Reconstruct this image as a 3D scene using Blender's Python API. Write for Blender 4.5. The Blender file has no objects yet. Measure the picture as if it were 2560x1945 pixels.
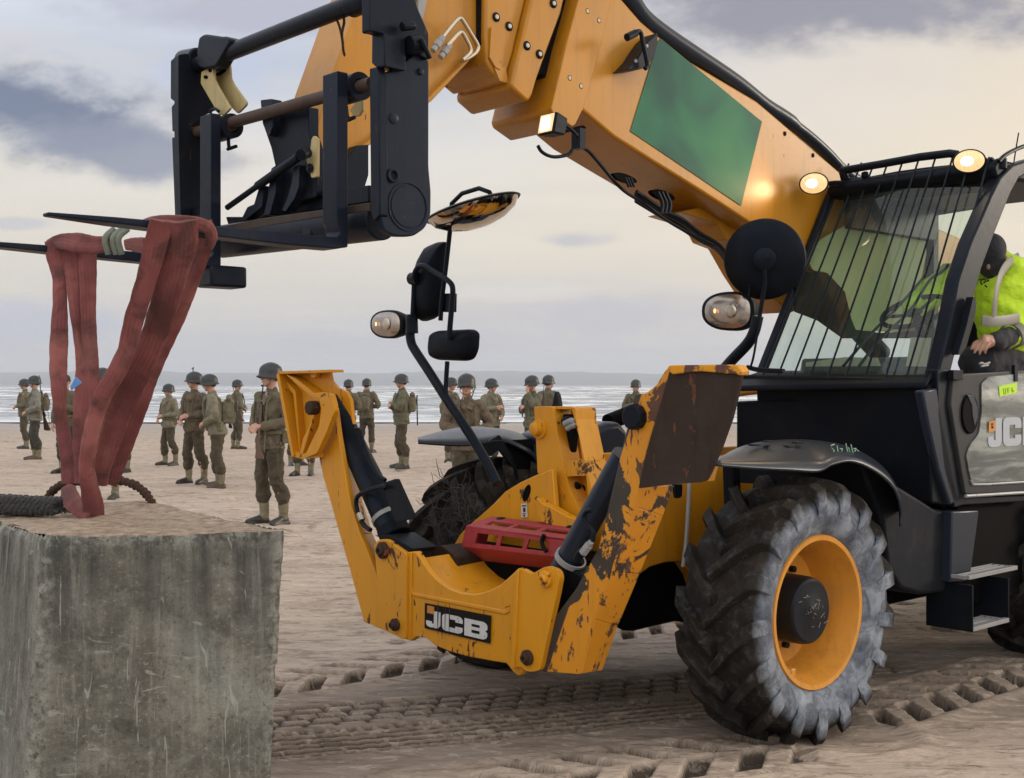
import bpy, bmesh, math, random
import numpy as np
from mathutils import Vector, Matrix, Quaternion
random.seed(7)
R = math.radians
sc = bpy.context.scene
COL = sc.collection

# ------------------------------------------------------------------ camera, sky, sun, exposure
F = 3100.0; HZ = 963.0; CX = 1280.0; CH = 1.6
cam_d = bpy.data.cameras.new('camera'); cam = bpy.data.objects.new('camera', cam_d); COL.objects.link(cam)
cam.location = (0, 0, CH); cam.rotation_euler = (R(90), 0, 0)
cam_d.sensor_width = 36; cam_d.lens = 36 * F / 2560.0
cam_d.shift_y = (HZ - 972.5) / 2560.0
cam_d.clip_start = 0.1; cam_d.clip_end = 60000
sc.camera = cam
sc.view_settings.view_transform = 'Standard'; sc.view_settings.look = 'None'
sc.view_settings.exposure = 0.38; sc.view_settings.gamma = 1.0
sc.cycles.volume_bounces = 1
sc.cycles.max_bounces = 8
sc.cycles.transparent_max_bounces = 16

SUN_EL = R(14); SUN_AZ = R(75)      # azimuth from +Y towards +X
sun_dir = Vector((math.sin(SUN_AZ) * math.cos(SUN_EL), math.cos(SUN_AZ) * math.cos(SUN_EL), math.sin(SUN_EL)))
sd = bpy.data.lights.new('sun', 'SUN'); sd.energy = 0.9; sd.angle = R(12); sd.color = (1.0, 0.86, 0.70)
so = bpy.data.objects.new('sun', sd); COL.objects.link(so)
so.rotation_euler = (-sun_dir).to_track_quat('-Z', 'Y').to_euler()

def sl(c):   # sRGB 0..255 -> linear
    return tuple(((v / 255.0) / 12.92 if v / 255.0 <= 0.04045 else ((v / 255.0 + 0.055) / 1.055) ** 2.4) for v in c)

class NT:
    def __init__(s, tree): s.t = tree; s.n = tree.nodes; s.l = tree.links
    def new(s, typ, **kw):
        n = s.n.new(typ)
        for k, v in kw.items():
            if k.startswith('i_'):
                key = k[2:]
                key = int(key) if key.isdigit() else key.replace('_', ' ')
                n.inputs[key].default_value = v
            else: setattr(n, k, v)
        return n
    def link(s, a, b): s.l.new(a, b)
    def math(s, op, a, b=None, c=None, clamp=False):
        n = s.n.new('ShaderNodeMath'); n.operation = op; n.use_clamp = clamp
        for i, v in enumerate((a, b, c)):
            if v is None: continue
            if isinstance(v, (int, float)): n.inputs[i].default_value = v
            else: s.l.new(v, n.inputs[i])
        return n.outputs[0]
    def mix(s, fac, a, b, mode='MIX'):
        n = s.n.new('ShaderNodeMix'); n.data_type = 'RGBA'; n.blend_type = mode
        for i, v in ((0, fac), (6, a), (7, b)):
            if isinstance(v, (int, float)): n.inputs[i].default_value = v
            elif isinstance(v, (tuple, list)): n.inputs[i].default_value = (*v[:3], 1)
            else: s.l.new(v, n.inputs[i])
        return n.outputs[2]
    def ramp(s, fac, stops, interp='LINEAR'):
        n = s.n.new('ShaderNodeValToRGB'); cr = n.color_ramp; cr.interpolation = interp
        while len(cr.elements) < len(stops): cr.elements.new(0.5)
        for e, (p, c) in zip(cr.elements, stops):
            e.position = p; e.color = (*c[:3], 1) if isinstance(c, (tuple, list)) else (c, c, c, 1)
        s.l.new(fac, n.inputs[0]); return n.outputs[0]
    def noise(s, vec, scale, detail=4, rough=0.55, dist=0.0):
        n = s.n.new('ShaderNodeTexNoise'); n.inputs['Scale'].default_value = scale
        n.inputs['Detail'].default_value = detail; n.inputs['Roughness'].default_value = rough
        n.inputs['Distortion'].default_value = dist
        if vec is not None: s.l.new(vec, n.inputs['Vector'])
        return n.outputs[0]
    def mapping(s, vec, scale=(1, 1, 1), loc=(0, 0, 0), rot=(0, 0, 0)):
        n = s.n.new('ShaderNodeMapping'); n.inputs['Scale'].default_value = scale
        n.inputs['Location'].default_value = loc; n.inputs['Rotation'].default_value = rot
        s.l.new(vec, n.inputs['Vector']); return n.outputs[0]

# world: nishita under broken cloud
w = bpy.data.worlds.new('World'); sc.world = w; w.use_nodes = True
t = NT(w.node_tree); t.n.clear()
tc = t.new('ShaderNodeTexCoord')
sep = t.new('ShaderNodeSeparateXYZ'); t.link(tc.outputs['Generated'], sep.inputs[0])
ez = t.math('MAXIMUM', sep.outputs[2], 0.0)
sky = t.new('ShaderNodeTexSky'); sky.sky_type = 'NISHITA'; sky.sun_disc = False
sky.sun_elevation = SUN_EL; sky.sun_rotation = SUN_AZ; sky.dust_density = 2.0
skyc = t.mix(1.0, sky.outputs[0], (0.08, 0.08, 0.08), 'MULTIPLY')
# layered overcast colour by elevation (z of the unit direction), seen part is 0..0.3
over = t.ramp(t.math('MULTIPLY', ez, 2.5), [(0.0, sl((170, 173, 184))), (0.06, sl((178, 179, 186))), (0.17, sl((200, 195, 189))), (0.30, sl((216, 207, 193))),
                     (0.45, sl((213, 209, 203))), (0.62, sl((194, 199, 210))), (0.75, (0.66, 0.70, 0.78)), (1.0, (0.92, 0.95, 1.0))])
# warm towards the sun side (+X)
warm = t.math('MULTIPLY', t.math('MULTIPLY_ADD', sep.outputs[0], 2.0, 0.15, clamp=True), t.math('MULTIPLY', ez, 6.0, clamp=True))
over = t.mix(t.math('MULTIPLY', warm, 0.85), over, sl((226, 208, 178)))
# streaky cloud: project on a plane overhead so bands flatten to the horizon
den = t.math('ADD', ez, 0.10)
cmb = t.new('ShaderNodeCombineXYZ')
t.link(t.math('DIVIDE', sep.outputs[0], den), cmb.inputs[0]); t.link(t.math('DIVIDE', sep.outputs[1], den), cmb.inputs[1])
n1 = t.noise(t.mapping(cmb.outputs[0], (0.55, 0.9, 1), (3.1, 1.7, 0)), 1.1, 6, 0.55, 0.3)
n2 = t.noise(t.mapping(cmb.outputs[0], (0.9, 1.5, 1), (7.1, 4.2, 0)), 2.4, 7, 0.6, 0.2)
cov = t.ramp(n1, [(0.44, 0.0), (0.68, 1.0)])
lowf = t.ramp(ez, [(0.06, 0.25), (0.19, 0.35), (0.28, 1.0)])
over = t.mix(t.math('MULTIPLY', t.math('MULTIPLY', cov, 0.5), lowf), over, sl((150, 155, 170)))
lit = t.ramp(n2, [(0.50, 0.0), (0.72, 1.0)])
over = t.mix(t.math('MULTIPLY', lit, 0.4), over, sl((216, 206, 190)))
# a few cloud banks at fixed directions  (dir x/y, z/y, radii, colour, amount)
def bank(over, px, py, rx, ry, col, amt, rot=0.0, seed=0.0):
    cx = (px - CX) / F; cz = (HZ - py) / F
    xn = t.math('DIVIDE', sep.outputs[0], t.math('MAXIMUM', sep.outputs[1], 0.05))
    zn = t.math('DIVIDE', sep.outputs[2], t.math('MAXIMUM', sep.outputs[1], 0.05))
    c = t.new('ShaderNodeCombineXYZ'); t.link(xn, c.inputs[0]); t.link(zn, c.inputs[1])
    nz = t.new('ShaderNodeTexNoise', i_Scale=11.0 , i_Detail=9.0, i_Roughness=0.62); nz.noise_dimensions = '3D'
    t.link(t.mapping(c.outputs[0], (1, 1.8, 1), (seed, seed * 1.7, seed)), nz.inputs['Vector'])
    dx = t.math('SUBTRACT', xn, cx); dz = t.math('SUBTRACT', zn, cz)
    co, si = math.cos(rot), math.sin(rot)
    u = t.math('ADD', t.math('MULTIPLY', dx, co), t.math('MULTIPLY', dz, si))
    v = t.math('SUBTRACT', t.math('MULTIPLY', dz, co), t.math('MULTIPLY', dx, si))
    u = t.math('DIVIDE', u, rx / F); v = t.math('DIVIDE', v, ry / F)
    d = t.math('SQRT', t.math('ADD', t.math('MULTIPLY', u, u), t.math('MULTIPLY', v, v)))
    d = t.math('ADD', d, t.math('MULTIPLY', t.math('SUBTRACT', nz.outputs[0], 0.5), 2.1))
    m = t.new('ShaderNodeMapRange', interpolation_type='SMOOTHSTEP'); t.link(d, m.inputs[0])
    m.inputs[1].default_value = 1.15; m.inputs[2].default_value = 0.35
    front = t.math('GREATER_THAN', sep.outputs[1], 0.05)
    return t.mix(t.math('MULTIPLY', t.math('MULTIPLY', m.outputs[0], amt), front), over, sl(col))
over = bank(over, 40, 250, 430, 130, (104, 114, 138), 1.0, -0.20, 1.3)
over = bank(over, 300, 370, 400, 85, (130, 135, 154), 0.9, -0.15, 2.9)
over = bank(over, 600, 30, 500, 70, (166, 164, 180), 0.7, 0.0, 4.1)
over = bank(over, 560, 170, 260, 90, (178, 188, 210), 0.7, 0.0, 5.5)
over = bank(over, 2050, 20, 700, 110, (134, 133, 146), 0.95, 0.03, 6.2)
over = bank(over, 2000, 250, 500, 160, (216, 206, 194), 0.5, 0.1, 7.7)
over = bank(over, 1430, 600, 110, 26, (176, 176, 182), 0.8, 0.0, 8.3)
over = bank(over, 1500, 790, 460, 70, (178, 176, 184), 0.85, 0.0, 9.1)
over = bank(over, 1250, 730, 260, 26, (206, 200, 196), 0.8, 0.0, 19.1)
over = bank(over, 900, 860, 500, 40, (176, 176, 186), 0.7, 0.0, 14.1)
over = bank(over, 100, 810, 300, 60, (172, 176, 194), 0.7, 0.0, 10.4)
over = bank(over, 40, 560, 110, 22, (178, 180, 190), 0.7, 0.0, 11.4)
# brightness added to the unseen sky behind the camera, fills front faces
bright = t.math('MULTIPLY_ADD', t.math('MULTIPLY_ADD', sep.outputs[1], -1.6, 0.1, clamp=True), t.math('MULTIPLY', ez, 4.0, clamp=True), 0.0)
over = t.mix(bright, over, (1.35, 1.28, 1.18))
fin = t.mix(0.88, skyc, over)
bg = t.new('ShaderNodeBackground', i_Strength=1.0); t.link(fin, bg.inputs[0])
wo = t.new('ShaderNodeOutputWorld'); t.link(bg.outputs[0], wo.inputs[0])

# ------------------------------------------------------------------ geometry of the place
TH = R(42); CA, SA = math.cos(TH), math.sin(TH)
OX, OY = 0.64, 6.49                       # machine origin: ground point under the middle of the front axle
ZV = Matrix.Translation((OX, OY, 0)) @ Matrix.Rotation(TH, 4, 'Z')
def crop(ox, oy, s): return lambda p: (p[0] / s + ox, p[1] / s + oy)
c0 = crop(0, 0, 1); c1 = crop(380, 0, 2.4); c2 = crop(1000, 0, 2.8); c3 = crop(680, 880, 2.048); c4 = crop(1200, 880, 2.0)
c5 = crop(1150, 950, 3.36); c6 = crop(880, 440, 3.0); c7 = crop(1600, 1050, 1.877); c8 = crop(1800, 350, 2.239)
c9 = crop(1500, 0, 2.0858); c10 = crop(0, 500, 1.977); c11 = crop(0, 880, 2.988); c12 = crop(680, 880, 2.303)
c13 = crop(2300, 350, 2.585); c14 = crop(2280, 950, 2.24)
def V(p, x=None, y=None, z=None):
    """point of the machine's own frame on the plane x=, y= or z= that the photograph shows at p"""
    px, py = p
    d = ((px - CX) / F, 1.0, (HZ - py) / F)
    o = (-OX * CA - OY * SA, OX * SA - OY * CA, CH)
    e = (d[0] * CA + d[1] * SA, -d[0] * SA + d[1] * CA, d[2])
    if x is not None: q = (x - o[0]) / e[0]
    elif y is not None: q = (y - o[1]) / e[1]
    else: q = (z - CH) / e[2]
    return Vector((o[0] + e[0] * q, o[1] + e[1] * q, o[2] + e[2] * q))
def W(p, D=None, z=None):
    px, py = p
    if D is None: D = (z - CH) * F / (HZ - py)
    return Vector(((px - CX) / F * D, D, CH + (HZ - py) / F * D))
def ppm(D): return D / F                  # metres per photo pixel at depth D

# ------------------------------------------------------------------ object helpers
def tag(o, label=None, cat=None, group=None, kind=None):
    if label: o['label'] = label
    if cat: o['category'] = cat
    if group: o['group'] = group
    if kind: o['kind'] = kind
    return o
def empty(name, loc=(0, 0, 0), rz=0):
    o = bpy.data.objects.new(name, None); COL.objects.link(o); o.location = loc; o.rotation_euler = (0, 0, rz)
    o.empty_display_size = 0.2
    return o

class MB:
    """collects closed shapes, builds ONE mesh object"""
    def __init__(s): s.v = []; s.f = []; s.uv = None
    def add(s, vs, fs):
        b = len(s.v); s.v += [tuple(v) for v in vs]; s.f += [tuple(i + b for i in f) for f in fs]; return s
    def prism(s, pts, ext):
        """polygon extruded by ext (vector), or a list of per-end polygons"""
        ext = Vector(ext); n = len(pts); pts = [Vector(p) for p in pts]
        vs = pts + [p + ext for p in pts]
        return s.add(vs, [tuple(range(n))[::-1], tuple(range(n, 2 * n))] + [(i, (i + 1) % n, (i + 1) % n + n, i + n) for i in range(n)])
    def loft(s, a, b):
        n = len(a)
        return s.add(list(a) + list(b), [tuple(range(n))[::-1], tuple(range(n, 2 * n))] + [(i, (i + 1) % n, (i + 1) % n + n, i + n) for i in range(n)])
    def box(s, lo, hi):
        x0, y0, z0 = lo; x1, y1, z1 = hi
        return s.prism([(x0, y0, z0), (x1, y0, z0), (x1, y1, z0), (x0, y1, z0)], (0, 0, z1 - z0))
    def obox(s, c, ax, ay, az):
        c, ax, ay, az = map(Vector, (c, ax, ay, az))
        return s.prism([c - ax - ay - az, c + ax - ay - az, c + ax + ay - az, c - ax + ay - az], az * 2)
    def tube(s, pts, r, n=12, flat=None, cap=True, up=None):
        pts = [Vector(p) for p in pts]; m = len(pts)
        rs = r if isinstance(r, (list, tuple)) else [r] * m
        tang = [(pts[min(i + 1, m - 1)] - pts[max(i - 1, 0)]).normalized() for i in range(m)]
        u = Vector(up) if up else (Vector((0, 0, 1)) if abs(tang[0].z) < 0.9 else Vector((1, 0, 0)))
        u = (u - tang[0] * u.dot(tang[0])).normalized()
        rings = []
        for i in range(m):
            u = (u - tang[i] * u.dot(tang[i])).normalized(); b = tang[i].cross(u)
            ru, rb = (rs[i], rs[i]) if not isinstance(rs[i], (tuple, list)) else rs[i]
            rings.append([pts[i] + u * (ru * math.cos(2 * math.pi * k / n)) + b * (rb * math.sin(2 * math.pi * k / n)) for k in range(n)])
        vs = [p for rg in rings for p in rg]; fs = []
        for i in range(m - 1):
            for k in range(n):
                a, b2 = i * n + k, i * n + (k + 1) % n
                fs.append((a, b2, b2 + n, a + n))
        if cap: fs += [tuple(range(n))[::-1], tuple(range((m - 1) * n, m * n))]
        return s.add(vs, fs)
    def cyl(s, a, b, r, n=24, r2=None):
        return s.tube([a, b], [r, r if r2 is None else r2], n)
    def lathe(s, c, axis, prof, n=48, ref=None):
        """prof: (distance along axis, radius); open or closed ends"""
        axis = Vector(axis).normalized(); c = Vector(c)
        u = Vector(ref) if ref else (Vector((0, 0, 1)) if abs(axis.z) < 0.9 else Vector((1, 0, 0)))
        u = (u - axis * u.dot(axis)).normalized(); b = axis.cross(u); vs = []; m = len(prof)
        for h, r in prof:
            for k in range(n):
                a = 2 * math.pi * k / n
                vs.append(c + axis * h + (u * math.cos(a) + b * math.sin(a)) * max(r, 1e-4))
        fs = [(i * n + k, i * n + (k + 1) % n, (i + 1) * n + (k + 1) % n, (i + 1) * n + k) for i in range(m - 1) for k in range(n)]
        return s.add(vs, fs)
    def blob(s, c, rad, rot=None, n=16, m=10):
        c = Vector(c); vs = []; rot = rot or Matrix.Identity(3)
        for i in range(m + 1):
            th = math.pi * i / m
            for k in range(n):
                a = 2 * math.pi * k / n
                vs.append(c + rot @ Vector((rad[0] * math.sin(th) * math.cos(a), rad[1] * math.sin(th) * math.sin(a), rad[2] * math.cos(th))))
        fs = [(i * n + k, (i + 1) * n + k, (i + 1) * n + (k + 1) % n, i * n + (k + 1) % n) for i in range(m) for k in range(n)]
        return s.add(vs, fs)
    def build(s, name, mat, parent=None, bevel=0.0, seg=2, smooth=35, uv=None, merge=True, solid=None):
        me = bpy.data.meshes.new(name); me.from_pydata(s.v, [], s.f)
        if uv:
            me.validate()
            l = me.uv_layers.new(name='UVMap')
            for lp in me.loops: l.data[lp.index].uv = uv[lp.vertex_index]
        else:
            bm = bmesh.new(); bm.from_mesh(me)
            if merge: bmesh.ops.remove_doubles(bm, verts=bm.verts, dist=1e-5)
            bmesh.ops.recalc_face_normals(bm, faces=bm.faces); bm.to_mesh(me); bm.free()
        me.materials.append(mat)
        if smooth is not None:
            for p in me.polygons: p.use_smooth = True
            me.set_sharp_from_angle(angle=R(smooth))
        o = bpy.data.objects.new(name, me); COL.objects.link(o)
        if parent is not None: o.parent = parent
        if solid:
            md = o.modifiers.new('solid', 'SOLIDIFY'); md.thickness = solid; md.offset = 0
        if bevel:
            md = o.modifiers.new('bevel', 'BEVEL'); md.width = bevel; md.segments = seg; md.limit_method = 'ANGLE'; md.angle_limit = R(35)
            md.harden_normals = False
        return o

def smoothpath(pts, k=6):
    """Catmull-Rom through points (Vectors or tuples of any length)"""
    P = [np.array(tuple(p), float) for p in pts]; P = [2 * P[0] - P[1]] + P + [2 * P[-1] - P[-2]]
    out = []
    for i in range(1, len(P) - 2):
        for j in range(k):
            u = j / k
            out.append(0.5 * ((2 * P[i]) + (-P[i - 1] + P[i + 1]) * u + (2 * P[i - 1] - 5 * P[i] + 4 * P[i + 1] - P[i + 2]) * u * u + (-P[i - 1] + 3 * P[i] - 3 * P[i + 1] + P[i + 2]) * u ** 3))
    out.append(P[-2]); return out

# ------------------------------------------------------------------ materials
def mat(name):
    m = bpy.data.materials.new(name); m.use_nodes = True
    t = NT(m.node_tree); t.n.clear()
    out = t.new('ShaderNodeOutputMaterial'); b = t.new('ShaderNodeBsdfPrincipled')
    t.link(b.outputs[0], out.inputs[0]); return m, t, b, out
def setc(t, b, key, v):
    if isinstance(v, (tuple, list)): b.inputs[key].default_value = (*v[:3], 1)
    elif isinstance(v, (int, float)): b.inputs[key].default_value = v
    else: t.link(v, b.inputs[key])
def bump(t, b, h, strength=0.3, dist=0.01):
    n = t.new('ShaderNodeBump', i_Strength=strength, i_Distance=dist); t.link(h, n.inputs['Height']); t.link(n.outputs[0], b.inputs['Normal'])

def m_paint(name, col, chip=0.0, dirt=0.3, rough=0.42, chipcol=(0.035, 0.022, 0.015), coat=0.06, scale=1.0, sg=None):
    m, t, b, out = mat(name)
    tc = t.new('ShaderNodeTexCoord'); ob = tc.outputs['Object']
    big = t.noise(ob, 1.3 * scale, 4, 0.6); fine = t.noise(ob, 34 * scale, 6, 0.7)
    c = t.mix(t.math('MULTIPLY', t.ramp(big, [(0.35, 0.0), (0.7, 1.0)]), dirt), col, tuple(v * 0.62 + 0.012 for v in col))
    # grime runs downwards
    run = t.noise(t.mapping(ob, (14, 14, 1.2)), 1.6 * scale, 5, 0.6)
    c = t.mix(t.math('MULTIPLY', t.ramp(run, [(0.5, 0.0), (0.75, 1.0)]), dirt * 0.9), c, tuple(v * 0.35 + (0.02 if max(col) > .1 else .004) for v in col))
    dust = t.ramp(t.noise(ob, 5.5 * scale, 8, 0.75), [(0.5, 0.0), (0.8, 1.0)])
    c = t.mix(t.math('MULTIPLY', dust, dirt * (0.5 if max(col) > .1 else .12)), c, (0.30, 0.24, 0.18))
    r = t.math('MULTIPLY_ADD', fine, 0.22, rough - 0.1)
    if chip:
        n = t.noise(t.mapping(ob, (1, 1, 0.6)), 9 * scale, 9, 0.68, 0.6)
        area = t.noise(ob, 2.2 * scale, 2, 0.5)
        th = t.math('MULTIPLY_ADD', t.math('SUBTRACT', area, 0.5), -0.35, 0.735 - 0.13 * chip)
        mk = t.math('MULTIPLY', t.math('SUBTRACT', n, th), 60, clamp=True)
        sc_ = t.noise(t.mapping(ob, (30, 30, 5), rot=(0.2, 0.4, 0)), 1.4 * scale, 3, 0.5)
        mk2 = t.math('MULTIPLY', t.math('SUBTRACT', sc_, 0.735 - 0.05 * chip), 60, clamp=True)
        mk = t.math('MAXIMUM', mk, mk2)
        cc = t.mix(t.noise(ob, 40, 4), chipcol, (chipcol[0] * 3.2, chipcol[1] * 1.9, chipcol[2] * 1.3))
        c = t.mix(mk, c, cc); r = t.math('MAXIMUM', r, t.math('MULTIPLY', mk, 0.8))
        hgt = t.math('SUBTRACT', t.math('MULTIPLY', fine, 0.15), mk)
        bump(t, b, hgt, 0.25, 0.002)
    else: bump(t, b, t.math('ADD', t.math('MULTIPLY', fine, 0.3), big), 0.10, 0.01)
    setc(t, b, 'Base Color', c); setc(t, b, 'Roughness', r)
    b.inputs['Specular IOR Level'].default_value = 0.38 if max(col) > .1 else 0.16
    if max(col) < .1 and col[2] >= col[0]: b.inputs['Specular Tint'].default_value = (0.40, 0.60, 1.0, 1)
    b.inputs['Coat Weight'].default_value = coat; b.inputs['Coat Roughness'].default_value = 0.25
    return m
YEL = (0.50, 0.215, 0.007)
M = {}
M['yellow'] = m_paint('yellow_paint', YEL, 0.12, 0.42, 0.36, coat=0.15)
M['yellow_worn'] = m_paint('yellow_worn', (0.66, 0.285, 0.006), 0.85, 0.25)
M['yellow_chip'] = m_paint('yellow_chip', (0.66, 0.285, 0.006), 1.5, 0.25, chipcol=(0.05, 0.035, 0.03))
M['rim'] = m_paint('rim_paint', (0.68, 0.29, 0.03), 0.1, 0.5, 0.5)
M['black'] = m_paint('black_paint', (0.004, 0.006, 0.010), 0.0, 0.35, 0.42)
M['black_worn'] = m_paint('black_worn', (0.005, 0.0075, 0.014), 0.35, 0.4, 0.40, chipcol=(0.035, 0.024, 0.018))
M['fork_steel'] = m_paint('fork_steel', (0.010, 0.014, 0.026), 0.4, 0.5, 0.45, chipcol=(0.045, 0.035, 0.03))
M['plastic'] = m_paint('black_plastic', (0.004, 0.0045, 0.006), 0.0, 0.25, 0.5, coat=0.0)
M['fender'] = m_paint('fender_plastic', (0.018, 0.024, 0.038), 0.0, 0.12, 0.35, coat=0.3)
M['rust'] = m_paint('rusty_steel', (0.055, 0.030, 0.022), 0.8, 0.8, 0.75, chipcol=(0.10, 0.045, 0.03), coat=0)
M['rust_plate'] = m_paint('rust_plate', (0.036, 0.022, 0.018), 0.5, 0.6, 0.62, chipcol=(0.055, 0.034, 0.024), coat=0)
M['cream'] = m_paint('cream_zinc', (0.50, 0.41, 0.20), 0.6, 0.5, 0.5, coat=0)
M['steel'] = m_paint('bare_steel', (0.30, 0.31, 0.33), 0.2, 0.4, 0.4, coat=0)
M['red_plastic'] = m_paint('red_plastic', (0.36, 0.035, 0.045), 0.25, 0.5, 0.55, chipcol=(0.10, 0.02, 0.02), coat=0)
M['glass_lens'] = None
def m_simple(name, col, rough=0.5, metal=0.0, emit=None, es=0.0, noise=0.15, ns=20):
    m, t, b, out = mat(name)
    tc = t.new('ShaderNodeTexCoord')
    n = t.noise(tc.outputs['Object'], ns, 5, 0.6)
    setc(t, b, 'Base Color', t.mix(t.math('MULTIPLY', n, noise * 2, clamp=True), col, tuple(v * 0.5 for v in col)))
    b.inputs['Roughness'].default_value = rough; b.inputs['Metallic'].default_value = metal
    if max(col) < 0.03 and not metal: b.inputs['Specular IOR Level'].default_value = 0.06
    if emit: b.inputs['Emission Color'].default_value = (*emit, 1); b.inputs['Emission Strength'].default_value = es
    return m
M['dark'] = m_simple('dark_void', (0.003, 0.003, 0.004), 0.7)
M['chrome'] = m_simple('pipe_metal', (0.55, 0.50, 0.42), 0.3, 1.0)
M['white_mark'] = m_simple('white_lettering', (0.72, 0.73, 0.76), 0.5, noise=0.25, ns=40)
M['grey_mark'] = m_simple('grey_lettering', (0.42, 0.47, 0.55), 0.5)
M['orange_mark'] = m_simple('orange_mark', (0.62, 0.24, 0.04), 0.5, noise=0.3)
M['black_mark'] = m_simple('black_mark', (0.015, 0.014, 0.014), 0.5, noise=0.2)
M['lime_tape'] = m_simple('lime_tape', (0.52, 0.85, 0.03), 0.6)
M['chalk'] = m_simple('chalk_green', (0.35, 0.60, 0.42), 0.8)
M['sticker'] = m_simple('sticker', (0.62, 0.60, 0.52), 0.5, noise=0.3)
def m_lamp():
    m, t, b, out = mat('lit_lens'); tc = t.new('ShaderNodeTexCoord')
    v = t.new('ShaderNodeTexVoronoi', i_Scale=70.0); t.link(t.mapping(tc.outputs['Object'], (1, 1, .35)), v.inputs['Vector'])
    setc(t, b, 'Base Color', (0.6, 0.45, 0.3)); b.inputs['Roughness'].default_value = 0.15
    setc(t, b, 'Emission Color', t.mix(v.outputs['Distance'], (1.0, 0.50, 0.16), (1.0, 0.72, 0.36))); b.inputs['Emission Strength'].default_value = 0.62; return m
M['lamp_on'] = m_lamp()
M['bulb'] = m_simple('lit_bulb', (1, 1, 1), 0.3, 0, (1.0, 0.88, 0.66), 9.0, noise=0)
M['reflector'] = m_simple('headlight_glass', (0.50, 0.44, 0.40), 0.18, 0.75, noise=0.45, ns=30)
M['mirror'] = m_simple('mirror_glass', (0.62, 0.55, 0.45), 0.04, 1.0, noise=0.0)
M['hub'] = m_paint('hub_black', (0.012, 0.013, 0.016), 0.0, 0.2, 0.35)
# green censored panel
def m_green():
    m, t, b, out = mat('green_panel'); tc = t.new('ShaderNodeTexCoord')
    n = t.noise(t.mapping(tc.outputs['Object'], (1, 1, 1)), 1.9, 2, 0.4, 0.4)
    setc(t, b, 'Base Color', t.ramp(n, [(0.38, (0.0, 0.072, 0.058)), (0.5, (0.006, 0.135, 0.078)), (0.68, (0.022, 0.19, 0.082))]))
    b.inputs['Roughness'].default_value = 0.5; b.inputs['Specular IOR Level'].default_value = 0.2; return m
M['green'] = m_green()
def m_glass(name, tint, alpha_mix, rough=0.02, dirtc=(0.25, 0.30, 0.27)):
    m, t, b, out = mat(name); t.n.remove(b)
    tr = t.new('ShaderNodeBsdfTransparent'); tr.inputs[0].default_value = (*tint, 1)
    gl = t.new('ShaderNodeBsdfGlossy'); gl.inputs['Roughness'].default_value = rough
    fr = t.new('ShaderNodeLayerWeight', i_Blend=0.3)
    m1 = t.new('ShaderNodeMixShader'); t.link(t.math('MULTIPLY_ADD', t.math('POWER', fr.outputs[1], 3.0), 0.5, 0.05), m1.inputs[0]); t.link(tr.outputs[0], m1.inputs[1]); t.link(gl.outputs[0], m1.inputs[2])
    df = t.new('ShaderNodeBsdfDiffuse'); df.inputs[0].default_value = (*dirtc, 1)
    tc = t.new('ShaderNodeTexCoord'); n = t.noise(tc.outputs['Object'], 3.0, 6, 0.6)
    m2 = t.new('ShaderNodeMixShader'); t.link(t.math('MULTIPLY', t.ramp(n, [(0.3, 0.4), (0.7, 1.0)]), alpha_mix), m2.inputs[0])
    t.link(m1.outputs[0], m2.inputs[1]); t.link(df.outputs[0], m2.inputs[2]); t.link(m2.outputs[0], out.inputs[0])
    return m
M['screen'] = m_glass('windscreen_glass', (0.72, 0.82, 0.74), 0.10)
def m_sky_pane():
    m, t, b, out = mat('sky_pale_side_glass'); t.n.remove(b)
    tr = t.new('ShaderNodeBsdfTranslucent'); tr.inputs[0].default_value = (0.80, 0.92, 0.66, 1)  # pale green painted as the sky's brightness showing in the pane
    df = t.new('ShaderNodeBsdfDiffuse'); df.inputs[0].default_value = (0.72, 0.82, 0.60, 1)
    mx = t.new('ShaderNodeMixShader', i_0=0.5); t.link(tr.outputs[0], mx.inputs[1]); t.link(df.outputs[0], mx.inputs[2])
    t.link(mx.outputs[0], out.inputs[0]); return m
M['sky_pane'] = m_sky_pane()
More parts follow.
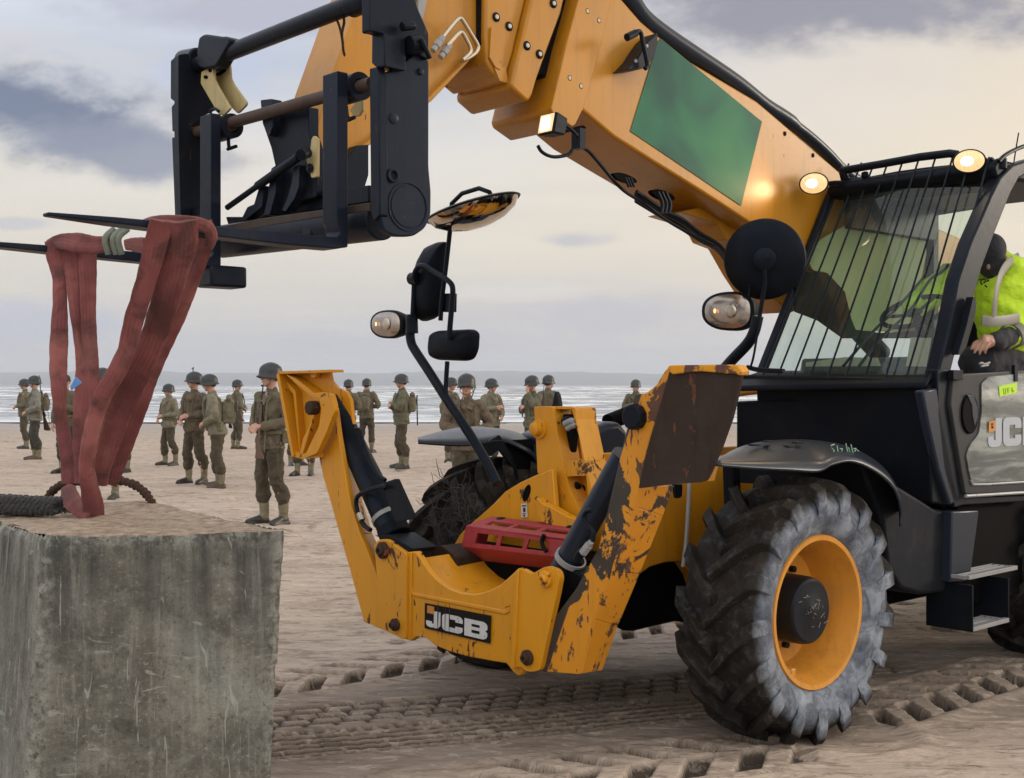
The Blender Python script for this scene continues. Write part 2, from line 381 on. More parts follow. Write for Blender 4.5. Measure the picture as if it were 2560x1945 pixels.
def m_tyre():
    m, t, b, out = mat('tyre_rubber'); tc = t.new('ShaderNodeTexCoord'); ob = tc.outputs['Object']
    sp = t.new('ShaderNodeSeparateXYZ'); t.link(ob, sp.inputs[0])
    rr = t.math('SQRT', t.math('ADD', t.math('MULTIPLY', sp.outputs[0], sp.outputs[0]), t.math('MULTIPLY', sp.outputs[2], sp.outputs[2])))
    ay = t.math('MULTIPLY', sp.outputs[1], -1.0)
    # dried mud and salt on the sidewall (radius below the shoulder, out to the outer face)
    side = t.new('ShaderNodeMapRange'); t.link(t.math('ADD', ay, t.math('MULTIPLY', t.math('SUBTRACT', 0.60, rr), 0.55)), side.inputs[0])
    side.inputs[1].default_value = 0.232; side.inputs[2].default_value = 0.275
    n = t.noise(ob, 22, 7, 0.7, 0.5); n2 = t.noise(ob, 6, 3, 0.6)
    scuff = t.ramp(t.noise(ob, 13, 6, 0.7, 0.8), [(0.42, 0.0), (0.56, 1.0)])
    dust = t.mix(t.ramp(n2, [(0.35, 0.0), (0.65, 1.0)]), (0.11, 0.135, 0.19), (0.28, 0.32, 0.39))
    rub = t.mix(t.noise(ob, 9, 5, 0.6), (0.006, 0.0055, 0.005), (0.022, 0.018, 0.015))
    tread_dust = t.ramp(t.noise(ob, 5, 7, 0.7), [(0.45, 0.0), (0.75, 1.0)])
    rub = t.mix(t.math('MULTIPLY', tread_dust, 0.3), rub, (0.095, 0.070, 0.050))
    edge = t.math('ADD', side.outputs[0], t.math('MULTIPLY', t.math('SUBTRACT', n, 0.5), 1.2), clamp=True)
    mk = t.math('MULTIPLY', edge, t.math('MULTIPLY_ADD', scuff, 0.5, 0.5))
    setc(t, b, 'Base Color', t.mix(mk, rub, dust))
    b.inputs['Roughness'].default_value = 0.72; b.inputs['Specular IOR Level'].default_value = 0.2
    bump(t, b, t.math('ADD', t.math('MULTIPLY', n, 0.5), t.math('MULTIPLY', t.noise(ob, 60, 5), .6)), 0.25, 0.003); return m
M['tyre'] = m_tyre()
def m_cloth(name, c1_, c2_, scale=9, rough=0.9, bs=0.5, weave=True, fold=5.0):
    m, t, b, out = mat(name); tc = t.new('ShaderNodeTexCoord'); ob = tc.outputs['Object']
    n = t.noise(ob, scale, 6, 0.65)
    setc(t, b, 'Base Color', t.mix(t.ramp(n, [(0.3, 0.0), (0.7, 1.0)]), c1_, c2_)); b.inputs['Roughness'].default_value = rough
    b.inputs['Sheen Weight'].default_value = 0.08
    f = t.noise(t.mapping(ob, (1, 1, 1.6), rot=(0.3, 0.5, 0)), fold, 3, 0.5, 0.6)
    bump(t, b, t.math('ADD', f, t.math('MULTIPLY', n, 0.15)), bs, 0.05); return m
M['jacket'] = m_cloth('field_jacket', (0.080, 0.066, 0.044), (0.140, 0.118, 0.080))
M['jacket_pale'] = m_cloth('pale_jacket', (0.13, 0.12, 0.085), (0.20, 0.185, 0.135))
M['jacket_olive'] = m_cloth('olive_jacket', (0.070, 0.068, 0.043), (0.125, 0.120, 0.078))
M['jacket_brown'] = m_cloth('brown_jacket', (0.075, 0.055, 0.038), (0.135, 0.104, 0.072))
M['jacket_grey'] = m_cloth('grey_jacket', (0.14, 0.14, 0.125), (0.20, 0.20, 0.175))
M['trouser'] = m_cloth('wool_trouser', (0.040, 0.032, 0.020), (0.066, 0.053, 0.032))
M['trouser_dark'] = m_cloth('dark_trouser', (0.026, 0.025, 0.022), (0.042, 0.038, 0.030))
M['gaiter'] = m_cloth('canvas_gaiter', (0.13, 0.115, 0.072), (0.22, 0.195, 0.13))
M['boot'] = m_cloth('leather_boot', (0.013, 0.012, 0.012), (0.030, 0.026, 0.024), 20, 0.4, 0.2)
M['boot_brown'] = m_cloth('brown_boot', (0.045, 0.028, 0.018), (0.075, 0.048, 0.03), 20, 0.5, 0.2)
M['helmet'] = m_simple('helmet_steel', (0.018, 0.024, 0.030), 0.42, 0.0)
M['skin'] = m_simple('skin', (0.50, 0.27, 0.20), 0.55, 0, noise=0.12, ns=12)
M['hair'] = m_simple('hair', (0.03, 0.02, 0.015), 0.8)
M['webbing'] = m_cloth('canvas_webbing', (0.10, 0.09, 0.055), (0.16, 0.145, 0.095), 25)
M['wood'] = m_simple('rifle_wood', (0.075, 0.032, 0.015), 0.45)
M['gunmetal'] = m_simple('gun_metal', (0.02, 0.02, 0.022), 0.4, 0.6)
M['hivis'] = m_cloth('hi_vis', (0.48, 0.74, 0.02), (0.58, 0.84, 0.03), 4, 0.75, 0.6, fold=7)
M['reflect'] = m_simple('reflective_tape', (0.20, 0.20, 0.18), 0.5)
M['navy'] = m_cloth('navy_cloth', (0.016, 0.018, 0.028), (0.03, 0.032, 0.045))
def m_sling():
    m, t, b, out = mat('red_webbing'); tc = t.new('ShaderNodeTexCoord'); uv = tc.outputs['UV']; ob = tc.outputs['Object']
    sp = t.new('ShaderNodeSeparateXYZ'); t.link(uv, sp.inputs[0])
    w_ = t.math('SINE', t.math('MULTIPLY', t.math('ADD', sp.outputs[0], t.math('MULTIPLY', t.noise(ob, 5, 2), 0.04)), 2 * math.pi * 7))
    n = t.noise(ob, 6, 6, 0.65, 0.5); n3 = t.noise(ob, 4.5, 4, 0.55)
    c = t.mix(t.ramp(n3, [(0.35, 0.0), (0.7, 1.0)]), (0.125, 0.030, 0.032), (0.27, 0.085, 0.085))
    c = t.mix(t.math('MULTIPLY', t.ramp(n, [(0.48, 0.0), (0.62, 1.0)]), 0.75), c, (0.050, 0.018, 0.016))
    c = t.mix(t.math('MULTIPLY', t.ramp(w_, [(0.0, 1.0), (0.2, 0.0)]), t.math('MULTIPLY', t.ramp(t.noise(ob, 8, 3), [(0.4, 0.0), (0.65, 0.35)]), 1.0)), c, (0.085, 0.018, 0.018))
    pale = t.ramp(t.noise(ob, 3.1, 4, 0.6), [(0.55, 0.0), (0.72, 1.0)])
    c = t.mix(t.math('MULTIPLY', pale, 0.4), c, (0.40, 0.15, 0.135))
    spz = t.new('ShaderNodeSeparateXYZ'); t.link(ob, spz.inputs[0])
    setc(t, b, 'Base Color', c); b.inputs['Roughness'].default_value = 0.85; b.inputs['Sheen Weight'].default_value = 0.1
    bump(t, b, t.math('ADD', t.math('MULTIPLY', w_, 0.05), t.math('MULTIPLY', t.noise(ob, 7, 3, 0.5, 0.2), 0.8)), 0.45, 0.010); return m
M['sling'] = m_sling()
def m_concrete():
    m, t, b, out = mat('weathered_concrete'); tc = t.new('ShaderNodeTexCoord'); ob = tc.outputs['Object']
    sp = t.new('ShaderNodeSeparateXYZ'); t.link(ob, sp.inputs[0])
    big = t.noise(ob, 3.2, 6, 0.65, 0.4); mid = t.noise(ob, 11, 8, 0.72, 0.6)
    c = t.ramp(big, [(0.32, (0.075, 0.072, 0.064)), (0.46, (0.135, 0.130, 0.114)), (0.60, (0.21, 0.205, 0.182)), (0.75, (0.19, 0.215, 0.20))])
    c = t.mix(t.math('MULTIPLY', t.ramp(mid, [(0.5, 0.0), (0.68, 1.0)]), 0.4), c, (0.30, 0.305, 0.28))
    c = t.mix(t.math('MULTIPLY', t.ramp(mid, [(0.34, 1.0), (0.48, 0.0)]), 0.40), c, (0.045, 0.042, 0.036))
    pit = t.noise(ob, 70, 4, 0.7); c = t.mix(t.math('MULTIPLY', t.ramp(pit, [(0.58, 0.0), (0.66, 1.0)]), 0.6), c, (0.03, 0.03, 0.027))
    c = t.mix(t.math('MULTIPLY', t.ramp(pit, [(0.32, 1.0), (0.42, 0.0)]), 0.4), c, (0.42, 0.42, 0.37))
    # damp runs from the top edge (own shape, stay put)
    run = t.noise(t.mapping(ob, (9, 9, 0.55)), 1.0, 5, 0.6)
    top = t.new('ShaderNodeMapRange'); t.link(t.math('ADD', sp.outputs[2], t.math('MULTIPLY', big, 0.25)), top.inputs[0])
    top.inputs[1].default_value = 0.74; top.inputs[2].default_value = 1.16
    c = t.mix(t.math('MULTIPLY', t.math('MULTIPLY', t.ramp(run, [(0.38, 0.0), (0.6, 1.0)]), top.outputs[0]), 1.0, clamp=True), c, (0.028, 0.030, 0.031))
    wn = t.new('ShaderNodeAttribute'); wn.attribute_name = 'worn'
    c = t.mix(t.math('MULTIPLY', wn.outputs['Fac'], t.ramp(t.noise(ob, 24, 6, 0.7), [(0.45, 0.0), (0.58, 0.6)])), c, (0.33, 0.34, 0.31))
    c = t.mix(t.math('MULTIPLY', wn.outputs['Fac'], t.ramp(t.noise(ob, 33, 5, 0.7), [(0.56, 0.0), (0.62, 0.9)])), c, (0.05, 0.048, 0.04))
    # lime scratches
    s1 = t.noise(t.mapping(ob, (26, 26, 3.2), rot=(0.08, 0.1, 0)), 1.0, 4, 0.6, 0.9)
    s2 = t.noise(t.mapping(ob, (7, 7, 20), rot=(0.35, 0.5, 0)), 1.0, 3, 0.5, 1.3)
    mk = t.math('MAXIMUM', t.ramp(s1, [(0.64, 0.0), (0.68, 1.0)]), t.ramp(s2, [(0.67, 0.0), (0.71, 0.7)]))
    c = t.mix(t.math('MULTIPLY', mk, 0.5), c, (0.44, 0.45, 0.41))
    s3 = t.noise(t.mapping(ob, (34, 34, 2.6)), 1.0, 5, 0.65, 0.3)
    c = t.mix(t.math('MULTIPLY', t.ramp(s3, [(0.55, 0.0), (0.68, 1.0)]), 0.30), c, (0.36, 0.37, 0.34))
    c = t.mix(t.math('MULTIPLY', t.ramp(s3, [(0.32, 1.0), (0.45, 0.0)]), 0.35), c, (0.07, 0.067, 0.06))
    alg = t.ramp(t.noise(ob, 2.1, 5, 0.6, 0.3), [(0.5, 0.0), (0.7, 1.0)])
    c = t.mix(t.math('MULTIPLY', alg, 0.16), c, (0.17, 0.23, 0.21))
    # sand on top
    geo = t.new('ShaderNodeNewGeometry'); ns = t.new('ShaderNodeSeparateXYZ'); t.link(geo.outputs['Normal'], ns.inputs[0])
    up = t.math('GREATER_THAN', t.math('ADD', ns.outputs[2], t.math('MULTIPLY', t.math('SUBTRACT', mid, 0.5), 0.8)), 0.72)
    c = t.mix(up, c, t.mix(t.ramp(t.noise(ob, 22, 7, 0.75), [(0.35, 0.0), (0.62, 1.0)]), (0.17, 0.12, 0.085), (0.44, 0.35, 0.27)))
    setc(t, b, 'Base Color', c); b.inputs['Roughness'].default_value = 0.88
    bump(t, b, t.math('ADD', mid, t.math('ADD', t.math('MULTIPLY', t.noise(ob, 55, 6, 0.7), 0.5), t.math('MULTIPLY', mk, 0.15))), 0.55, 0.02); return m
M['concrete'] = m_concrete()
def m_sand():
    m, t, b, out = mat('beach_sand'); tc = t.new('ShaderNodeTexCoord'); ob = tc.outputs['Object']
    sp = t.new('ShaderNodeSeparateXYZ'); t.link(ob, sp.inputs[0])
    n1 = t.noise(t.mapping(ob, (0.35, 1.6, 1)), 1.0, 5, 0.6, 0.3)
    n2 = t.noise(t.mapping(ob, (2.6, 9, 1)), 1.0, 6, 0.65, 0.8)
    n3 = t.noise(ob, 90, 4, 0.7)
    c = t.mix(t.ramp(n1, [(0.3, 0.0), (0.7, 1.0)]), (0.43, 0.345, 0.285), (0.58, 0.485, 0.41))
    c = t.mix(t.math('MULTIPLY', t.ramp(n2, [(0.54, 0.0), (0.62, 1.0)]), 0.65), c, (0.20, 0.145, 0.11))  # wet hollows and dent shading, both put into the colour
    c = t.mix(t.math('MULTIPLY', n3, 0.35), c, (0.24, 0.18, 0.14))
    da = t.new('ShaderNodeAttribute'); da.attribute_name = 'damp_shade'
    c = t.mix(t.math('MULTIPLY', t.math('MINIMUM', da.outputs['Fac'], 0.62), 0.9), c, (0.115, 0.092, 0.077))  # damp tone that also paints the shaded ground around the machine
    c = t.mix(t.math('MULTIPLY', t.math('MULTIPLY_ADD', da.outputs['Fac'], 2.6, -1.6, clamp=True), 0.85), c, (0.050, 0.038, 0.031))  # darkest tone: moist track grooves with their shadow put into the colour
    # wet, flat sand towards the water
    wet = t.new('ShaderNodeMapRange'); t.link(t.math('ADD', sp.outputs[1], t.math('MULTIPLY', n1, 14)), wet.inputs[0])
    wet.inputs[1].default_value = 40; wet.inputs[2].default_value = 62; wet.clamp = True
    c = t.mix(t.math('MULTIPLY', wet.outputs[0], 0.75), c, (0.15, 0.12, 0.10))
    n6 = t.noise(t.mapping(ob, (1, 2.3, 1), loc=(1, 7, 0)), 7.5, 4, 0.65, 0.8)
    c = t.mix(t.math('MULTIPLY', t.ramp(n6, [(0.58, 0.0), (0.63, 1.0)]), 0.55), c, (0.20, 0.145, 0.115))  # finer dents, their shade painted as darker sand
    c = t.mix(t.math('MULTIPLY', t.ramp(n6, [(0.38, 1.0), (0.43, 0.0)]), 0.30), c, (0.70, 0.59, 0.50))
    n5 = t.noise(t.mapping(ob, (1.1, 3.6, 1), loc=(4, 2, 0)), 2.2, 5, 0.7, 1.1)
    c = t.mix(t.math('MULTIPLY', t.ramp(n5, [(0.615, 0.0), (0.65, 1.0)]), 0.7), c, (0.12, 0.085, 0.065))
    c = t.mix(t.math('MULTIPLY', t.ramp(n5, [(0.36, 1.0), (0.42, 0.0)]), 0.35), c, (0.62, 0.52, 0.43))
    setc(t, b, 'Base Color', c)
    setc(t, b, 'Roughness', t.math('MULTIPLY_ADD', wet.outputs[0], -0.55, 0.85))
    # wind and foot marks: lens-shaped dents lying across the view
    vo = t.new('ShaderNodeTexVoronoi', i_Scale=1.0); vo.feature = 'F1'
    t.link(t.mapping(ob, (1.5, 4.2, 1), rot=(0, 0, 0.12)), vo.inputs['Vector'])
    dent = t.ramp(vo.outputs['Distance'], [(0.05, 0.0), (0.42, 1.0)])
    hh = t.math('ADD', t.math('MULTIPLY', dent, 0.45), t.math('ADD', t.math('MULTIPLY', n2, 1.1), t.math('MULTIPLY', n3, 0.10)))
    dry = t.math('SUBTRACT', 1.0, wet.outputs[0])
    bump(t, b, t.math('MULTIPLY', hh, dry), 0.9, 0.05)
    return m
M['sand'] = m_sand()
def m_sea():
    m, t, b, out = mat('sea_water'); tc = t.new('ShaderNodeTexCoord'); ob = tc.outputs['Object']
    sp = t.new('ShaderNodeSeparateXYZ'); t.link(ob, sp.inputs[0])
    # image-like compression: use log distance so that breakers keep separate bands far out
    ly = t.math('LOGARITHM', t.math('MAXIMUM', sp.outputs[1], 10.0), 2.718)
    c3_ = t.new('ShaderNodeCombineXYZ'); t.link(t.math('DIVIDE', sp.outputs[0], t.math('MAXIMUM', sp.outputs[1], 10.0)), c3_.inputs[0]); t.link(ly, c3_.inputs[1])
    v = c3_.outputs[0]
    n = t.noise(t.mapping(v, (13, 30, 1)), 1.0, 7, 0.66, 0.9)
    n2 = t.noise(t.mapping(v, (60, 90, 1), loc=(3, 2, 0)), 1.0, 5, 0.65, 0.4)
    foam = t.ramp(t.math('ADD', t.math('MULTIPLY', n, 0.7), t.math('MULTIPLY', n2, 0.3)), [(0.49, 0.0), (0.565, 1.0)])
    near = t.new('ShaderNodeMapRange'); t.link(sp.outputs[1], near.inputs[0]); near.inputs[1].default_value = 1500; near.inputs[2].default_value = 400
    foam = t.math('MULTIPLY', foam, t.math('MULTIPLY_ADD', near.outputs[0], 0.8, 0.15))
    edge = t.new('ShaderNodeMapRange'); t.link(t.math('ADD', sp.outputs[1], t.math('MULTIPLY', n, 12)), edge.inputs[0]); edge.inputs[1].default_value = 74; edge.inputs[2].default_value = 66
    foam = t.math('MAXIMUM', foam, t.math('MULTIPLY', edge.outputs[0], 0.8))
    base = t.mix(n2, (0.05, 0.07, 0.11), (0.20, 0.24, 0.31))
    setc(t, b, 'Base Color', t.mix(foam, base, (0.82, 0.84, 0.88)))
    setc(t, b, 'Roughness', t.math('MULTIPLY_ADD', foam, 0.5, 0.16))
    bump(t, b, t.math('ADD', n, n2), 0.25, 0.6); return m
M['sea'] = m_sea()
M['land'] = m_simple('far_land', (0.060, 0.068, 0.075), 0.95, ns=0.004)

# ------------------------------------------------------------------ numpy noise
rng = np.random.RandomState(3)
_grid = rng.rand(256, 256)
def vnoise(x, y):
    xi = np.floor(x).astype(int); yi = np.floor(y).astype(int); fx = x - xi; fy = y - yi
    fx = fx * fx * (3 - 2 * fx); fy = fy * fy * (3 - 2 * fy)
    g = lambda a, b_: _grid[a & 255, b_ & 255]
    return (g(xi, yi) * (1 - fx) + g(xi + 1, yi) * fx) * (1 - fy) + (g(xi, yi + 1) * (1 - fx) + g(xi + 1, yi + 1) * fx) * fy
def fbm(x, y, o=4):
    s = 0; a = 0.5
    for i in range(o): s = s + a * vnoise(x * 2 ** i + 17 * i, y * 2 ** i + 5 * i); a *= 0.5
    return s
def sstep(a, b, x): u = np.clip((x - a) / (b - a), 0, 1); return u * u * (3 - 2 * u)   # a > b gives a falling step

# ------------------------------------------------------------------ sand with tracks
def axis_coords(lo, hi, d, far_lo, far_hi, g=1.06):
    a = list(np.arange(lo, hi, d)); s = d; x = lo
    left = []
    while x > far_lo: s *= g; x -= s; left.append(x)
    s = d; x = a[-1]; right = []
    while x < far_hi: s *= g; x += s; right.append(x)
    return np.array(left[::-1] + a + right)
def track_coords(X, Y, p0, p1):
    d = np.array(p1) - np.array(p0); L = np.hypot(*d); d = d / L
    dx = X - p0[0]; dy = Y - p0[1]
    return dx * d[0] + dy * d[1], -dx * d[1] + dy * d[0], L
def lug_track(X, Y, p0, p1, w=0.21, pitch=0.19, depth=0.05, dirn=1, ext=(0, 0)):
    s, tt, L = track_coords(X, Y, p0, p1)
    tt = tt + 0.015 * (vnoise(s * 2, s * 0 + 3) - 0.5)
    m = sstep(-ext[0] - 0.1, -ext[0] + 0.1, s) * (1 - sstep(L + ext[1] - 0.1, L + ext[1] + 0.1, s))
    side = (tt > 0) * 0.5
    ph = (s + dirn * np.abs(tt) * 0.80) / pitch + side
    f = ph - np.floor(ph)
    g = sstep(0.0, 0.06, f) * (1 - sstep(0.46, 0.52, f))
    ins = 1 - sstep(w - 0.02, w + 0.015, np.abs(tt))
    berm = np.exp(-((np.abs(tt) - w - 0.04) / 0.035) ** 2) * 0.012 * (0.6 + vnoise(s * 9, tt * 9))
    crumb = (fbm(X * 30, Y * 30, 3) - 0.45) * 0.014
    core = 1 - sstep(0.0, 0.03, 0.03 - np.abs(tt))
    return m * (ins * (-depth * g * core + 0.012 * (1 - g) + crumb) + berm)
def height(X, Y):
    h = (fbm(X * 0.35, Y * 0.5, 3) - 0.45) * 0.10 * sstep(8, 18, Y)
    near = 1 - sstep(14, 30, Y)
    rip = fbm(X * 2.2 + 3 * fbm(X, Y, 2), Y * 8.0, 4) - 0.47
    h = h + rip * (0.010 + 0.066 * sstep(6.3, 12, Y))
    dent = np.maximum(0, fbm(X * 2.8 + 9, Y * 6.5 + 4, 3) - 0.53) * -0.34
    h = h + dent * (0.12 + sstep(6.8, 9, Y))
    flat = np.zeros_like(X)
    # smoother pressed area around the tracks
    s, tt, L = track_coords(X, Y, (-1.3, 6.0), (2.2, 6.9))
    flat = (1 - sstep(0.55, 0.95, np.abs(tt)))
    h = h * (1 - 0.8 * flat)
    h = h + lug_track(X, Y, (-1.5, 6.42), (-0.30, 7.36), 0.23, 0.25, 0.048, 1, (3, 0.0))
    h = h + lug_track(X, Y, (0.3, 7.75), (2.2, 9.2), 0.23, 0.25, 0.048, 1, (0, 9))
    h = h + lug_track(X, Y, (1.72, 6.02), (2.92, 7.08), 0.23, 0.25, 0.052, 1, (0.05, 12))
    h = h + lug_track(X, Y, (0.0, 5.02), (1.20, 5.50), 0.24, 0.27, 0.05, 1, (0.1, 0))
    # ribbed car tyre
    s, tt, L = track_coords(X, Y, (-1.07, 5.50), (0.86, 6.12)); tt = tt + 0.02 * np.sin(s * 2.1)
    m = 1 - sstep(1.9, 2.1, np.abs(s - 0.9)); ins = 1 - sstep(0.145, 0.16, np.abs(tt))
    zig = tt + 0.006 * np.sin(s * 2 * np.pi / 0.09)
    rib = np.cos(zig * 2 * np.pi / 0.072)
    blk = sstep(-0.3, 0.3, np.sin(s * 2 * np.pi / 0.075)) * (sstep(0.15, 0.165, np.abs(tt)) * (1 - sstep(0.20, 0.215, np.abs(tt))))
    h = h + m * (ins * (-0.030 + 0.026 * rib) - 0.03 * blk + np.exp(-((np.abs(tt) - 0.235) / 0.02) ** 2) * 0.006)
    # brick pattern tyre
    s, tt, L = track_coords(X, Y, (-1.2, 5.92), (1.1, 6.74)); tt = tt + 0.02 * np.sin(s * 1.7)
    m = 1 - sstep(2.3, 2.6, np.abs(s - 1.1)); ins = 1 - sstep(0.19, 0.21, np.abs(tt))
    row = np.floor(tt / 0.095); off = (row % 2) * 0.5
    fs = (s + 0.3 * tt) / 0.15 + off; fs = fs - np.floor(fs); ft = tt / 0.095 - row
    brick = sstep(0.0, 0.12, fs) * (1 - sstep(0.85, 0.97, fs)) * sstep(0.05, 0.3, ft) * (1 - sstep(0.7, 0.95, ft))
    h = h + m * ins * (-0.006 - 0.032 * (1 - brick))
    # trench where the machine's wheels press in
    for (wx, wy) in ((1.53, 5.66), (0.05, 7.2)):
        dd = ((X - wx) ** 2 + (Y - wy) ** 2)
        h = h + 0.02 * np.exp(-((np.sqrt(dd) - 0.34) / 0.06) ** 2) - 0.02 * np.exp(-dd / 0.05)
    h = h + (fbm(X * 45, Y * 45, 2) - 0.37) * 0.004 * near
    # gentle fall to the sea
    h = h - sstep(40, 75, Y) * 0.35
    return h
xs = axis_coords(-1.75, 3.6, 0.011, -2500, 2500, 1.07)
ys = axis_coords(6.9, 10.2, 0.0135, 6.89, 130, 1.022); ys = np.concatenate([axis_coords(4.7, 6.9, 0.0085, -60, 6.9, 1.05)[:-1], ys[ys > 6.905]])
GX, GY = np.meshgrid(xs, ys); GZ = height(GX, GY)
nv = np.stack([GX.ravel(), GY.ravel(), GZ.ravel()], 1).astype(np.float32)
ny_, nx_ = GX.shape
idx = np.arange(nx_ * ny_).reshape(ny_, nx_)
quads = np.stack([idx[:-1, :-1], idx[:-1, 1:], idx[1:, 1:], idx[1:, :-1]], -1).reshape(-1, 4)
me = bpy.data.meshes.new('sand'); me.vertices.add(len(nv)); me.vertices.foreach_set('co', nv.ravel())
me.loops.add(quads.size); me.loops.foreach_set('vertex_index', quads.ravel().astype(np.int32))
me.polygons.add(len(quads)); me.polygons.foreach_set('loop_start', np.arange(0, quads.size, 4, dtype=np.int32))
me.polygons.foreach_set('loop_total', np.full(len(quads), 4, dtype=np.int32))
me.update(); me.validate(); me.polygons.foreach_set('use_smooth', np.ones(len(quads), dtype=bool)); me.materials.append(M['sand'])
# packed damp sand, with groove shadow and the machine's shade put into the mask
def damp_shade(X, Y):
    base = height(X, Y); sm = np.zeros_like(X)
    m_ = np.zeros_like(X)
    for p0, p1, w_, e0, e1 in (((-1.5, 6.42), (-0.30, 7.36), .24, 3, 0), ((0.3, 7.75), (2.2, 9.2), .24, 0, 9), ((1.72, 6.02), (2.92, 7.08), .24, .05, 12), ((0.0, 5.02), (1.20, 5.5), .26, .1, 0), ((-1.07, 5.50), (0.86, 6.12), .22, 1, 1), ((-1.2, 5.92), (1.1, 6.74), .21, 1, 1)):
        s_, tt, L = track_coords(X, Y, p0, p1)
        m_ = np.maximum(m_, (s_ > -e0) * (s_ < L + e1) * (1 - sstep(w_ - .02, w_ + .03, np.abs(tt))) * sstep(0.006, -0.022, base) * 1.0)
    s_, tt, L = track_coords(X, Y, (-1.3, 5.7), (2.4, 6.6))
    broad = (1 - sstep(.5, 1.0, np.abs(tt + .25 * (fbm(X * 1.3, Y * 2.0, 3) - .45)))) * .62  # wide band of damp sand and painted shade by the machine
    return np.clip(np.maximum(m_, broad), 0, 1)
def damp_shade_safe(X, Y): return damp_shade(X, Y)
DM = damp_shade_safe(GX, GY).ravel()
at = me.attributes.new('damp_shade', 'FLOAT', 'POINT'); at.data.foreach_set('value', DM.astype(np.float32))
o = bpy.data.objects.new('beach_sand', me); COL.objects.link(o); tag(o, kind='structure')
def ground(X, Y): return float(height(np.array([X]), np.array([Y]))[0])

# sea
def gridmesh(name, X, Y, Z, m):
    ny, nx = X.shape; idx = np.arange(nx * ny).reshape(ny, nx)
    q = np.stack([idx[:-1, :-1], idx[:-1, 1:], idx[1:, 1:], idx[1:, :-1]], -1).reshape(-1, 4)
    me = bpy.data.meshes.new(name); me.from_pydata(np.stack([X.ravel(), Y.ravel(), Z.ravel()], 1).tolist(), [], q.tolist())
    for p in me.polygons: p.use_smooth = True
    me.materials.append(m); o = bpy.data.objects.new(name, me); COL.objects.link(o); return o
sy = np.array([58 * 1.012 ** i for i in range(490)]); sy = sy[sy < 9300]
sx = np.linspace(-1, 1, 261); sx = np.sign(sx) * np.abs(sx) ** 2.2
SX, SY = np.meshgrid(sx, sy); SXX = SX * (SY * .62 + 300); SX = SXX / (SY * 1.1)
lg = np.log(SY)
wv = fbm(SX * 14 + 5, lg * 34, 4) - 0.45
amp = np.minimum(0.0020 * SY, 1.2) * sstep(60, 110, SY) * (1 - sstep(1500, 5000, SY))
SZ = -0.135 + np.maximum(wv, -0.1) * amp * 2.2
o = gridmesh('sea_water', SXX, SY, SZ, M['sea']); tag(o, kind='structure')
# low headland across the bay
hp = [(-1400, 929), (-600, 930), (0, 930), (120, 927), (230, 927), (420, 932), (640, 933), (900, 933), (1000, 930), (1160, 927), (1330, 929), (1500, 931), (1640, 934), (2000, 936), (2500, 938), (3400, 940)]
HD = 6500.0
pts = smoothpath([((p[0] - CX) / F * HD, (HZ - p[1]) / F * HD + CH) for p in hp], 10)
mb = MB(); vs = []; 
for k, (x, z) in enumerate(pts):
    z = z + 2.5 * math.sin(k * 1.7) * 0.6 + 1.5 * math.sin(k * 0.6)
    vs += [(x, HD, -3), (x, HD + 150, z * 0.55), (x, HD + 700, z * 1.115), (x, HD + 2500, -3)]
n = len(pts)
fs = [(4 * i + j, 4 * i + 4 + j, 4 * i + 5 + j, 4 * i + 1 + j) for i in range(n - 1) for j in range(3)]
fs += [(0, 1, 2, 3), tuple(4 * (n - 1) + j for j in (3, 2, 1, 0))]
mb.add(vs, fs); o = mb.build('headland_hills', M['land'], smooth=60); tag(o, kind='structure')

# ------------------------------------------------------------------ concrete block with its lifting ring
ZT = 1.10
A_ = W((112, 1342), z=ZT); B_ = W((713, 1325), z=ZT)
back = Vector((-0.60, 0.80, 0))
C_ = B_ + back * 1.30; D_ = A_ + back * 1.25
def lowcorner(px, top, D):      # foot of an edge that leans a little
    b = W((px, 1945), D=D); dz = top.z - b.z; k = (top.z + 0.02) / dz
    return top + (b - top) * k
A0 = lowcorner(72, A_, A_.y - 0.02); B0 = lowcorner(680, B_, B_.y - 0.01); C0 = C_ + (B0 - B_); D0 = D_ + (A0 - A_)
bm = bmesh.new()
def quadgrid(a, b, c, d, nu, nv_):
    g = [[bm.verts.new(tuple((a * (1 - u / nu) + b * (u / nu)) * (1 - v / nv_) + (d * (1 - u / nu) + c * (u / nu)) * (v / nv_))) for u in range(nu + 1)] for v in range(nv_ + 1)]
    for v in range(nv_):
        for u in range(nu): bm.faces.new((g[v][u], g[v][u + 1], g[v + 1][u + 1], g[v + 1][u]))
quadgrid(A0, B0, B_, A_, 110, 130); quadgrid(D0, A0, A_, D_, 90, 130); quadgrid(A_, B_, C_, D_, 110, 120)
quadgrid(B0, C0, C_, B_, 90, 130); quadgrid(C0, D0, D_, C_, 40, 40)
bmesh.ops.remove_doubles(bm, verts=bm.verts, dist=1e-4); bmesh.ops.recalc_face_normals(bm, faces=bm.faces)
bm.normal_update()
cen = (A_ + B_ + C_ + D_) / 4; cen.z = 0.55
ed = [(A_, B_), (B_, C_), (C_, D_), (D_, A_), (A_, A0), (B_, B0), (C_, C0), (D_, D0)]
def segd(p, a, b):
    ab = b - a; t_ = max(0, min(1, (p - a).dot(ab) / ab.dot(ab))); return (p - a - ab * t_).length
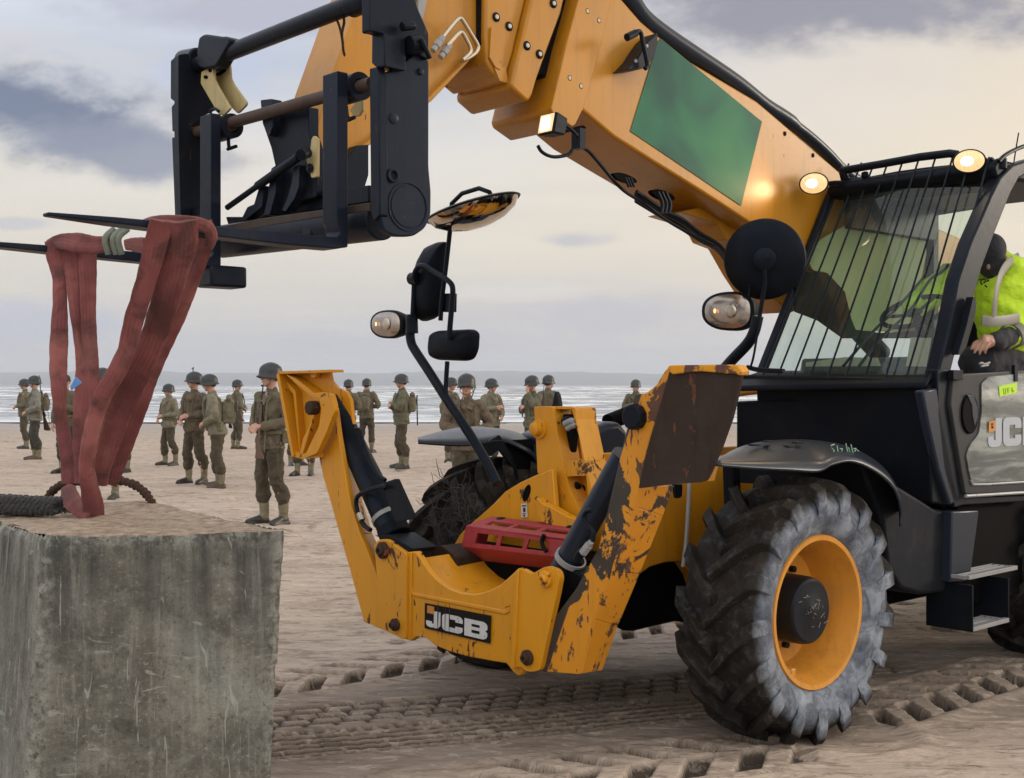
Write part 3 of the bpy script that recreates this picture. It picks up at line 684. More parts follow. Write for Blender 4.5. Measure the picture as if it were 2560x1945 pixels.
for v in bm.verts:
    p = v.co.copy(); n = v.normal.copy()
    f1 = float(fbm(np.array([p.x * 3 + p.y * 2.1]), np.array([p.z * 3 + p.y * 1.7]), 4)[0]) - 0.47
    f2 = float(fbm(np.array([p.x * 16 + p.y * 13]), np.array([p.z * 17 - p.y * 9]), 4)[0])
    e = min(segd(p, a, b) for a, b in ed)
    r = math.exp(-(e / 0.016) ** 2)
    inward = (Vector((cen.x, cen.y, min(p.z, 0.9))) - p).normalized()
    v.co = p + n * f1 * 0.018 + inward * r * (0.004 + 0.040 * max(0, f2 - 0.36)) + n * (f2 - 0.47) * 0.006
    if n.z > 0.6: v.co.z += f1 * 0.02 + (f2 - 0.47) * 0.010
worn = [math.exp(-(min(segd(v.co, a, b) for a, b in ed) / 0.045) ** 2) for v in bm.verts]
me = bpy.data.meshes.new('concrete_block'); bm.to_mesh(me); bm.free()
at = me.attributes.new('worn', 'FLOAT', 'POINT'); at.data.foreach_set('value', worn); me.materials.append(M['concrete'])
for p in me.polygons: p.use_smooth = True
blk = bpy.data.objects.new('concrete_block', me); COL.objects.link(blk)
tag(blk, 'weathered grey concrete block with sand on top and rusty lifting ring', 'concrete block')
# rusty rebar ring (twisted bar) cast into the top
fa = W(c10((228, 1500)), z=ZT - 0.03); fb = W(c10((768, 1545)), z=ZT - 0.03)
rp = []
prof = [((228, 1500), 0.0), ((245, 1455), .06), ((290, 1415), .16), ((340, 1397), .28), ((420, 1390), .42), ((520, 1385), .56), ((600, 1388), .66), ((665, 1408), .78), ((715, 1445), .88), ((748, 1492), .95), ((768, 1545), 1.0)]
for p, s in prof: rp.append(W(c10(p), D=fa.y * (1 - s) + fb.y * s))
rp = smoothpath(rp, 8)
mb = MB(); rr = []
for i in range(len(rp)): rr.append(0.0165 + 0.0035 * (1 if i % 3 == 0 else -0.3) + 0.0015 * math.sin(i * 0.7))
mb.tube(rp, rr, 12); ring = mb.build('lifting_ring', M['rust'], blk, smooth=50)
ring['label'] = 'rusty bent bar ring cast into the block top'

# ------------------------------------------------------------------ red lifting sling
def strand(mb, uvs, pts, thick=0.010, fold=0.5, seed=0, n=36, c=c10, k=8):
    """pts: (cx, cy, width in crop pixels, depth).  A flattened, folded strap"""
    s = {c10: 1.977, c0: 1.0}.get(c, 1.977)
    ctl = [(*W(c((p[0], p[1])), D=p[3]), p[2] / s * ppm(p[3]) / 2) for p in pts]
    P = smoothpath(ctl, k); m = len(P); b0 = len(mb.v)
    rs = random.Random(seed); ph = [rs.uniform(0, 6.28) for _ in range(4)]
    tot = 0
    for i in range(m):
        p = Vector(P[i][:3]); w_ = P[i][3]
        q0 = Vector(P[max(i - 1, 0)][:3]); q1 = Vector(P[min(i + 1, m - 1)][:3])
        tg = (q1 - q0).normalized()
        if i: tot += (p - Vector(P[i - 1][:3])).length
        view = (p - cam.location).normalized()
        side = tg.cross(view).normalized(); nn = side.cross(tg).normalized()
        tw = 0.35 * math.sin(i * 0.21 + ph[0])
        side2 = side * math.cos(tw * 0.4) + nn * math.sin(tw * 0.4)
        for j in range(n):
            u = j / n
            a = 2 * math.pi * u
            cx_, cy_ = math.cos(a), math.sin(a)
            # folded section: sheet with a few ridges
            d = fold * w_ * (0.42 * math.sin(cx_ * 2.1 + ph[1] + i * 0.05) + 0.10 * math.sin(cx_ * 5.2 + ph[2] + i * 0.06) + 0.012 * math.sin(i * .9 + ph[3]))
            wob = 1 + 0.04 * math.sin(i * 0.9 + ph[3] + j)
            pt = p + side2 * (cx_ * w_ * wob) + nn * (cy_ * (thick * .6 + 0.07 * w_) + d)
            mb.v.append(tuple(pt)); uvs.append(((cx_ * 0.5 + 0.5) * (w_ / 0.05), tot * 6))
    for i in range(m - 1):
        for j in range(n):
            a, b = b0 + i * n + j, b0 + i * n + (j + 1) % n
            mb.f.append((a, b, b + n, a + n))
    mb.f.append(tuple(range(b0, b0 + n))[::-1]); mb.f.append(tuple(range(b0 + (m - 1) * n, b0 + m * n)))
DN, DF, DB = 4.36, 5.09, 4.72        # depth at the near fork, the far fork and the ring
def lerp_pts(pts, d0, d1):
    m = len(pts); y0 = pts[0][1]; y1 = pts[-1][1]
    return [(x, y, w_, d0 + (d1 - d0) * ((y - y0) / (y1 - y0))) for x, y, w_ in pts]
def mk(name, parent, strands, label=None):
    mb = MB(); uvs = []
    for s_, kw in strands: strand(mb, uvs, s_, **kw)
    me_o = mb.build(name, M['sling'], parent, uv=uvs, smooth=80)
    if label: me_o['label'] = label
    return me_o
sl_root = empty('lifting_sling', W(c10((460, 1560)), D=4.6)); tag(sl_root, 'faded red webbing sling looped over both fork blades and through the ring', 'lifting sling')
inv = Matrix.Translation(-sl_root.location)
def sling(name, strands):
    o = mk(name, None, strands); o.parent = sl_root; o.matrix_parent_inverse = inv; return o
# right hand bundle over the near fork
sling('strap', [(lerp_pts([(1000, 112, 100), (1022, 180, 84), (988, 300, 72), (930, 440, 80), (868, 570, 100), (800, 700, 110), (730, 860, 110), (672, 1010, 120), (620, 1150, 118), (570, 1290, 110), (535, 1405, 85)], DN + .12, DB + .14), dict(seed=3, fold=.35))])
sling('strap', [(lerp_pts([(880, 100, 190), (888, 200, 172), (862, 330, 150), (826, 460, 140), (786, 600, 130), (722, 760, 125), (655, 900, 130), (590, 1040, 120), (545, 1180, 105), (505, 1320, 85), (500, 1410, 60)], DN - .13, DB + .04), dict(seed=5, fold=.4))])
sling('strap', [(lerp_pts([(800, 104, 110), (768, 220, 112), (735, 350, 100), (700, 470, 95), (660, 600, 95), (625, 740, 85), (575, 850, 90), (510, 960, 85), (468, 1080, 78), (440, 1200, 75), (428, 1310, 72), (440, 1410, 85), (458, 1500, 100), (462, 1560, 105)], DN - .15, DB - .12), dict(seed=7, fold=.3))])
# left hand bundle over the far fork
sling('strap', [(lerp_pts([(285, 215, 120), (275, 290, 84), (292, 380, 66), (296, 520, 70), (292, 680, 85), (288, 820, 84), (292, 940, 74), (298, 1050, 62), (318, 1180, 68), (338, 1290, 72), (345, 1400, 80)], DF - .10, DB + .08), dict(seed=11, fold=.3))])
sling('strap', [(lerp_pts([(350, 210, 100), (348, 290, 80), (358, 400, 66), (372, 560, 52), (385, 690, 40), (398, 800, 46), (405, 920, 70), (408, 1050, 88), (400, 1180, 78), (392, 1300, 52), (392, 1400, 46)], DF - .09, DB + .03), dict(seed=13, fold=.35))])
sling('strap', [(lerp_pts([(420, 212, 110), (430, 290, 92), (434, 400, 82), (436, 560, 74), (442, 700, 74), (452, 830, 72), (455, 940, 60), (438, 1040, 44), (425, 1150, 36)], DF - .08, DB + .10), dict(seed=17, fold=.3))])
# pale loop under the ring
sling('loop', [([(335, 1420, 70, DB + .02), (352, 1480, 90, DB - .06), (385, 1530, 70, DB - .12), (440, 1560, 60, DB - .14)], dict(seed=19, fold=.5))])
# cloth lying along the far fork
sling('wrap', [([(240, 222, 50, DF - .06), (300, 205, 74, DF - .14), (380, 210, 96, DF - .20), (460, 222, 92, DF - .22), (545, 216, 70, DF - .26)], dict(seed=23, fold=.3)),
               ([(620, 222, 50, DF - .3), (665, 222, 70, DF - .36), (715, 225, 80, DF - .42)], dict(seed=29, fold=.3))])
# over the top of the near fork
sling('wrap', [([(690, 120, 30, DN + .10), (760, 104, 50, DN - .05), (860, 104, 60, DN - .10), (960, 114, 66, DN - .10), (1025, 135, 62, DN - .06), (1046, 180, 56, DN - .02), (1030, 230, 50, DN)], dict(seed=31, fold=.25, thick=.02))])
mb = MB(); b0 = None
for cx_ in (560, 598, 625):
    p = W(c10((cx_, 208)), D=DF - .25); mb.tube(smoothpath([p + Vector((0.012, -0.02, .05)), p + Vector((-.02, -.035, .01)), p + Vector((-.012, -.02, -.05))], 5), [0.012] * 10 + [0.012], 10)
o = mb.build('stitched_eye', m_cloth('grey_green_webbing', (0.10, 0.13, 0.11), (0.18, 0.21, 0.18)), sl_root, smooth=60); o.matrix_parent_inverse = inv
mb = MB(); a = [W(c10(p), D=4.78) for p in ((345, 925), (372, 875), (402, 905), (392, 915), (350, 942))]
mb.prism(a, (0.0, 0.012, 0.002)); o = mb.build('tag', m_simple('blue_tag', (0.10, 0.26, 0.62), 0.6), sl_root, bevel=.002); o.matrix_parent_inverse = inv; o['label'] = 'pale blue sewn tag'

# ------------------------------------------------------------------ black braided rope on the block
mb = MB(); ax = smoothpath([W(c10((-160, 1505)), D=4.75), W(c10((0, 1512)), D=4.72), W(c10((150, 1518)), D=4.70), W(c10((290, 1520)), D=4.66)], 26)
for i in range(4):
    for lvl in (0,):
        pts = []
        for k, p in enumerate(ax):
            a = k * 0.34 + i * math.pi / 2
            pts.append(Vector(p) + Vector((0.010 * math.sin(2 * a), 0.030 * math.cos(a), 0.022 * math.sin(2 * a) + 0.006)))
        mb.tube(pts, [0.0165 + 0.002 * math.sin(k * 1.3) for k in range(len(pts))], 10)
for q in range(10):                      # frayed end
    p0 = Vector(ax[-1]); d = Vector((random.uniform(.02, .06), random.uniform(-.03, .03), random.uniform(-.03, .0)))
    mb.tube([p0 + Vector((-.02, random.uniform(-.03, .03), random.uniform(-.01, .02))), p0 + d * .5, p0 + d + Vector((0, 0, -.006))], [.005, .004, .0015], 6)
o = mb.build('rope', m_cloth('black_rope', (0.010, 0.010, 0.011), (0.028, 0.028, 0.030), 40, 0.8, 0.6, fold=60), smooth=60)
tag(o, 'thick black braided rope lying on top of the concrete block', 'rope')

# ------------------------------------------------------------------ telehandler
TH_ = empty('telehandler', (OX, OY, 0), TH)
tag(TH_, 'yellow and black telescopic handler with raised boom, forks and folded stabiliser legs', 'telehandler')
def py_(mb, c, pts, y, th): return mb.prism([V(c(p), y=y) for p in pts], (0, th, 0))
def px_(mb, c, pts, x, th): return mb.prism([V(c(p), x=x) for p in pts], (th, 0, 0))
def round_poly(pts, r, n=4):
    """round the corners of a 2D crop polygon"""
    out = []
    for i, p in enumerate(pts):
        p = Vector(p).to_2d(); a = Vector(pts[i - 1]).to_2d(); b = Vector(pts[(i + 1) % len(pts)]).to_2d()
        da = (a - p); db = (b - p); ra = min(r, da.length * .45); rb = min(r, db.length * .45)
        p0 = p + da.normalized() * ra; p1 = p + db.normalized() * rb
        for k in range(n + 1):
            u = k / n; out.append(tuple(p0 * (1 - u) ** 2 + p * 2 * u * (1 - u) + p1 * u * u))
    return out
def ell(c, cx, cy, rx, ry, n=24, rot=0):
    return [(cx + rx * math.cos(a) * math.cos(rot) - ry * math.sin(a) * math.sin(rot), cy + rx * math.cos(a) * math.sin(rot) + ry * math.sin(a) * math.cos(rot)) for a in [2 * math.pi * k / n for k in range(n)]]
def tubep(mb, c, pts, r, x=None, y=None, k=6, n=10, smooth=True):
    P = [V(c(p[:2]), x=(p[2] if (len(p) > 2 and x is None and y is None) else x), y=y) for p in pts]
    if smooth and len(P) > 2: P = [Vector(q) for q in smoothpath(P, k)]
    return mb.tube(P, r, n)

# ---- wheels
def tyre_mesh():
    mb = MB()
    prof = [(-.13, .335), (-.155, .345), (-.185, .38), (-.207, .44), (-.204, .485), (-.190, .522), (-.17, .542), (-.12, .553), (-.06, .558), (0, .560)]
    prof = prof + [(-a, r) for a, r in prof[-2::-1]]
    mb.lathe((0, 0, 0), (0, 1, 0), prof, 96)
    def base(ay):
        # radius of lug top and carcass at lateral distance
        pts = [(0.0, .573), (.06, .571), (.12, .566), (.17, .556), (.192, .535), (.205, .50)]
        return pts
    NL = 17
    for s in (-1, 1):
        for i in range(NL):
            ph0 = 2 * math.pi * (i + (0.5 if s > 0 else 0)) / NL
            secs = []
            path = [(-.018, .558, .050), (.04, .558, .052), (.09, .556, .052), (.14, .550, .052), (.182, .540, .052), (.206, .518, .042), (.216, .48, .018), (.210, .445, .004)]
            for j, (ay, rb, hgt) in enumerate(path):
                u = max(0, ay) / 0.2
                ph = ph0 + 0.36 * min(u, 1.02) ** 0.85
                wt = (0.025 + 0.008 * u) / .6; wb = wt + 0.018
                if j >= 5: wt *= 1.15
                tp = rb + hgt
                ayt = ay + (0.006 if j in (5, 6) else 0)
                f = lambda r_, a_, yy: Vector((-r_ * math.cos(a_), s * yy, r_ * math.sin(a_)))
                rb2 = rb - 0.012
                sec = [f(rb2, ph - wb, ay - .004 * (j > 4)), f(tp, ph - wt, ayt), f(tp, ph + wt, ayt), f(rb2, ph + wb, ay - .004 * (j > 4))]
                secs.append(sec)
            vs = [v for se in secs for v in se]; fs = [(0, 1, 2, 3), tuple(4 * (len(secs) - 1) + q for q in (3, 2, 1, 0))]
            for j in range(len(secs) - 1):
                for q in range(4): fs.append((4 * j + q, 4 * j + 4 + q, 4 * j + 4 + (q + 1) % 4, 4 * j + (q + 1) % 4))
            mb.add(vs, fs)
    for r_ in (.40, .455):        # moulded rings on the sidewall
        for s in (-1, 1): pass
    return mb
def wheel(x, y, z, side, first=None):
    wr = empty('wheel', (x, y, z)); wr.parent = TH_
    if side < 0: wr.rotation_euler = (0, 0, 0)
    if first is None:
        tyre = tyre_mesh().build('tyre', M['tyre'], wr, smooth=28, bevel=.004)
        mb = MB()
        mb.lathe((0, 0, 0), (0, -1, 0), [(.125, .345), (.155, .352), (.168, .345), (.166, .325), (.15, .318), (.11, .312), (.085, .300), (.05, .296), (.02, .283), (-.02, .280), (-.045, .268), (-.06, .22), (-.062, .10), (-.062, .02)], 72)
        mb.lathe((0, 0, 0), (0, 1, 0), [(.06, .268), (.125, .31), (.155, .352), (.165, .34), (.15, .32)], 48)
        rim = mb.build('rim', M['rim'], wr, smooth=30)
        mb = MB()
        a = 2.1
        mb.obox((-.19, -.12, -.25), (.035, 0, 0), (0, .03, 0), (0, 0, .02)); mb.build('valve_guard', M['rim'], rim, bevel=.006)
        mb = MB()
        mb.lathe((0, 0, 0), (0, -1, 0), [(-.06, .0), (-.06, .158), (.09, .155), (.118, .148), (.126, .136), (.126, .03), (.130, .02), (.130, 0)], 40)
        for k in range(0):
            q = 2 * math.pi * k / 10; mb.cyl((.120 * math.cos(q), -.12, .120 * math.sin(q)), (.120 * math.cos(q), -.136, .120 * math.sin(q)), .010, 6)
        hub = mb.build('hub', M['hub'], wr, bevel=.002, smooth=30)
        mb = MB()                      # scratched chalky marks on the hub face
        rr_ = random.Random(4)
        for k in range(26):
            q = rr_.uniform(0, 6.28); r0 = rr_.uniform(.01, .11); q2 = q + rr_.uniform(-.5, .5); r1 = r0 + rr_.uniform(-.02, .03)
            mb.tube([(r0 * math.cos(q), -.1335, r0 * math.sin(q)), (r1 * math.cos(q2), -.1335, r1 * math.sin(q2))], .0011, 4)
        mb.build('scratch_marks', M['steel'], hub, smooth=None)
        for k in range(8):
            q = 2 * math.pi * (k + .3) / 8
            nb = MB(); nb.cyl((.19 * math.cos(q), .062, .19 * math.sin(q)), (.19 * math.cos(q), .035, .19 * math.sin(q)), .016, 6); nb.build('wheel_nut', M['black'], rim, smooth=None)
    else:
        def cp(o, par):
            c = o.copy(); COL.objects.link(c); c.parent = par
            for ch in o.children: cp(ch, c)
        for ch in first.children: cp(ch, wr)
        wr.rotation_euler = (0, R(17 * (1 if side < 0 else 3)), 0 if side < 0 else math.pi)
    return wr
WZ = 0.575
w1 = wheel(-0.045, -1.0, WZ, -1)
w2 = wheel(-0.045, 1.0, WZ, 1, w1); w3 = wheel(2.58, -1.0, WZ, -1, w1); w4 = wheel(2.58, 1.0, WZ, 1, w1)
w1['label'] = 'near front wheel'; w2['label'] = 'far front wheel'; w3['label'] = 'near rear wheel'; w4['label'] = 'far rear wheel'

# ---- chassis, axle
mb = MB()
mb.prism([V(c4(p), y=-.52) for p in [(640, 1230), (800, 1112), (850, 1075), (930, 1052), (1010, 1046), (1060, 1120), (1100, 1250), (1240, 1330), (1500, 1330), (1560, 560), (1190, 560), (1170, 640), (960, 640), (800, 800)]], (0, .06, 0))
mb.box((-.55, -.45, .80), (2.9, .45, 1.00)); mb.box((-.2, .40, .62), (3.0, .46, 1.22))
mb.box((0.0, -.46, 1.02), (1.0, .46, 1.18))
mb.build('chassis', M['yellow'], TH_, bevel=.006)
mb = MB(); mb.tube([(-.02, -.86, WZ), (-.02, -.5, WZ), (-.02, -.3, WZ - .03), (-.02, 0, WZ - .06), (-.02, .3, WZ - .03), (-.02, .5, WZ), (-.02, .86, WZ)], [.12, .10, .13, .20, .13, .10, .12], 20)
mb.tube([(2.78, -.86, WZ), (2.78, -.3, WZ - .03), (2.78, 0, WZ - .06), (2.78, .3, WZ - .03), (2.78, .86, WZ)], [.12, .10, .20, .10, .12], 20)
mb.box((.2, -.62, .36), (2.5, .5, .80)); mb.box((-.75, -.42, .48), (.25, .42, .80))
mb.cyl((-.2, -.75, .50), (-.2, .75, .50), .045, 12)
mb.build('axle_housing', M['dark'], TH_, bevel=.01)
mb = MB(); px_(mb, c4, [(1213, 560), (1265, 560), (1272, 790), (1222, 790)], -.25, .05); mb.build('hose_guard', M['plastic'], TH_)
mb = MB(); tubep(mb, c4, [(1046, 650), (1040, 800), (1030, 950), (1015, 1075)], .010, y=-.60, n=8); mb.build('grease_rod', M['steel'], TH_)
mb = MB(); mb.prism([V(c4(p), y=-.60) for p in round_poly([(972, 660), (1014, 660), (1012, 725), (985, 735)], 10)], (0, .02, 0)); mb.build('lock_tab', M['black'], TH_, bevel=.003)

# ---- fenders
def strip_mesh(a, b, n=4):
    a = smoothpath(a, 5); b = smoothpath(b, 5); m = min(len(a), len(b)); mb = MB()
    for i in range(m):
        for j in range(n + 1):
            u = j / n; p = Vector(a[i]) * (1 - u) + Vector(b[i]) * u
            p.z += 0.025 * math.sin(u * math.pi); mb.v.append(tuple(p))
    for i in range(m - 1):
        for j in range(n):
            q = i * (n + 1) + j; mb.f.append((q, q + 1, q + n + 2, q + n + 1))
    return mb
near = [V(c7(p), y=-1.24) for p in [(352, 210), (520, 224), (700, 234), (838, 240), (905, 208), (1000, 195), (1110, 245), (1190, 320), (1225, 420), (1222, 500)]]
far = [V(c7(p), y=-.80) for p in [(356, 206), (430, 150), (540, 112), (700, 96), (830, 100), (930, 118), (1020, 150), (1110, 205), (1180, 275), (1215, 330)]]
fd = strip_mesh(near, far, 5).build('front_fender', M['fender'], TH_, smooth=60, solid=.012)
mb = MB()
for (x, y, rx, ry, rt) in [(550, 130, 22, 6, 0), (600, 150, 4, 22, .5), (612, 112, 16, 4, -.1), (712, 136, 20, 6, 0), (752, 118, 20, 5, 0)]:
    mb = MB(); mb.prism([V(c7(p), y=-1.0) + Vector((0, 0, .012)) for p in ell(c7, x, y, rx, ry, 14, rt)], (0, .03, 0)); mb.build('fender_bolt', M['black'], fd, bevel=.002)
def strokes(c, strs, plane, r, off):
    mb = MB()
    for s_ in strs:
        P = [V(c(p), **plane) + Vector(off) for p in s_]; mb.tube(P, r, 5)
    return mb
wr_ = [[(912, 145), (895, 150), (902, 165), (912, 172), (905, 184)], [(925, 150), (930, 182), (940, 180)], [(940, 165), (950, 165), (944, 180), (952, 180)], [(966, 140), (975, 184), (985, 180), (978, 160)], [(990, 145), (1000, 186)], [(1003, 165), (1014, 162), (1008, 178)], [(1018, 170), (1026, 176)]]
mb = strokes(c7, wr_, dict(y=-1.12), .0025, (0, -.0, .03)); mb.build('chalk_writing', M['chalk'], fd, smooth=None)
for sg_ in (-1, 1): mb = MB(); mb.box((0.10, min(sg_ * .95, sg_ * .5), 1.12), (0.18, max(sg_ * .95, sg_ * .5), 1.20)); mb.build('fender_bracket', M['black'], TH_)
nf = [V(c12(p), y=1.22) for p in [(842, 520), (950, 470), (1080, 440), (1200, 436), (1330, 450), (1450, 480), (1540, 530), (1600, 600)]]
ff = [V(c12(p), y=.80) for p in [(842, 524), (950, 532), (1080, 538), (1190, 530), (1310, 512), (1400, 540), (1500, 600), (1560, 700)]]
f2 = strip_mesh(ff, nf, 5).build('front_fender', M['fender'], TH_, smooth=60, solid=.012)
mb = MB(); mb.prism([V(c12(p), y=.80) for p in [(1190, 545), (1310, 478), (1360, 560), (1410, 660), (1420, 745), (1395, 740), (1370, 640), (1310, 560), (1260, 600)]], (0, .02, 0)); mb.build('mud_flap', M['plastic'], TH_)
mb = MB()
for s in range(3):
    mb.prism([V(c12(p), y=.84 + .01 * s) for p in [(1320, 510), (1500, 500), (1530, 700), (1440, 720), (1400, 640), (1350, 560)]], (0, .006, 0))
mb.build('inner_guard', M['dark'], TH_)

# ---- engine cover on the far side
mb = MB(); p_ = [V(c4(p), y=.60) for p in [(498, 428), (640, 352), (700, 345), (745, 395), (760, 560), (540, 560)]]
mb.prism(p_, (0, .55, 0)); mb.build('engine_cover', M['fender'], TH_, bevel=.04, seg=3)
mb = MB(); mb.prism([V(c4(p), y=.50) for p in [(530, 565), (700, 512), (760, 510), (760, 640), (560, 690)]], (0, .05, 0)); mb.build('chassis_side', M['yellow'], TH_, bevel=.006)
mb = MB(); mb.cyl(V(c4((640, 352)), y=.75), V(c4((770, 300)), y=.75), .05, 16); mb.build('exhaust_pipe', M['dark'], TH_)

# ---- front stabiliser frame
XF = -1.15
mb = MB()
front = [(690, 1022), (738, 1022), (765, 1065), (800, 1118), (850, 1172), (910, 1212), (970, 1233), (1040, 1240), (1110, 1222), (1170, 1190), (1225, 1140), (1262, 1105), (1276, 1640), (1262, 1660), (1235, 1640), (1200, 1595), (1120, 1582), (1000, 1560), (900, 1532), (830, 1500), (790, 1465), (740, 1458), (712, 1480), (686, 1470)]
px_(mb, c3, front, XF, .035)
fr = mb.build('front_frame', M['yellow_worn'], TH_, bevel=.006)
mb = MB()      # pressed swage on the plate
sw = [(712, 1210), (720, 1232), (1190, 1322), (1215, 1300), (1215, 1330), (1190, 1345), (725, 1252), (712, 1240)]
px_(mb, c3, sw, XF - .006, .012); px_(mb, c3, [(1180, 1240), (1240, 1170), (1244, 1600), (1222, 1590), (1218, 1300), (1190, 1310)], XF - .008, .012)
px_(mb, c3, [(690, 1024), (712, 1024), (708, 1478), (688, 1474)], XF - .010, .014)
mb.build('swage', M['yellow_worn'], fr, bevel=.004)
# tray behind the front plate
mb = MB()
q = [V(c3(p), x=XF + .03) for p in [(738, 1060), (800, 1150), (860, 1205), (960, 1262), (1040, 1268), (1150, 1230), (1240, 1170)]]
ed_ = [Vector((-.62, v.y, v.z)) for v in q]
floor_z = min(v.z for v in q)
mb2 = MB()
for i in range(len(q) - 1):
    a, b = q[i], q[i + 1]
    mb2.add([a, b, Vector((-.55, b.y * .95, b.z + .02)), Vector((-.55, a.y * .95, a.z + .02)), a - Vector((0, 0, .015)), b - Vector((0, 0, .015)), Vector((-.55, b.y * .95, b.z + .005)), Vector((-.55, a.y * .95, a.z + .005))],
            [(0, 1, 2, 3), (7, 6, 5, 4), (0, 4, 5, 1), (1, 5, 6, 2), (2, 6, 7, 3), (3, 7, 4, 0)])
mb2.build('tray', M['yellow_worn'], fr, smooth=60)
mb = MB(); mb.prism([V(c3(p), x=-.92) for p in [(720, 1020), (865, 990), (950, 1050), (950, 1110), (880, 1090), (790, 1060)]], (.30, 0, 0)); mb.build('wear_plate', M['rust_plate'], fr, bevel=.004)
# clevis plates with pins: left pair and right
def plate_x(name, c, pts, x, th, m, par, rr=12, bev=.005):
    mb = MB(); px_(mb, c, round_poly(pts, rr), x, th); return mb.build(name, m, par, bevel=bev)
lc = plate_x('clevis_plate', c3, [(522, 985), (545, 960), (590, 958), (650, 1005), (688, 1030), (686, 1472), (662, 1470), (640, 1455), (560, 1420), (470, 1382), (540, 1200)], XF - .022, .03, M['yellow_worn'], fr, 20)
rc = plate_x('clevis_plate', c4, [(182, 1098), (205, 1082), (255, 1112), (330, 1070), (385, 1090), (398, 1130), (385, 1200), (300, 1590), (262, 1600), (225, 1595), (205, 1572), (150, 1585), (165, 1560)], XF - .026, .03, M['yellow_worn'], fr, 18)
mb = MB()
for (x, y, a) in [(400, 1130, -1)]: px_(mb, c4, [(176, 1095), (192, 1090), (170, 1580), (152, 1580)], XF - .035, .02)
mb.build('rib', M['yellow_worn'], fr, bevel=.003)
for c, p, r_ in [(c3, (567, 1015), .042), (c3, (630, 1396), .030), (c4, (330, 1135), .036), (c4, (238, 1528), .034)]:
    o_ = V(c(p), x=XF - .03); mb = MB(); mb.lathe(o_, (-1, 0, 0), [(-.02, r_), (.010, r_), (.014, r_ * .85), (.014, r_ * .62), (.026, r_ * .58), (.030, r_ * .5), (.030, r_ * .28), (.012, r_ * .26), (.012, 0)], 28)
    mb.build('pivot_pin', M['rust'] if c is c3 or p[1] > 1400 else M['yellow_chip'], fr, smooth=40)
# JCB plate
def lettering(P0, U, Vv, depth, letters, name, par, m, nrm):
    """P0 origin, U and Vv vectors along the width and height of the text box"""
    G = {'J': ([[(.36, 1), (.66, 1), (.66, .2), (.56, .04), (.46, 0), (.16, 0), (.05, .05), (0, .16), (0, .36), (.26, .36), (.27, .24), (.36, .24)]], .74),
         'C': ([[(.16, 1), (.74, 1), (.86, .94), (.92, .82), (.92, .62), (.60, .62), (.60, .74), (.34, .74), (.31, .70), (.31, .30), (.34, .26), (.60, .26), (.60, .38), (.92, .38), (.92, .18), (.86, .06), (.74, 0), (.16, 0), (.05, .06), (0, .18), (0, .82), (.05, .94)]], 1.0),
         'B': ([[(0, 0), (.30, 0), (.30, 1), (0, 1)], [(.301, .76), (.66, .76), (.66, .60), (.301, .60), (.301, .42), (.66, .42), (.66, .24), (.301, .24), (.301, 0), (.80, 0), (.92, .07), (.98, .20), (.98, .40), (.90, .50), (.98, .60), (.98, .82), (.92, .94), (.80, 1), (.301, 1)]], 1.0)}
    tot = sum(G[l][1] for l in letters); x = 0; objs = []
    for l in letters:
        mb = MB()
        for poly in G[l][0]:
            mb.prism([P0 + U * ((x + a) / tot) + Vv * b for a, b in poly], nrm * depth)
        o_ = mb.build('letter', m, par, smooth=None); objs.append(o_); x += G[l][1]
    return objs
TL, TR, BR, BL = [V(c3(p), x=XF - .006) for p in [(785, 1285), (1122, 1350), (1118, 1493), (783, 1413)]]
n_ = Vector((-1, 0, 0))
mb = MB(); mb.prism([TL, TR, BR, BL], (-.003, 0, 0)); jp = mb.build('badge_plate', M['black_mark'], fr, smooth=None)
U = (BR - BL); Vv = (TL - BL)
lettering(BL + U * .03 + Vv * .10 + n_ * .0035, U * .94, Vv * .66, .0015, 'JCB', 'logo', jp, m_paint('worn_white', (0.62, 0.63, 0.65), 0.9, 0.4, 0.6, chipcol=(0.12, 0.08, 0.05), coat=0, scale=2.0), n_)
mb = MB(); o_ = BL + U * .05 + Vv * .64 + n_ * .006; mb.prism([o_, o_ + U * .11, o_ + U * .11 + Vv * .30, o_ + Vv * .30], (-.001, 0, 0)); mb.build('emblem', M['orange_mark'], jp, smooth=None)
# rust runs over the badge
mb = MB()
for u, w_ in ((.22, .012), (.40, .010), (.335, .006)):
    a = BL + U * u + n_ * .0065; pts = [a + Vv * 1.25, a + Vv * .9 + U * w_, a + Vv * .4 + U * w_ * .5, a - Vv * .1 + U * w_ * .3, a - Vv * .1, a + Vv * .5 - U * w_ * .6, a + Vv * .95 - U * w_ * .4]
    mb.prism(pts, (-.0005, 0, 0))
mb.build('rust_streak', M['rust'], jp, smooth=None)

# back panel, gussets and tower of the stabiliser frame
XB = -.66
mb = MB(); px_(mb, c5, [(-60, 1400), (0, 1295), (80, 1215), (180, 1130), (280, 1040), (380, 935), (500, 862), (640, 797), (775, 748), (800, 1060), (850, 1170), (1040, 1170), (1080, 1290), (1000, 1420), (700, 1500), (300, 1480), (100, 1500), (-40, 1560)], XB, .03)
bp = mb.build('back_panel', M['yellow_worn'], fr, bevel=.005)
mb = MB(); px_(mb, c5, ell(c5, 558, 950, 26, 74, 20, .28), XB - .004, .012); mb.build('slot', M['dark'], bp, smooth=None)
mb = MB(); px_(mb, c5, [(512, 1040), (562, 1036), (566, 1152), (514, 1156)], XB - .006, .004); stk = mb.build('sticker', M['sticker'], bp, smooth=None)
mb = MB()
for (x0, x1, y0, y1) in [(520, 556, 1052, 1062), (530, 548, 1074, 1108), (524, 552, 1120, 1126), (532, 546, 1134, 1146)]: px_(mb, c5, [(x0, y0), (x1, y0), (x1, y1), (x0, y1)], XB - .0075, .001)
mb.build('sticker_print', M['black_mark'], stk, smooth=None)
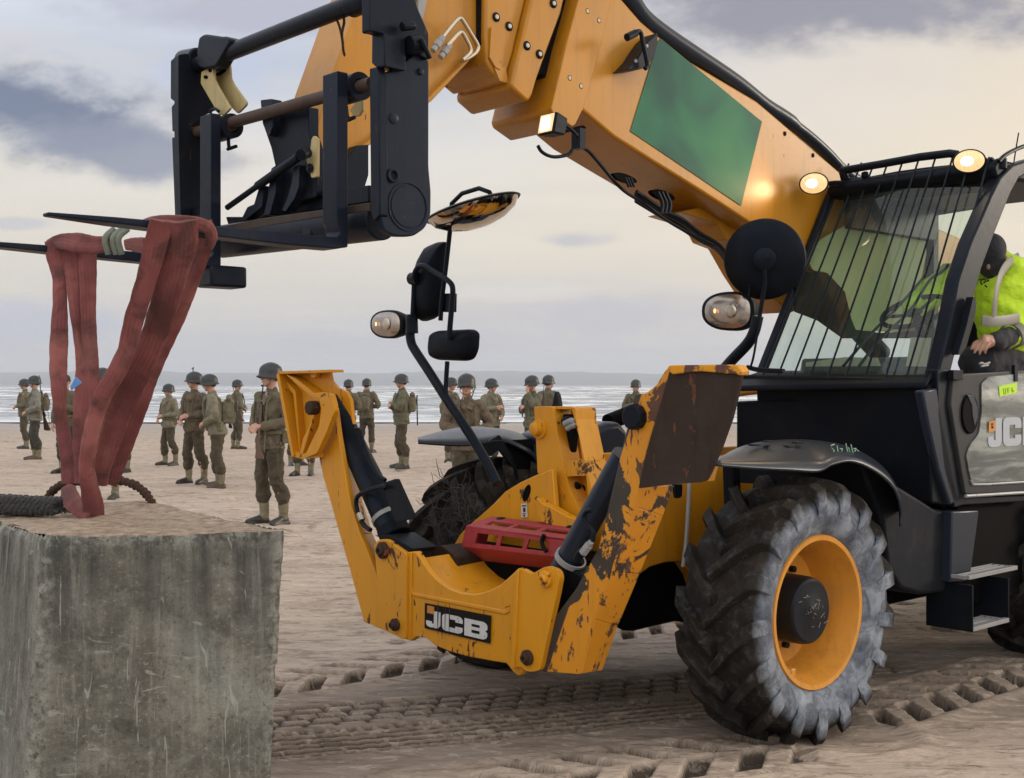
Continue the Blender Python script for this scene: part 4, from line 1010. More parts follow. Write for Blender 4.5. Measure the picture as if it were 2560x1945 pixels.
mb = MB(); tubep(mb, c5, [(642, 990), (700, 1045), (790, 1085), (880, 1140), (960, 1172), (1030, 1180)], .010, x=XB - .012, n=6); mb.build('weld_bead', M['rust'], bp)
mb = MB(); px_(mb, c5, [(640, 985), (700, 1040), (790, 1080), (880, 1135), (960, 1168), (1030, 1178), (1010, 1262), (880, 1250), (650, 1185), (640, 1100)], XB - .05, .05); mb.build('gusset', M['yellow_worn'], bp, bevel=.004)
XT = -.60
mb = MB(); px_(mb, c5, round_poly([(622, 222), (776, 222), (800, 345), (850, 600), (910, 900), (1040, 1168), (850, 1150), (770, 990), (760, 760), (652, 790)], 16), XT, .12)
px_(mb, c5, [(872, 672), (1058, 672), (1066, 802), (900, 812)], XT + .005, .10)
px_(mb, c5, [(905, 815), (1062, 806), (1118, 1000), (1130, 1160), (1040, 1165), (950, 960)], XT + .10, .02)
px_(mb, c5, [(778, 224), (930, 226), (930, 246), (782, 246)], XT + .02, .10)
tw = mb.build('tower', M['yellow_worn'], fr, bevel=.006)
mb = MB(); px_(mb, c5, round_poly([(935, 224), (970, 240), (975, 330), (1040, 640), (1118, 960), (1130, 1160), (1095, 1170), (1060, 800), (1020, 560), (960, 320)], 8), XT, .14); px_(mb, c5, [(800, 230), (960, 230), (1028, 660), (860, 668)], XT + .14, .02)
mb.build('tower', M['yellow_worn'], fr, bevel=.004)
mb = MB(); px_(mb, c5, [(800, 285), (940, 290), (960, 420), (940, 500), (920, 660), (866, 660), (820, 420)], XT + .06, .05); mb.blob(V(c5((915, 350)), x=XT + .02), (.03, .05, .03)); mb.build('valve_block', M['plastic'], tw, bevel=.012)
mb = MB(); tubep(mb, c5, [(880, 370), (930, 345), (960, 350)], .016, x=XT + .0); tubep(mb, c5, [(900, 410), (950, 380), (965, 390)], .013, x=XT + .0); mb.build('hose_union', M['steel'], tw)
mb = MB(); o_ = V(c5((672, 410)), x=XT); mb.lathe(o_, (-1, 0, 0), [(-.02, .05), (.012, .05), (.014, .040), (.014, .034), (.045, .032), (.05, .025), (.05, 0)], 28); mb.build('pivot_pin', M['yellow_worn'], tw, smooth=40)
mb = MB(); px_(mb, c5, ell(c5, 1010, 918, 40, 42), XT + .095, .01); mb.build('hole', M['dark'], tw, smooth=None)
mb = MB(); tubep(mb, c5, [(900, 850), (950, 870), (1000, 900)], .018, x=XT + .06); tubep(mb, c5, [(1110, 905), (1180, 880), (1260, 860)], .010, x=XT + .06); mb.build('hose', M['black'], tw)
mb = MB(); o_ = V(c5((830, 925)), x=XT - .002); mb.lathe(o_, (-1, 0, 0), [(0, .026), (.004, .026), (.004, 0)], 20); mb.build('plug', M['yellow_worn'], tw)

mb = MB(); px_(mb, c5, [(770, 225), (795, 92), (812, 120), (822, 165), (830, 225)], XT + .10, .03); mb.build('hose_cap', M['black'], tw, bevel=.004)
# stabiliser legs
def m_leg():
    m = m_paint('chipped_leg_paint', (0.66, 0.27, 0.014), 1.5, 0.25, chipcol=(0.05, 0.035, 0.03)); nt = m.node_tree; t = NT(nt)
    b = [n for n in nt.nodes if n.type == 'BSDF_PRINCIPLED'][0]; src = b.inputs['Base Color'].links[0].from_socket
    tc = t.new('ShaderNodeTexCoord'); sp = t.new('ShaderNodeSeparateXYZ'); t.link(tc.outputs['Object'], sp.inputs[0])
    A1, B1 = V(c4((470, 1210)), x=XF), V(c4((692, 560)), x=XF); k = (B1.y - A1.y) / (B1.z - A1.z)
    d = t.math('SUBTRACT', t.math('MULTIPLY_ADD', sp.outputs[2], k, A1.y - k * A1.z), sp.outputs[1])
    n = t.noise(t.mapping(tc.outputs['Object'], (1, 1, .6)), 7, 9, 0.66, 0.5)
    hz_ = t.new('ShaderNodeMapRange'); t.link(sp.outputs[2], hz_.inputs[0]); hz_.inputs[1].default_value = A1.z - .06; hz_.inputs[2].default_value = A1.z + .12
    hz2 = t.new('ShaderNodeMapRange'); t.link(sp.outputs[2], hz2.inputs[0]); hz2.inputs[1].default_value = B1.z + .02; hz2.inputs[2].default_value = B1.z - .08
    lim = t.math('MULTIPLY', t.math('MULTIPLY_ADD', t.math('SUBTRACT', n, .5), .75, .105), t.math('MULTIPLY', hz_.outputs[0], hz2.outputs[0]))
    mk = t.math('MULTIPLY', t.math('SUBTRACT', lim, d), 200, clamp=True)
    t.link(t.mix(mk, src, t.mix(t.noise(tc.outputs['Object'], 12, 5), (0.030, 0.026, 0.024), (0.060, 0.048, 0.040))), b.inputs['Base Color'])
    return m
def leg_near():
    mb = MB()
    edge = [(312, 1598), (355, 1350), (480, 1182), (592, 980), (640, 780), (692, 560), (735, 380), (772, 212), (830, 205), (880, 165), (930, 85), (958, 92), (950, 130), (845, 430), (800, 660), (770, 770), (640, 1100), (560, 1330), (492, 1612)]
    crease = None
    px_(mb, c4, edge, XF + .0, .03)
    # the side plate, turned to the near side, seen between crease and rear edge
    a = [V(c4(p), x=XF + .002) for p in [(492, 1611), (560, 1330), (640, 1100), (770, 770), (800, 670)]]
    b = [V(c4(p), x=XF + .20) for p in [(612, 1592), (690, 1370), (800, 1110), (915, 820), (972, 668)]]
    for i in range(len(a) - 1):
        n = Vector((0, .025, 0)); s = [a[i], a[i + 1], b[i + 1], b[i]]; mb.add(s + [p + n for p in s], [(0, 1, 2, 3), (7, 6, 5, 4), (0, 4, 5, 1), (1, 5, 6, 2), (2, 6, 7, 3), (3, 7, 4, 0)])
    return mb.build('stabiliser_leg', m_leg(), TH_, bevel=.004, merge=False)
ln = leg_near(); ln['label'] = 'right-hand stabiliser leg with badly chipped paint'
mb = MB()
pp = [(948, 92), (1120, 76), (1285, 70), (1306, 100), (1300, 150), (1255, 330), (1205, 470), (1150, 600), (1128, 642), (1095, 652), (950, 662), (792, 682), (800, 640), (826, 520), (850, 430), (905, 250)]
xo = lambda y: XF - .045 + .0
px_(mb, c4, round_poly(pp, 10), XF - .05, .018)
pd = mb.build('foot_pad', M['rust_plate'], ln, bevel=.006)
mb = MB(); px_(mb, c4, round_poly([(932, 84), (945, 66), (1230, 62), (1286, 66), (1306, 92), (1302, 118), (1280, 112), (1100, 96), (960, 112)], 8), XF - .065, .05); mb.build('pad_lip', M['yellow_chip'], pd, bevel=.008)
mb = MB(); o_ = V(c4((787, 324)), x=XF); mb.lathe(o_, (-1, 0, 0), [(-.02, .052), (.035, .052), (.04, .046), (.04, 0)], 10); mb.build('pivot_pin', M['black'], ln, bevel=.003, smooth=30)
# its ram
mb = MB(); xr = XF + .10
a, b = V(c4((395, 1120)), x=xr), V(c4((710, 545)), x=xr)
mb.cyl(a.lerp(b, -.05), a.lerp(b, 1.05), .055, 24); rm = mb.build('ram_barrel', M['fender'], ln)
mb = MB(); mb.cyl(a.lerp(b, -.45), a.lerp(b, .02), .066, 24); mb.prism([V(c4(p), x=xr - .03) for p in [(360, 1345), (400, 1090), (460, 1080), (520, 1130), (480, 1185)]], (.12, 0, 0)); mb.build('ram_head', M['plastic'], ln, bevel=.01)
mb = MB(); tubep(mb, c4, [(560, 790), (530, 800), (520, 830), (545, 870), (565, 900), (560, 950), (530, 980)], .010, x=XF - .02); tubep(mb, c4, [(480, 1040), (500, 1000), (530, 985)], .013, x=XF - .02); mb.build('hose', M['black'], ln)
mb = MB(); q = V(c4((452, 1035)), x=xr); dr = (b - a).normalized(); mb.lathe(q, dr, [(-.012, .062), (-.012, .070), (.012, .070), (.012, .062)], 28); mb.build('clamp_band', M['steel'], ln)
mb = MB(); q0 = V(c4((515, 1005)), x=XF - .03); q1 = V(c4((545, 965)), x=XF - .03); mb.cyl(q0, q1, .020, 6); mb.cyl(q0.lerp(q1, .3), q0.lerp(q1, 1.4), .013, 12); mb.build('hose_union', M['steel'], ln, bevel=.002)
# far leg
mb = MB()
px_(mb, c3, [(240, 535), (255, 300), (300, 215), (322, 300), (338, 420), (368, 590), (400, 770), (450, 930), (535, 1140), (560, 1250), (520, 1370), (470, 1382), (400, 1120), (345, 930), (300, 770), (262, 640)], XF, .03)
a = [V(c3(p), x=XF + .03) for p in [(318, 300), (338, 420), (368, 590), (400, 770), (450, 930), (535, 1140)]]
b = [V(c3(p), x=XF + .24) for p in [(360, 300), (385, 420), (420, 590), (455, 770), (505, 930), (560, 1050)]]
for i in range(len(a) - 1):
    n = Vector((0, -.02, 0)); s = [a[i], a[i + 1], b[i + 1], b[i]]; mb.add(s + [p + n for p in s], [(0, 1, 2, 3), (7, 6, 5, 4), (0, 4, 5, 1), (1, 5, 6, 2), (2, 6, 7, 3), (3, 7, 4, 0)])
lf = mb.build('stabiliser_leg', M['yellow_worn'], TH_, bevel=.004, merge=False); lf['label'] = 'left-hand stabiliser leg'
# its foot pad: dish seen from behind with webs
mb = MB()
px_(mb, c3, round_poly([(22, 118), (42, 98), (292, 92), (302, 150), (330, 180), (378, 202), (400, 245), (415, 372), (404, 330), (330, 215), (290, 230), (320, 310), (240, 330), (225, 540), (150, 548), (100, 532), (60, 330)], 6), XF + .02, .02)
px_(mb, c3, [(22, 118), (34, 102), (112, 530), (100, 536), (62, 330)], XF - .06, .09); px_(mb, c3, [(30, 100), (292, 90), (294, 104), (40, 112)], XF - .06, .09)
px_(mb, c3, round_poly([(68, 112), (120, 135), (235, 225), (240, 250), (150, 545), (138, 545), (160, 440), (228, 300), (215, 240), (110, 150)], 8), XF - .05, .06)
px_(mb, c3, [(45, 115), (120, 200), (150, 540), (142, 545), (108, 215), (52, 150)], XF - .02, .04)
px_(mb, c3, [(100, 532), (150, 546), (228, 540), (225, 515), (150, 520), (105, 505)], XF - .05, .08)
pf = mb.build('foot_pad', M['yellow_worn'], lf, bevel=.004)
mb = MB(); px_(mb, c3, [(192, 105), (226, 104), (222, 128), (210, 136), (198, 128)], XF - .02, .03); mb.build('lug', M['yellow_worn'], pf, bevel=.003)
mb = MB(); px_(mb, c3, round_poly([(190, 215), (262, 205), (300, 215), (322, 300), (275, 420), (228, 520), (160, 545), (240, 380), (252, 290), (240, 240)], 14), XF - .07, .03); mb.build('ear_plate', M['yellow_worn'], lf, bevel=.004)
mb = MB(); o_ = V(c3((212, 286)), x=XF - .07); mb.lathe(o_, (-1, 0, 0), [(-.02, .038), (.03, .038), (.034, .032), (.034, 0)], 8); mb.build('pivot_pin', M['rust'], lf, bevel=.003, smooth=30)
mb = MB(); xr = XF + .10; a, b = V(c3((618, 905)), x=xr), V(c3((348, 330)), x=xr)
mb.cyl(a, b, .078, 28, .062); mb.cyl(b, b.lerp(a, -.13), .050, 24); mb.blob(b.lerp(a, -.18), (.05, .06, .06)); rb_ = mb.build('ram_barrel', M['black'], lf)
mb = MB(); mb.cyl(a.lerp(b, -.07), a.lerp(b, .02), .082, 28); mb.prism([V(c3(p), x=XF) for p in [(520, 940), (600, 935), (720, 1010), (690, 1032), (600, 962), (560, 955)]], (.16, 0, 0)); mb.build('ram_head', M['plastic'], lf, bevel=.006)
mb = MB(); mb.lathe(a.lerp(b, .10), (b - a).normalized(), [(-.012, .076), (-.012, .082), (.012, .082), (.012, .076)], 28); mb.build('clamp_band', M['steel'], lf)
mb = MB(); px_(mb, c3, round_poly([(560, 672), (636, 648), (728, 852), (632, 872)], 8), XF + .02, .02); mb.build('cover_plate', M['black'], lf, bevel=.004)
mb = MB(); tubep(mb, c3, [(424, 395), (448, 402), (462, 450), (500, 560), (540, 625), (580, 656)], .011, x=XF + .04)
tubep(mb, c3, [(580, 700), (570, 688), (520, 698), (450, 730), (432, 760), (436, 810), (450, 850), (475, 890), (505, 912)], .012, x=XF + .0); mb.build('hose', M['black'], lf)
mb = MB(); mb.cyl(V(c3((448, 825)), x=XF), V(c3((462, 862)), x=XF), .019, 6); mb.build('hose_union', M['chrome'], lf, bevel=.002)

# ---- boom
def boompoly(c, pts, y, depth, name, m, par, bev=.012, seg=3):
    mb = MB(); py_(mb, c, pts, y, depth); return mb.build(name, m, par, bevel=bev, seg=seg)
y0 = 0.0; BW = .46
outer = boompoly(c2, [(1310, -239), (1250, 0), (1160, 330), (1060, 760), (1075, 800), (1195, 890), (1222, 888), (1282, 770), (1500, 960), (1800, 1150), (2100, 1335), (2408, 1535), (2700, 1715), (3100, 1930), (3500, 2160), (3900, 2330), (4100, 2000), (4000, 1700), (3500, 1480), (3080, 1204), (2500, 706), (2000, 411), (1690, 150), (1560, 0)], y0, BW, 'boom_outer_section', M['yellow'], TH_, .030, 4)
secB = boompoly(c2, [(1033, -483), (920, 0), (850, 300), (780, 575), (782, 610), (880, 700), (905, 708), (930, 660), (960, 555), (1000, 440), (1130, 90), (1150, 0), (1210, -300), (1200, -360)], .03, .42, 'boom_middle_section', M['yellow'], TH_, .014)
secA = boompoly(c2, [(560, -700), (600, 0), (596, 250), (606, 440), (640, 500), (722, 572), (735, 555), (790, 390), (850, 130), (882, 0), (1000, -520)], .07, .38, 'boom_inner_section', M['yellow'], TH_, .014)
mb = MB(); py_(mb, c2, [(560, -500), (560, 300), (700, 480), (1000, 520), (1300, 900), (1500, 700), (1500, 0), (1200, -300)], .10, .30); mb.build('wear_pads', M['plastic'], TH_)
mb = MB()   # small lower boxes under the section ends
py_(mb, c2, [(660, 470), (740, 470), (760, 585), (700, 565)], .06, .30); mb.build('pad_retainer', M['yellow'], secA)
mb = MB(); py_(mb, c2, round_poly([(640, 190), (658, 185), (660, 360), (712, 460), (705, 490), (670, 470), (628, 400)], 8), .055, .02); mb.build('hose_guide', M['yellow'], secA, bevel=.006)
# nose (drop head)
nose = boompoly(c1, [(1330, -200), (1215, 75), (1065, 500), (960, 830), (985, 930), (1150, 960), (1290, 880), (1400, 790), (1665, 600), (1930, 335), (2010, 215), (2020, 0), (2030, -500), (1600, -700)], .13, .28, 'boom_nose', M['yellow'], TH_, .010)
mb = MB(); py_(mb, c1, [(1150, 950), (1400, 775), (1665, 580), (1925, 315), (1938, 330), (1680, 605), (1410, 800), (1160, 972)], .10, .34); mb.build('nose_flange', M['yellow'], nose, bevel=.005)
mb = MB(); py_(mb, c1, [(1590, -80), (1670, -80), (1640, 60), (1612, 170), (1590, 120), (1600, 0)], .10, .02); mb.build('galvanised_plate', M['steel'], nose, bevel=.003)
mb = MB()
tubep(mb, c2, [(290, 275), (345, 205), (400, 140), (425, 128), (445, 150), (500, 240), (545, 320), (535, 365), (490, 400), (430, 430)], .010, y=.06, k=5)
tubep(mb, c2, [(330, 320), (380, 265), (418, 228), (440, 232), (470, 285), (492, 335), (490, 372), (440, 420)], .010, y=.05, k=5)
pipes = mb.build('hydraulic_pipe', M['chrome'], nose)
mb = MB()
for a, b in [((230, 355), (300, 262)), ((283, 402), (345, 318))]:
    A1, B1 = V(c2(a), y=.055), V(c2(b), y=.055)
    mb.cyl(A1, A1.lerp(B1, .3), .015, 12); mb.cyl(A1.lerp(B1, .32), A1.lerp(B1, .7), .020, 6); mb.cyl(A1.lerp(B1, .72), B1, .017, 12)
mb.build('pipe_coupling', M['steel'], nose, bevel=.001)
def bolt(c, p, y, par, r=.020):
    o_ = V(c(p), y=y); mb = MB(); mb.lathe(o_, (0, -1, 0), [(-.01, r * 1.15), (.004, r * 1.15), (.007, r), (.009, r * .7), (.004, r * .62)], 18); b = mb.build('bolt', M['black'], par)
    mb = MB(); mb.lathe(o_, (0, -1, 0), [(.003, r * .6), (.010, r * .55), (.011, 0)], 14); mb.build('bolt_centre', M['sticker'], b)
for p in [(672, 120), (762, 185)]: bolt(c2, p, .07, secA)
for p in [(1072, 25), (887, 320), (975, 380)]: bolt(c2, p, .03, secB)
for p in [(1305, 80), (1385, 145), (1180, 548), (1260, 605)]: bolt(c2, p, 0, outer, .017)
for p in [(963, 697), (1110, 810)]:
    mb = MB(); mb.lathe(V(c9(p), y=0), (0, -1, 0), [(0, .014), (.003, .014), (.003, 0)], 14); mb.build('hole', M['dark'], outer)
# the thick collar line at the front of the outer section, and the strap weld
mb = MB(); py_(mb, c2, [(1320, -240), (1250, 0), (1180, 260), (1060, 758), (1072, 790), (1205, 886), (1228, 870), (1282, 760), (1340, 560), (1400, 340), (1480, 0), (1540, -60)], -.008, .012); mb.build('collar_plate', M['yellow'], outer, bevel=.004)
# green panel
mb = MB(); py_(mb, c0, [(1645, 104), (1652, 96), (1905, 304), (1853, 514), (1576, 328)], -.004, .006); gp = mb.build('green_panel', M['green'], outer, smooth=None); gp['label'] = 'plain green panel on the boom side'
# black pipe along the top
mb = MB(); P = [V(c9(p), y=.04) for p in [(40, -120), (150, -10), (220, 90), (330, 180), (500, 295), (700, 430), (850, 550), (960, 620), (1080, 710), (1180, 800), (1260, 885), (1340, 940)]]
P = [Vector(q) for q in smoothpath(P, 4)]; mb.tube(P, [.052] * 30 + [.04] * (len(P) - 30), 16); mb.build('boom_top_hose_tray', M['fender'], outer, smooth=60)
# black bracket with its rod
br = MB(); br.prism([V(c2(p), y=-.10) for p in [(1580, 492), (1612, 462), (1660, 410), (1700, 345), (1745, 280), (1805, 228), (1806, 300), (1785, 390), (1745, 450), (1720, 475), (1660, 485)]], (0, .10, 0))
bb = br.build('light_bracket', M['black'], outer, bevel=.006)
mb = MB(); tubep(mb, c2, [(1590, 258), (1630, 238), (1680, 222), (1700, 300), (1720, 390), (1732, 460), (1715, 480)], .012, y=-.13); mb.cyl(V(c2((1588, 262)), y=-.13), V(c2((1650, 232)), y=-.13), .020, 12); mb.build('bracket_rod', M['black'], bb)
mb = MB()
for p in [(1725, 322), (1648, 428)]: mb.lathe(V(c2(p), y=-.10), (0, -1, 0), [(0, .010), (.006, .009), (.007, 0)], 12)
mb.build('bolt', M['steel'], bb)
# light on the boom
def lamp_box():
    c = V(c2((1030, 865)), y=-.16)
    o_ = Vector(c); mb = MB()
    ax = Vector((0, .055, 0)); az = Vector((.012, 0, .052)); d = Vector((1, -.0, -.1)).normalized()
    mb.loft([o_ - ax - az, o_ + ax - az, o_ + ax + az, o_ - ax + az], [o_ + d * .09 - ax * .75 - az * .8, o_ + d * .09 + ax * .75 - az * .8, o_ + d * .09 + ax * .75 + az * .8, o_ + d * .09 - ax * .75 + az * .8])
    b = mb.build('boom_work_light', M['plastic'], outer, bevel=.008)
    mb = MB(); q = o_ - d * .003; mb.prism([q - ax * .84 - az * .84, q + ax * .84 - az * .84, q + ax * .84 + az * .84, q - ax * .84 + az * .84], -d * .006); le = mb.build('lens', M['lamp_on'], b, bevel=.004)
    mb = MB(); q2 = q - d * .007; mb.prism([q2 - ax * .55 - az * .6, q2 + ax * .5 - az * .62, q2 + ax * .55 + az * .55, q2 - ax * .4 + az * .6], -d * .003); mb.build('bulb', M['bulb'], le, bevel=.002)
    mb = MB(); tubep(mb, c2, [(1150, 870), (1195, 905), (1240, 950)], .010, y=-.06); mb.box(tuple(V(c2((1250, 960)), y=-.03) - Vector((.02, .03, .06))), tuple(V(c2((1250, 960)), y=-.03) + Vector((.02, .03, .04)))); mb.build('lamp_bracket', M['black'], b)
    return o_
bl = lamp_box()
mb = MB(); tubep(mb, c2, [(965, 1020), (990, 1060), (1040, 1090), (1100, 1098), (1180, 1080), (1215, 1040), (1260, 1030), (1320, 1060), (1400, 1150), (1500, 1270), (1580, 1345), (1700, 1420), (1850, 1530), (2000, 1620), (2200, 1720)], .009, y=.10)
mb.build('cable', M['black'], outer)
mb = MB()
for (x, y, rx, ry) in [(1580, 1245, 85, 26), (1845, 1365, 85, 30)]:
    mb.prism([V(c2(p), y=-.003 + .10) + Vector((0, 0, 0)) for p in ell(c2, x, y, rx, ry, 22, .35)], (.0, .03, 0))
mb.build('access_hole', M['dark'], outer, smooth=None)
mb = MB()
rs = random.Random(8)
for k in range(6):
    o1 = k * 9 - 20
    tubep(mb, c9, [(190, 1020 + o1), (330, 1110 + o1 * .8), (430, 1165 + o1), (520, 1230 + o1 * .7), (620, 1290 + o1 * .6), (700, 1400 + o1)], .012 + .004 * (k % 2), y=.10 + .02 * k, k=4)
for k in range(3): tubep(mb, c9, [(300 + 20 * k, 1000), (325 + 20 * k, 1060), (320 + 20 * k, 1110)], .011, y=.03, k=4); tubep(mb, c9, [(130 + 14 * k, 925), (150 + 14 * k, 975)], .007, y=.06, k=4)
mb.build('hose_bundle', M['black'], outer)
mb = MB(); py_(mb, c9, [(240, 1130), (440, 1190), (480, 1270), (560, 1300), (640, 1440), (720, 1560), (820, 1640), (1000, 1560), (920, 1380), (740, 1250), (580, 1160), (400, 1090)], .42, -.26); mb.build('lift_ram_bracket', M['yellow'], outer, bevel=.01)
mb = MB(); A1 = V(c8((560, 830)), y=.22); B1 = V(c8((900, 1200)), y=.22); mb.cyl(A1, B1, .07, 24); mb.build('lift_ram', M['black'], TH_)

# ---- fork carriage
XC = -2.05
car = MB()
A1, B1 = V(c0((500, 160)), x=XC), V(c0((935, -10)), x=XC)
car.cyl(A1 + Vector((0, .02, 0)), B1, .037, 24)
car.cyl(V(c0((880, 14)), x=XC), B1, .047, 24)
cr = car.build('fork_carriage', M['black_worn'], TH_, bevel=.002); cr['label'] = 'black steel fork carriage'
mb = MB(); A1, B1 = V(c1((205, 812)), x=XC), V(c1((1320, 500)), x=XC); mb.cyl(A1, B1, .026, 24)
for t0, t1 in [(.205, .285), (.865, .935)]: mb.cyl(A1.lerp(B1, t0), A1.lerp(B1, t1), .038, 20)
mb.build('fork_shaft', m_paint('rusty_shaft', (0.075, 0.050, 0.042), 0.5, 0.6, 0.5, coat=0), cr)
# near side plate
mb = MB(); py_(mb, c1, round_poly([(1360, 455), (1480, 400), (1600, 300), (1663, 360), (1662, 1000), (1676, 1150), (1674, 1290), (1640, 1370), (1570, 1418), (1460, 1418), (1392, 1385), (1366, 1280)], 26), -.64, .035)
mb.build('side_plate', M['fork_steel'], cr, bevel=.006, seg=3)
mb = MB(); py_(mb, c1, round_poly([(1306, -260), (1306, 185), (1345, 190), (1480, 235), (1560, 300), (1660, 360), (1660, 200), (1600, 60), (1555, -60), (1540, -260)], 14), -.66, .05)
mb.build('upper_side_plate', M['black_worn'], cr, bevel=.008)
mb = MB(); px_(mb, c1, [(1303, 410), (1345, 400), (1362, 455), (1366, 1290), (1330, 1330), (1312, 1280)], XC - .055, .04)
px_(mb, c1, [(1318, 195), (1392, 200), (1395, 400), (1345, 405), (1316, 380)], XC - .05, .10)
mb.build('front_edge_plate', M['black_worn'], cr, bevel=.005)
mb = MB(); py_(mb, c1, [(1400, 230), (1560, 280), (1655, 360), (1655, 440), (1400, 410)], -.60, .04); mb.build('inner_cheek', M['black_worn'], cr, bevel=.004)
mb = MB(); o_ = V(c1((1535, 1240)), y=-.64); mb.lathe(o_, (0, -1, 0), [(-.01, .093), (.004, .093), (.004, .088), (-.001, .086), (-.001, .080), (.003, .078), (.003, 0)], 48); mb.build('pivot_boss', M['fork_steel'], cr, smooth=40)
mb = MB(); o_ = V(c1((1440, 1055)), y=-.64); mb.lathe(o_, (0, -1, 0), [(-.005, .026), (.012, .026), (.014, .022), (.012, .017), (-.002, .016), (-.002, 0)], 24); mb.build('grease_point', M['fork_steel'], cr, smooth=40); mb = MB()
o_ = V(c1((1450, 710)), y=-.64); mb.lathe(o_, (0, -1, 0), [(-.005, .022), (.003, .021), (.006, .010), (.006, 0)], 20); mb.build('grease_point', M['fork_steel'], cr, smooth=40); mb = MB()
o_ = V(c1((1610, 430)), y=-.64); mb.lathe(o_, (0, -1, 0), [(-.005, .014), (.008, .013), (.01, 0)], 12)
mb.build('grease_point', M['fork_steel'], cr, smooth=40)
mb = MB(); mb.cyl(V(c1((1540, 270)), y=-.68), V(c1((1610, 270)), y=-.68), .035, 14); mb.cyl(V(c1((1500, 160)), y=-.70), V(c1((1570, 152)), y=-.70), .018, 10)
tubep(mb, c1, [(1612, 230), (1640, 290), (1668, 352)], .010, y=-.72); mb.build('latch_pin', M['black'], cr, bevel=.003)
# far side plates
mb = MB(); py_(mb, c1, round_poly([(158, 330), (200, 322), (265, 330), (300, 418), (385, 620), (385, 660), (300, 700), (215, 770), (308, 740), (305, 1240), (300, 1310), (172, 1305), (158, 780)], 8), .86, .04)
px_(mb, c1, round_poly([(113, 365), (128, 352), (158, 330), (158, 600), (130, 606), (112, 590)], 6), XC - .03, .14)
px_(mb, c1, round_poly([(118, 640), (145, 610), (160, 610), (160, 790), (122, 788)], 6), XC - .03, .14)
px_(mb, c1, round_poly([(120, 826), (165, 818), (188, 1305), (138, 1295)], 6), XC - .03, .14)
mb.build('side_plate', M['black_worn'], cr, bevel=.006)
mb = MB(); px_(mb, c1, round_poly([(268, 300), (280, 222), (312, 202), (420, 218), (440, 215), (465, 232), (462, 262), (380, 400), (302, 415), (270, 395)], 16), XC - .045, .07); mb.cyl(V(c1((190, 365)), x=XC + .02), V(c1((280, 350)), x=XC), .05, 16)
mb.build('latch_ear', M['black_worn'], cr, bevel=.010, seg=3)
for k, (pts, xx) in enumerate([([(295, 430), (370, 400), (372, 470), (395, 520), (470, 650), (430, 690), (400, 690), (290, 500)], XC - .02), ([(375, 400), (462, 362), (470, 470), (490, 510), (565, 612), (562, 632), (512, 682), (480, 650), (400, 520), (374, 470)], XC + .04)]):
    mb = MB(); px_(mb, c1, round_poly(pts, 10), xx, .012); fl = mb.build('latch_finger', M['cream'], cr, bevel=.003)
    if k: 
        mb = MB(); px_(mb, c1, [(375, 445), (410, 428), (442, 405), (440, 425), (412, 450), (388, 455)], xx - .004, .006); mb.build('slot', M['dark'], fl, smooth=None)
    else:
        mb = MB(); px_(mb, c1, ell(c1, 320, 462, 11, 11), xx - .004, .006); px_(mb, c1, ell(c1, 346, 424, 8, 9), xx - .004, .006); mb.build('hole', M['dark'], fl, smooth=None)
mb = MB(); tubep(mb, c1, [(355, 690), (352, 665), (375, 652), (400, 668)], .007, x=XC - .04); tubep(mb, c1, [(458, 830), (462, 880), (475, 890)], .008, x=XC); tubep(mb, c1, [(455, 895), (505, 878)], .008, x=XC); tubep(mb, c1, [(1165, 640), (1172, 700), (1190, 718)], .008, x=XC); tubep(mb, c1, [(1170, 722), (1215, 704)], .008, x=XC); mb.build('lynch_pin', M['black'], cr)
# chains hanging from the top bar
mb = MB()
for sx_ in (0, 1):
    P = [(1105, 108), (1125, 160), (1140, 230), (1148, 300), (1155, 330)] if sx_ == 0 else [(1150, 98), (1152, 140), (1140, 200), (1146, 270)]
    Q = smoothpath([V(c1(p), x=XC) for p in P], 8)
    for k in range(0, len(Q) - 1):
        q = Vector(Q[k]); d = (Vector(Q[k + 1]) - q); rt = d.to_track_quat('Z', 'Y').to_matrix() @ Matrix.Rotation(math.pi / 2 * (k % 2), 3, 'Z')
        mb.tube([q + rt @ Vector((.005 * math.cos(a), 0, .008 * math.sin(a))) for a in [2 * math.pi * j / 8 for j in range(9)]], .0018, 5)
mb.build('safety_chain', M['rust'], cr)
# bottom beam and lower casting
mb = MB()
px_(mb, c1, [(455, 1350), (640, 1310), (985, 1262), (1300, 1214), (1306, 1268), (985, 1310), (560, 1382), (450, 1390)], XC - .01, .12)
mb.build('lower_rail', m_paint('brown_rail', (0.055, 0.042, 0.035), 0.6, 0.6, 0.6, coat=0), cr, bevel=.006)
mb = MB(); A1, B1 = V(c1((420, 1450)), x=XC + .06), V(c1((1380, 1325)), x=XC + .06); mb.cyl(A1, B1, .075, 28); mb.cyl(V(c1((200, 1290)), x=XC), V(c1((330, 1270)), x=XC), .03, 12)
px_(mb, c1, [(440, 1300), (540, 1300), (570, 1240), (640, 1210), (700, 1190), (960, 1180), (1000, 1150), (1300, 1110), (1300, 1215), (985, 1262), (640, 1312), (455, 1350)], XC + .10, .08)
px_(mb, c1, [(900, 1350), (955, 1340), (955, 1410), (900, 1415)], XC - .015, .03)
mb.build('lower_beam', M['black_worn'], cr, bevel=.006)
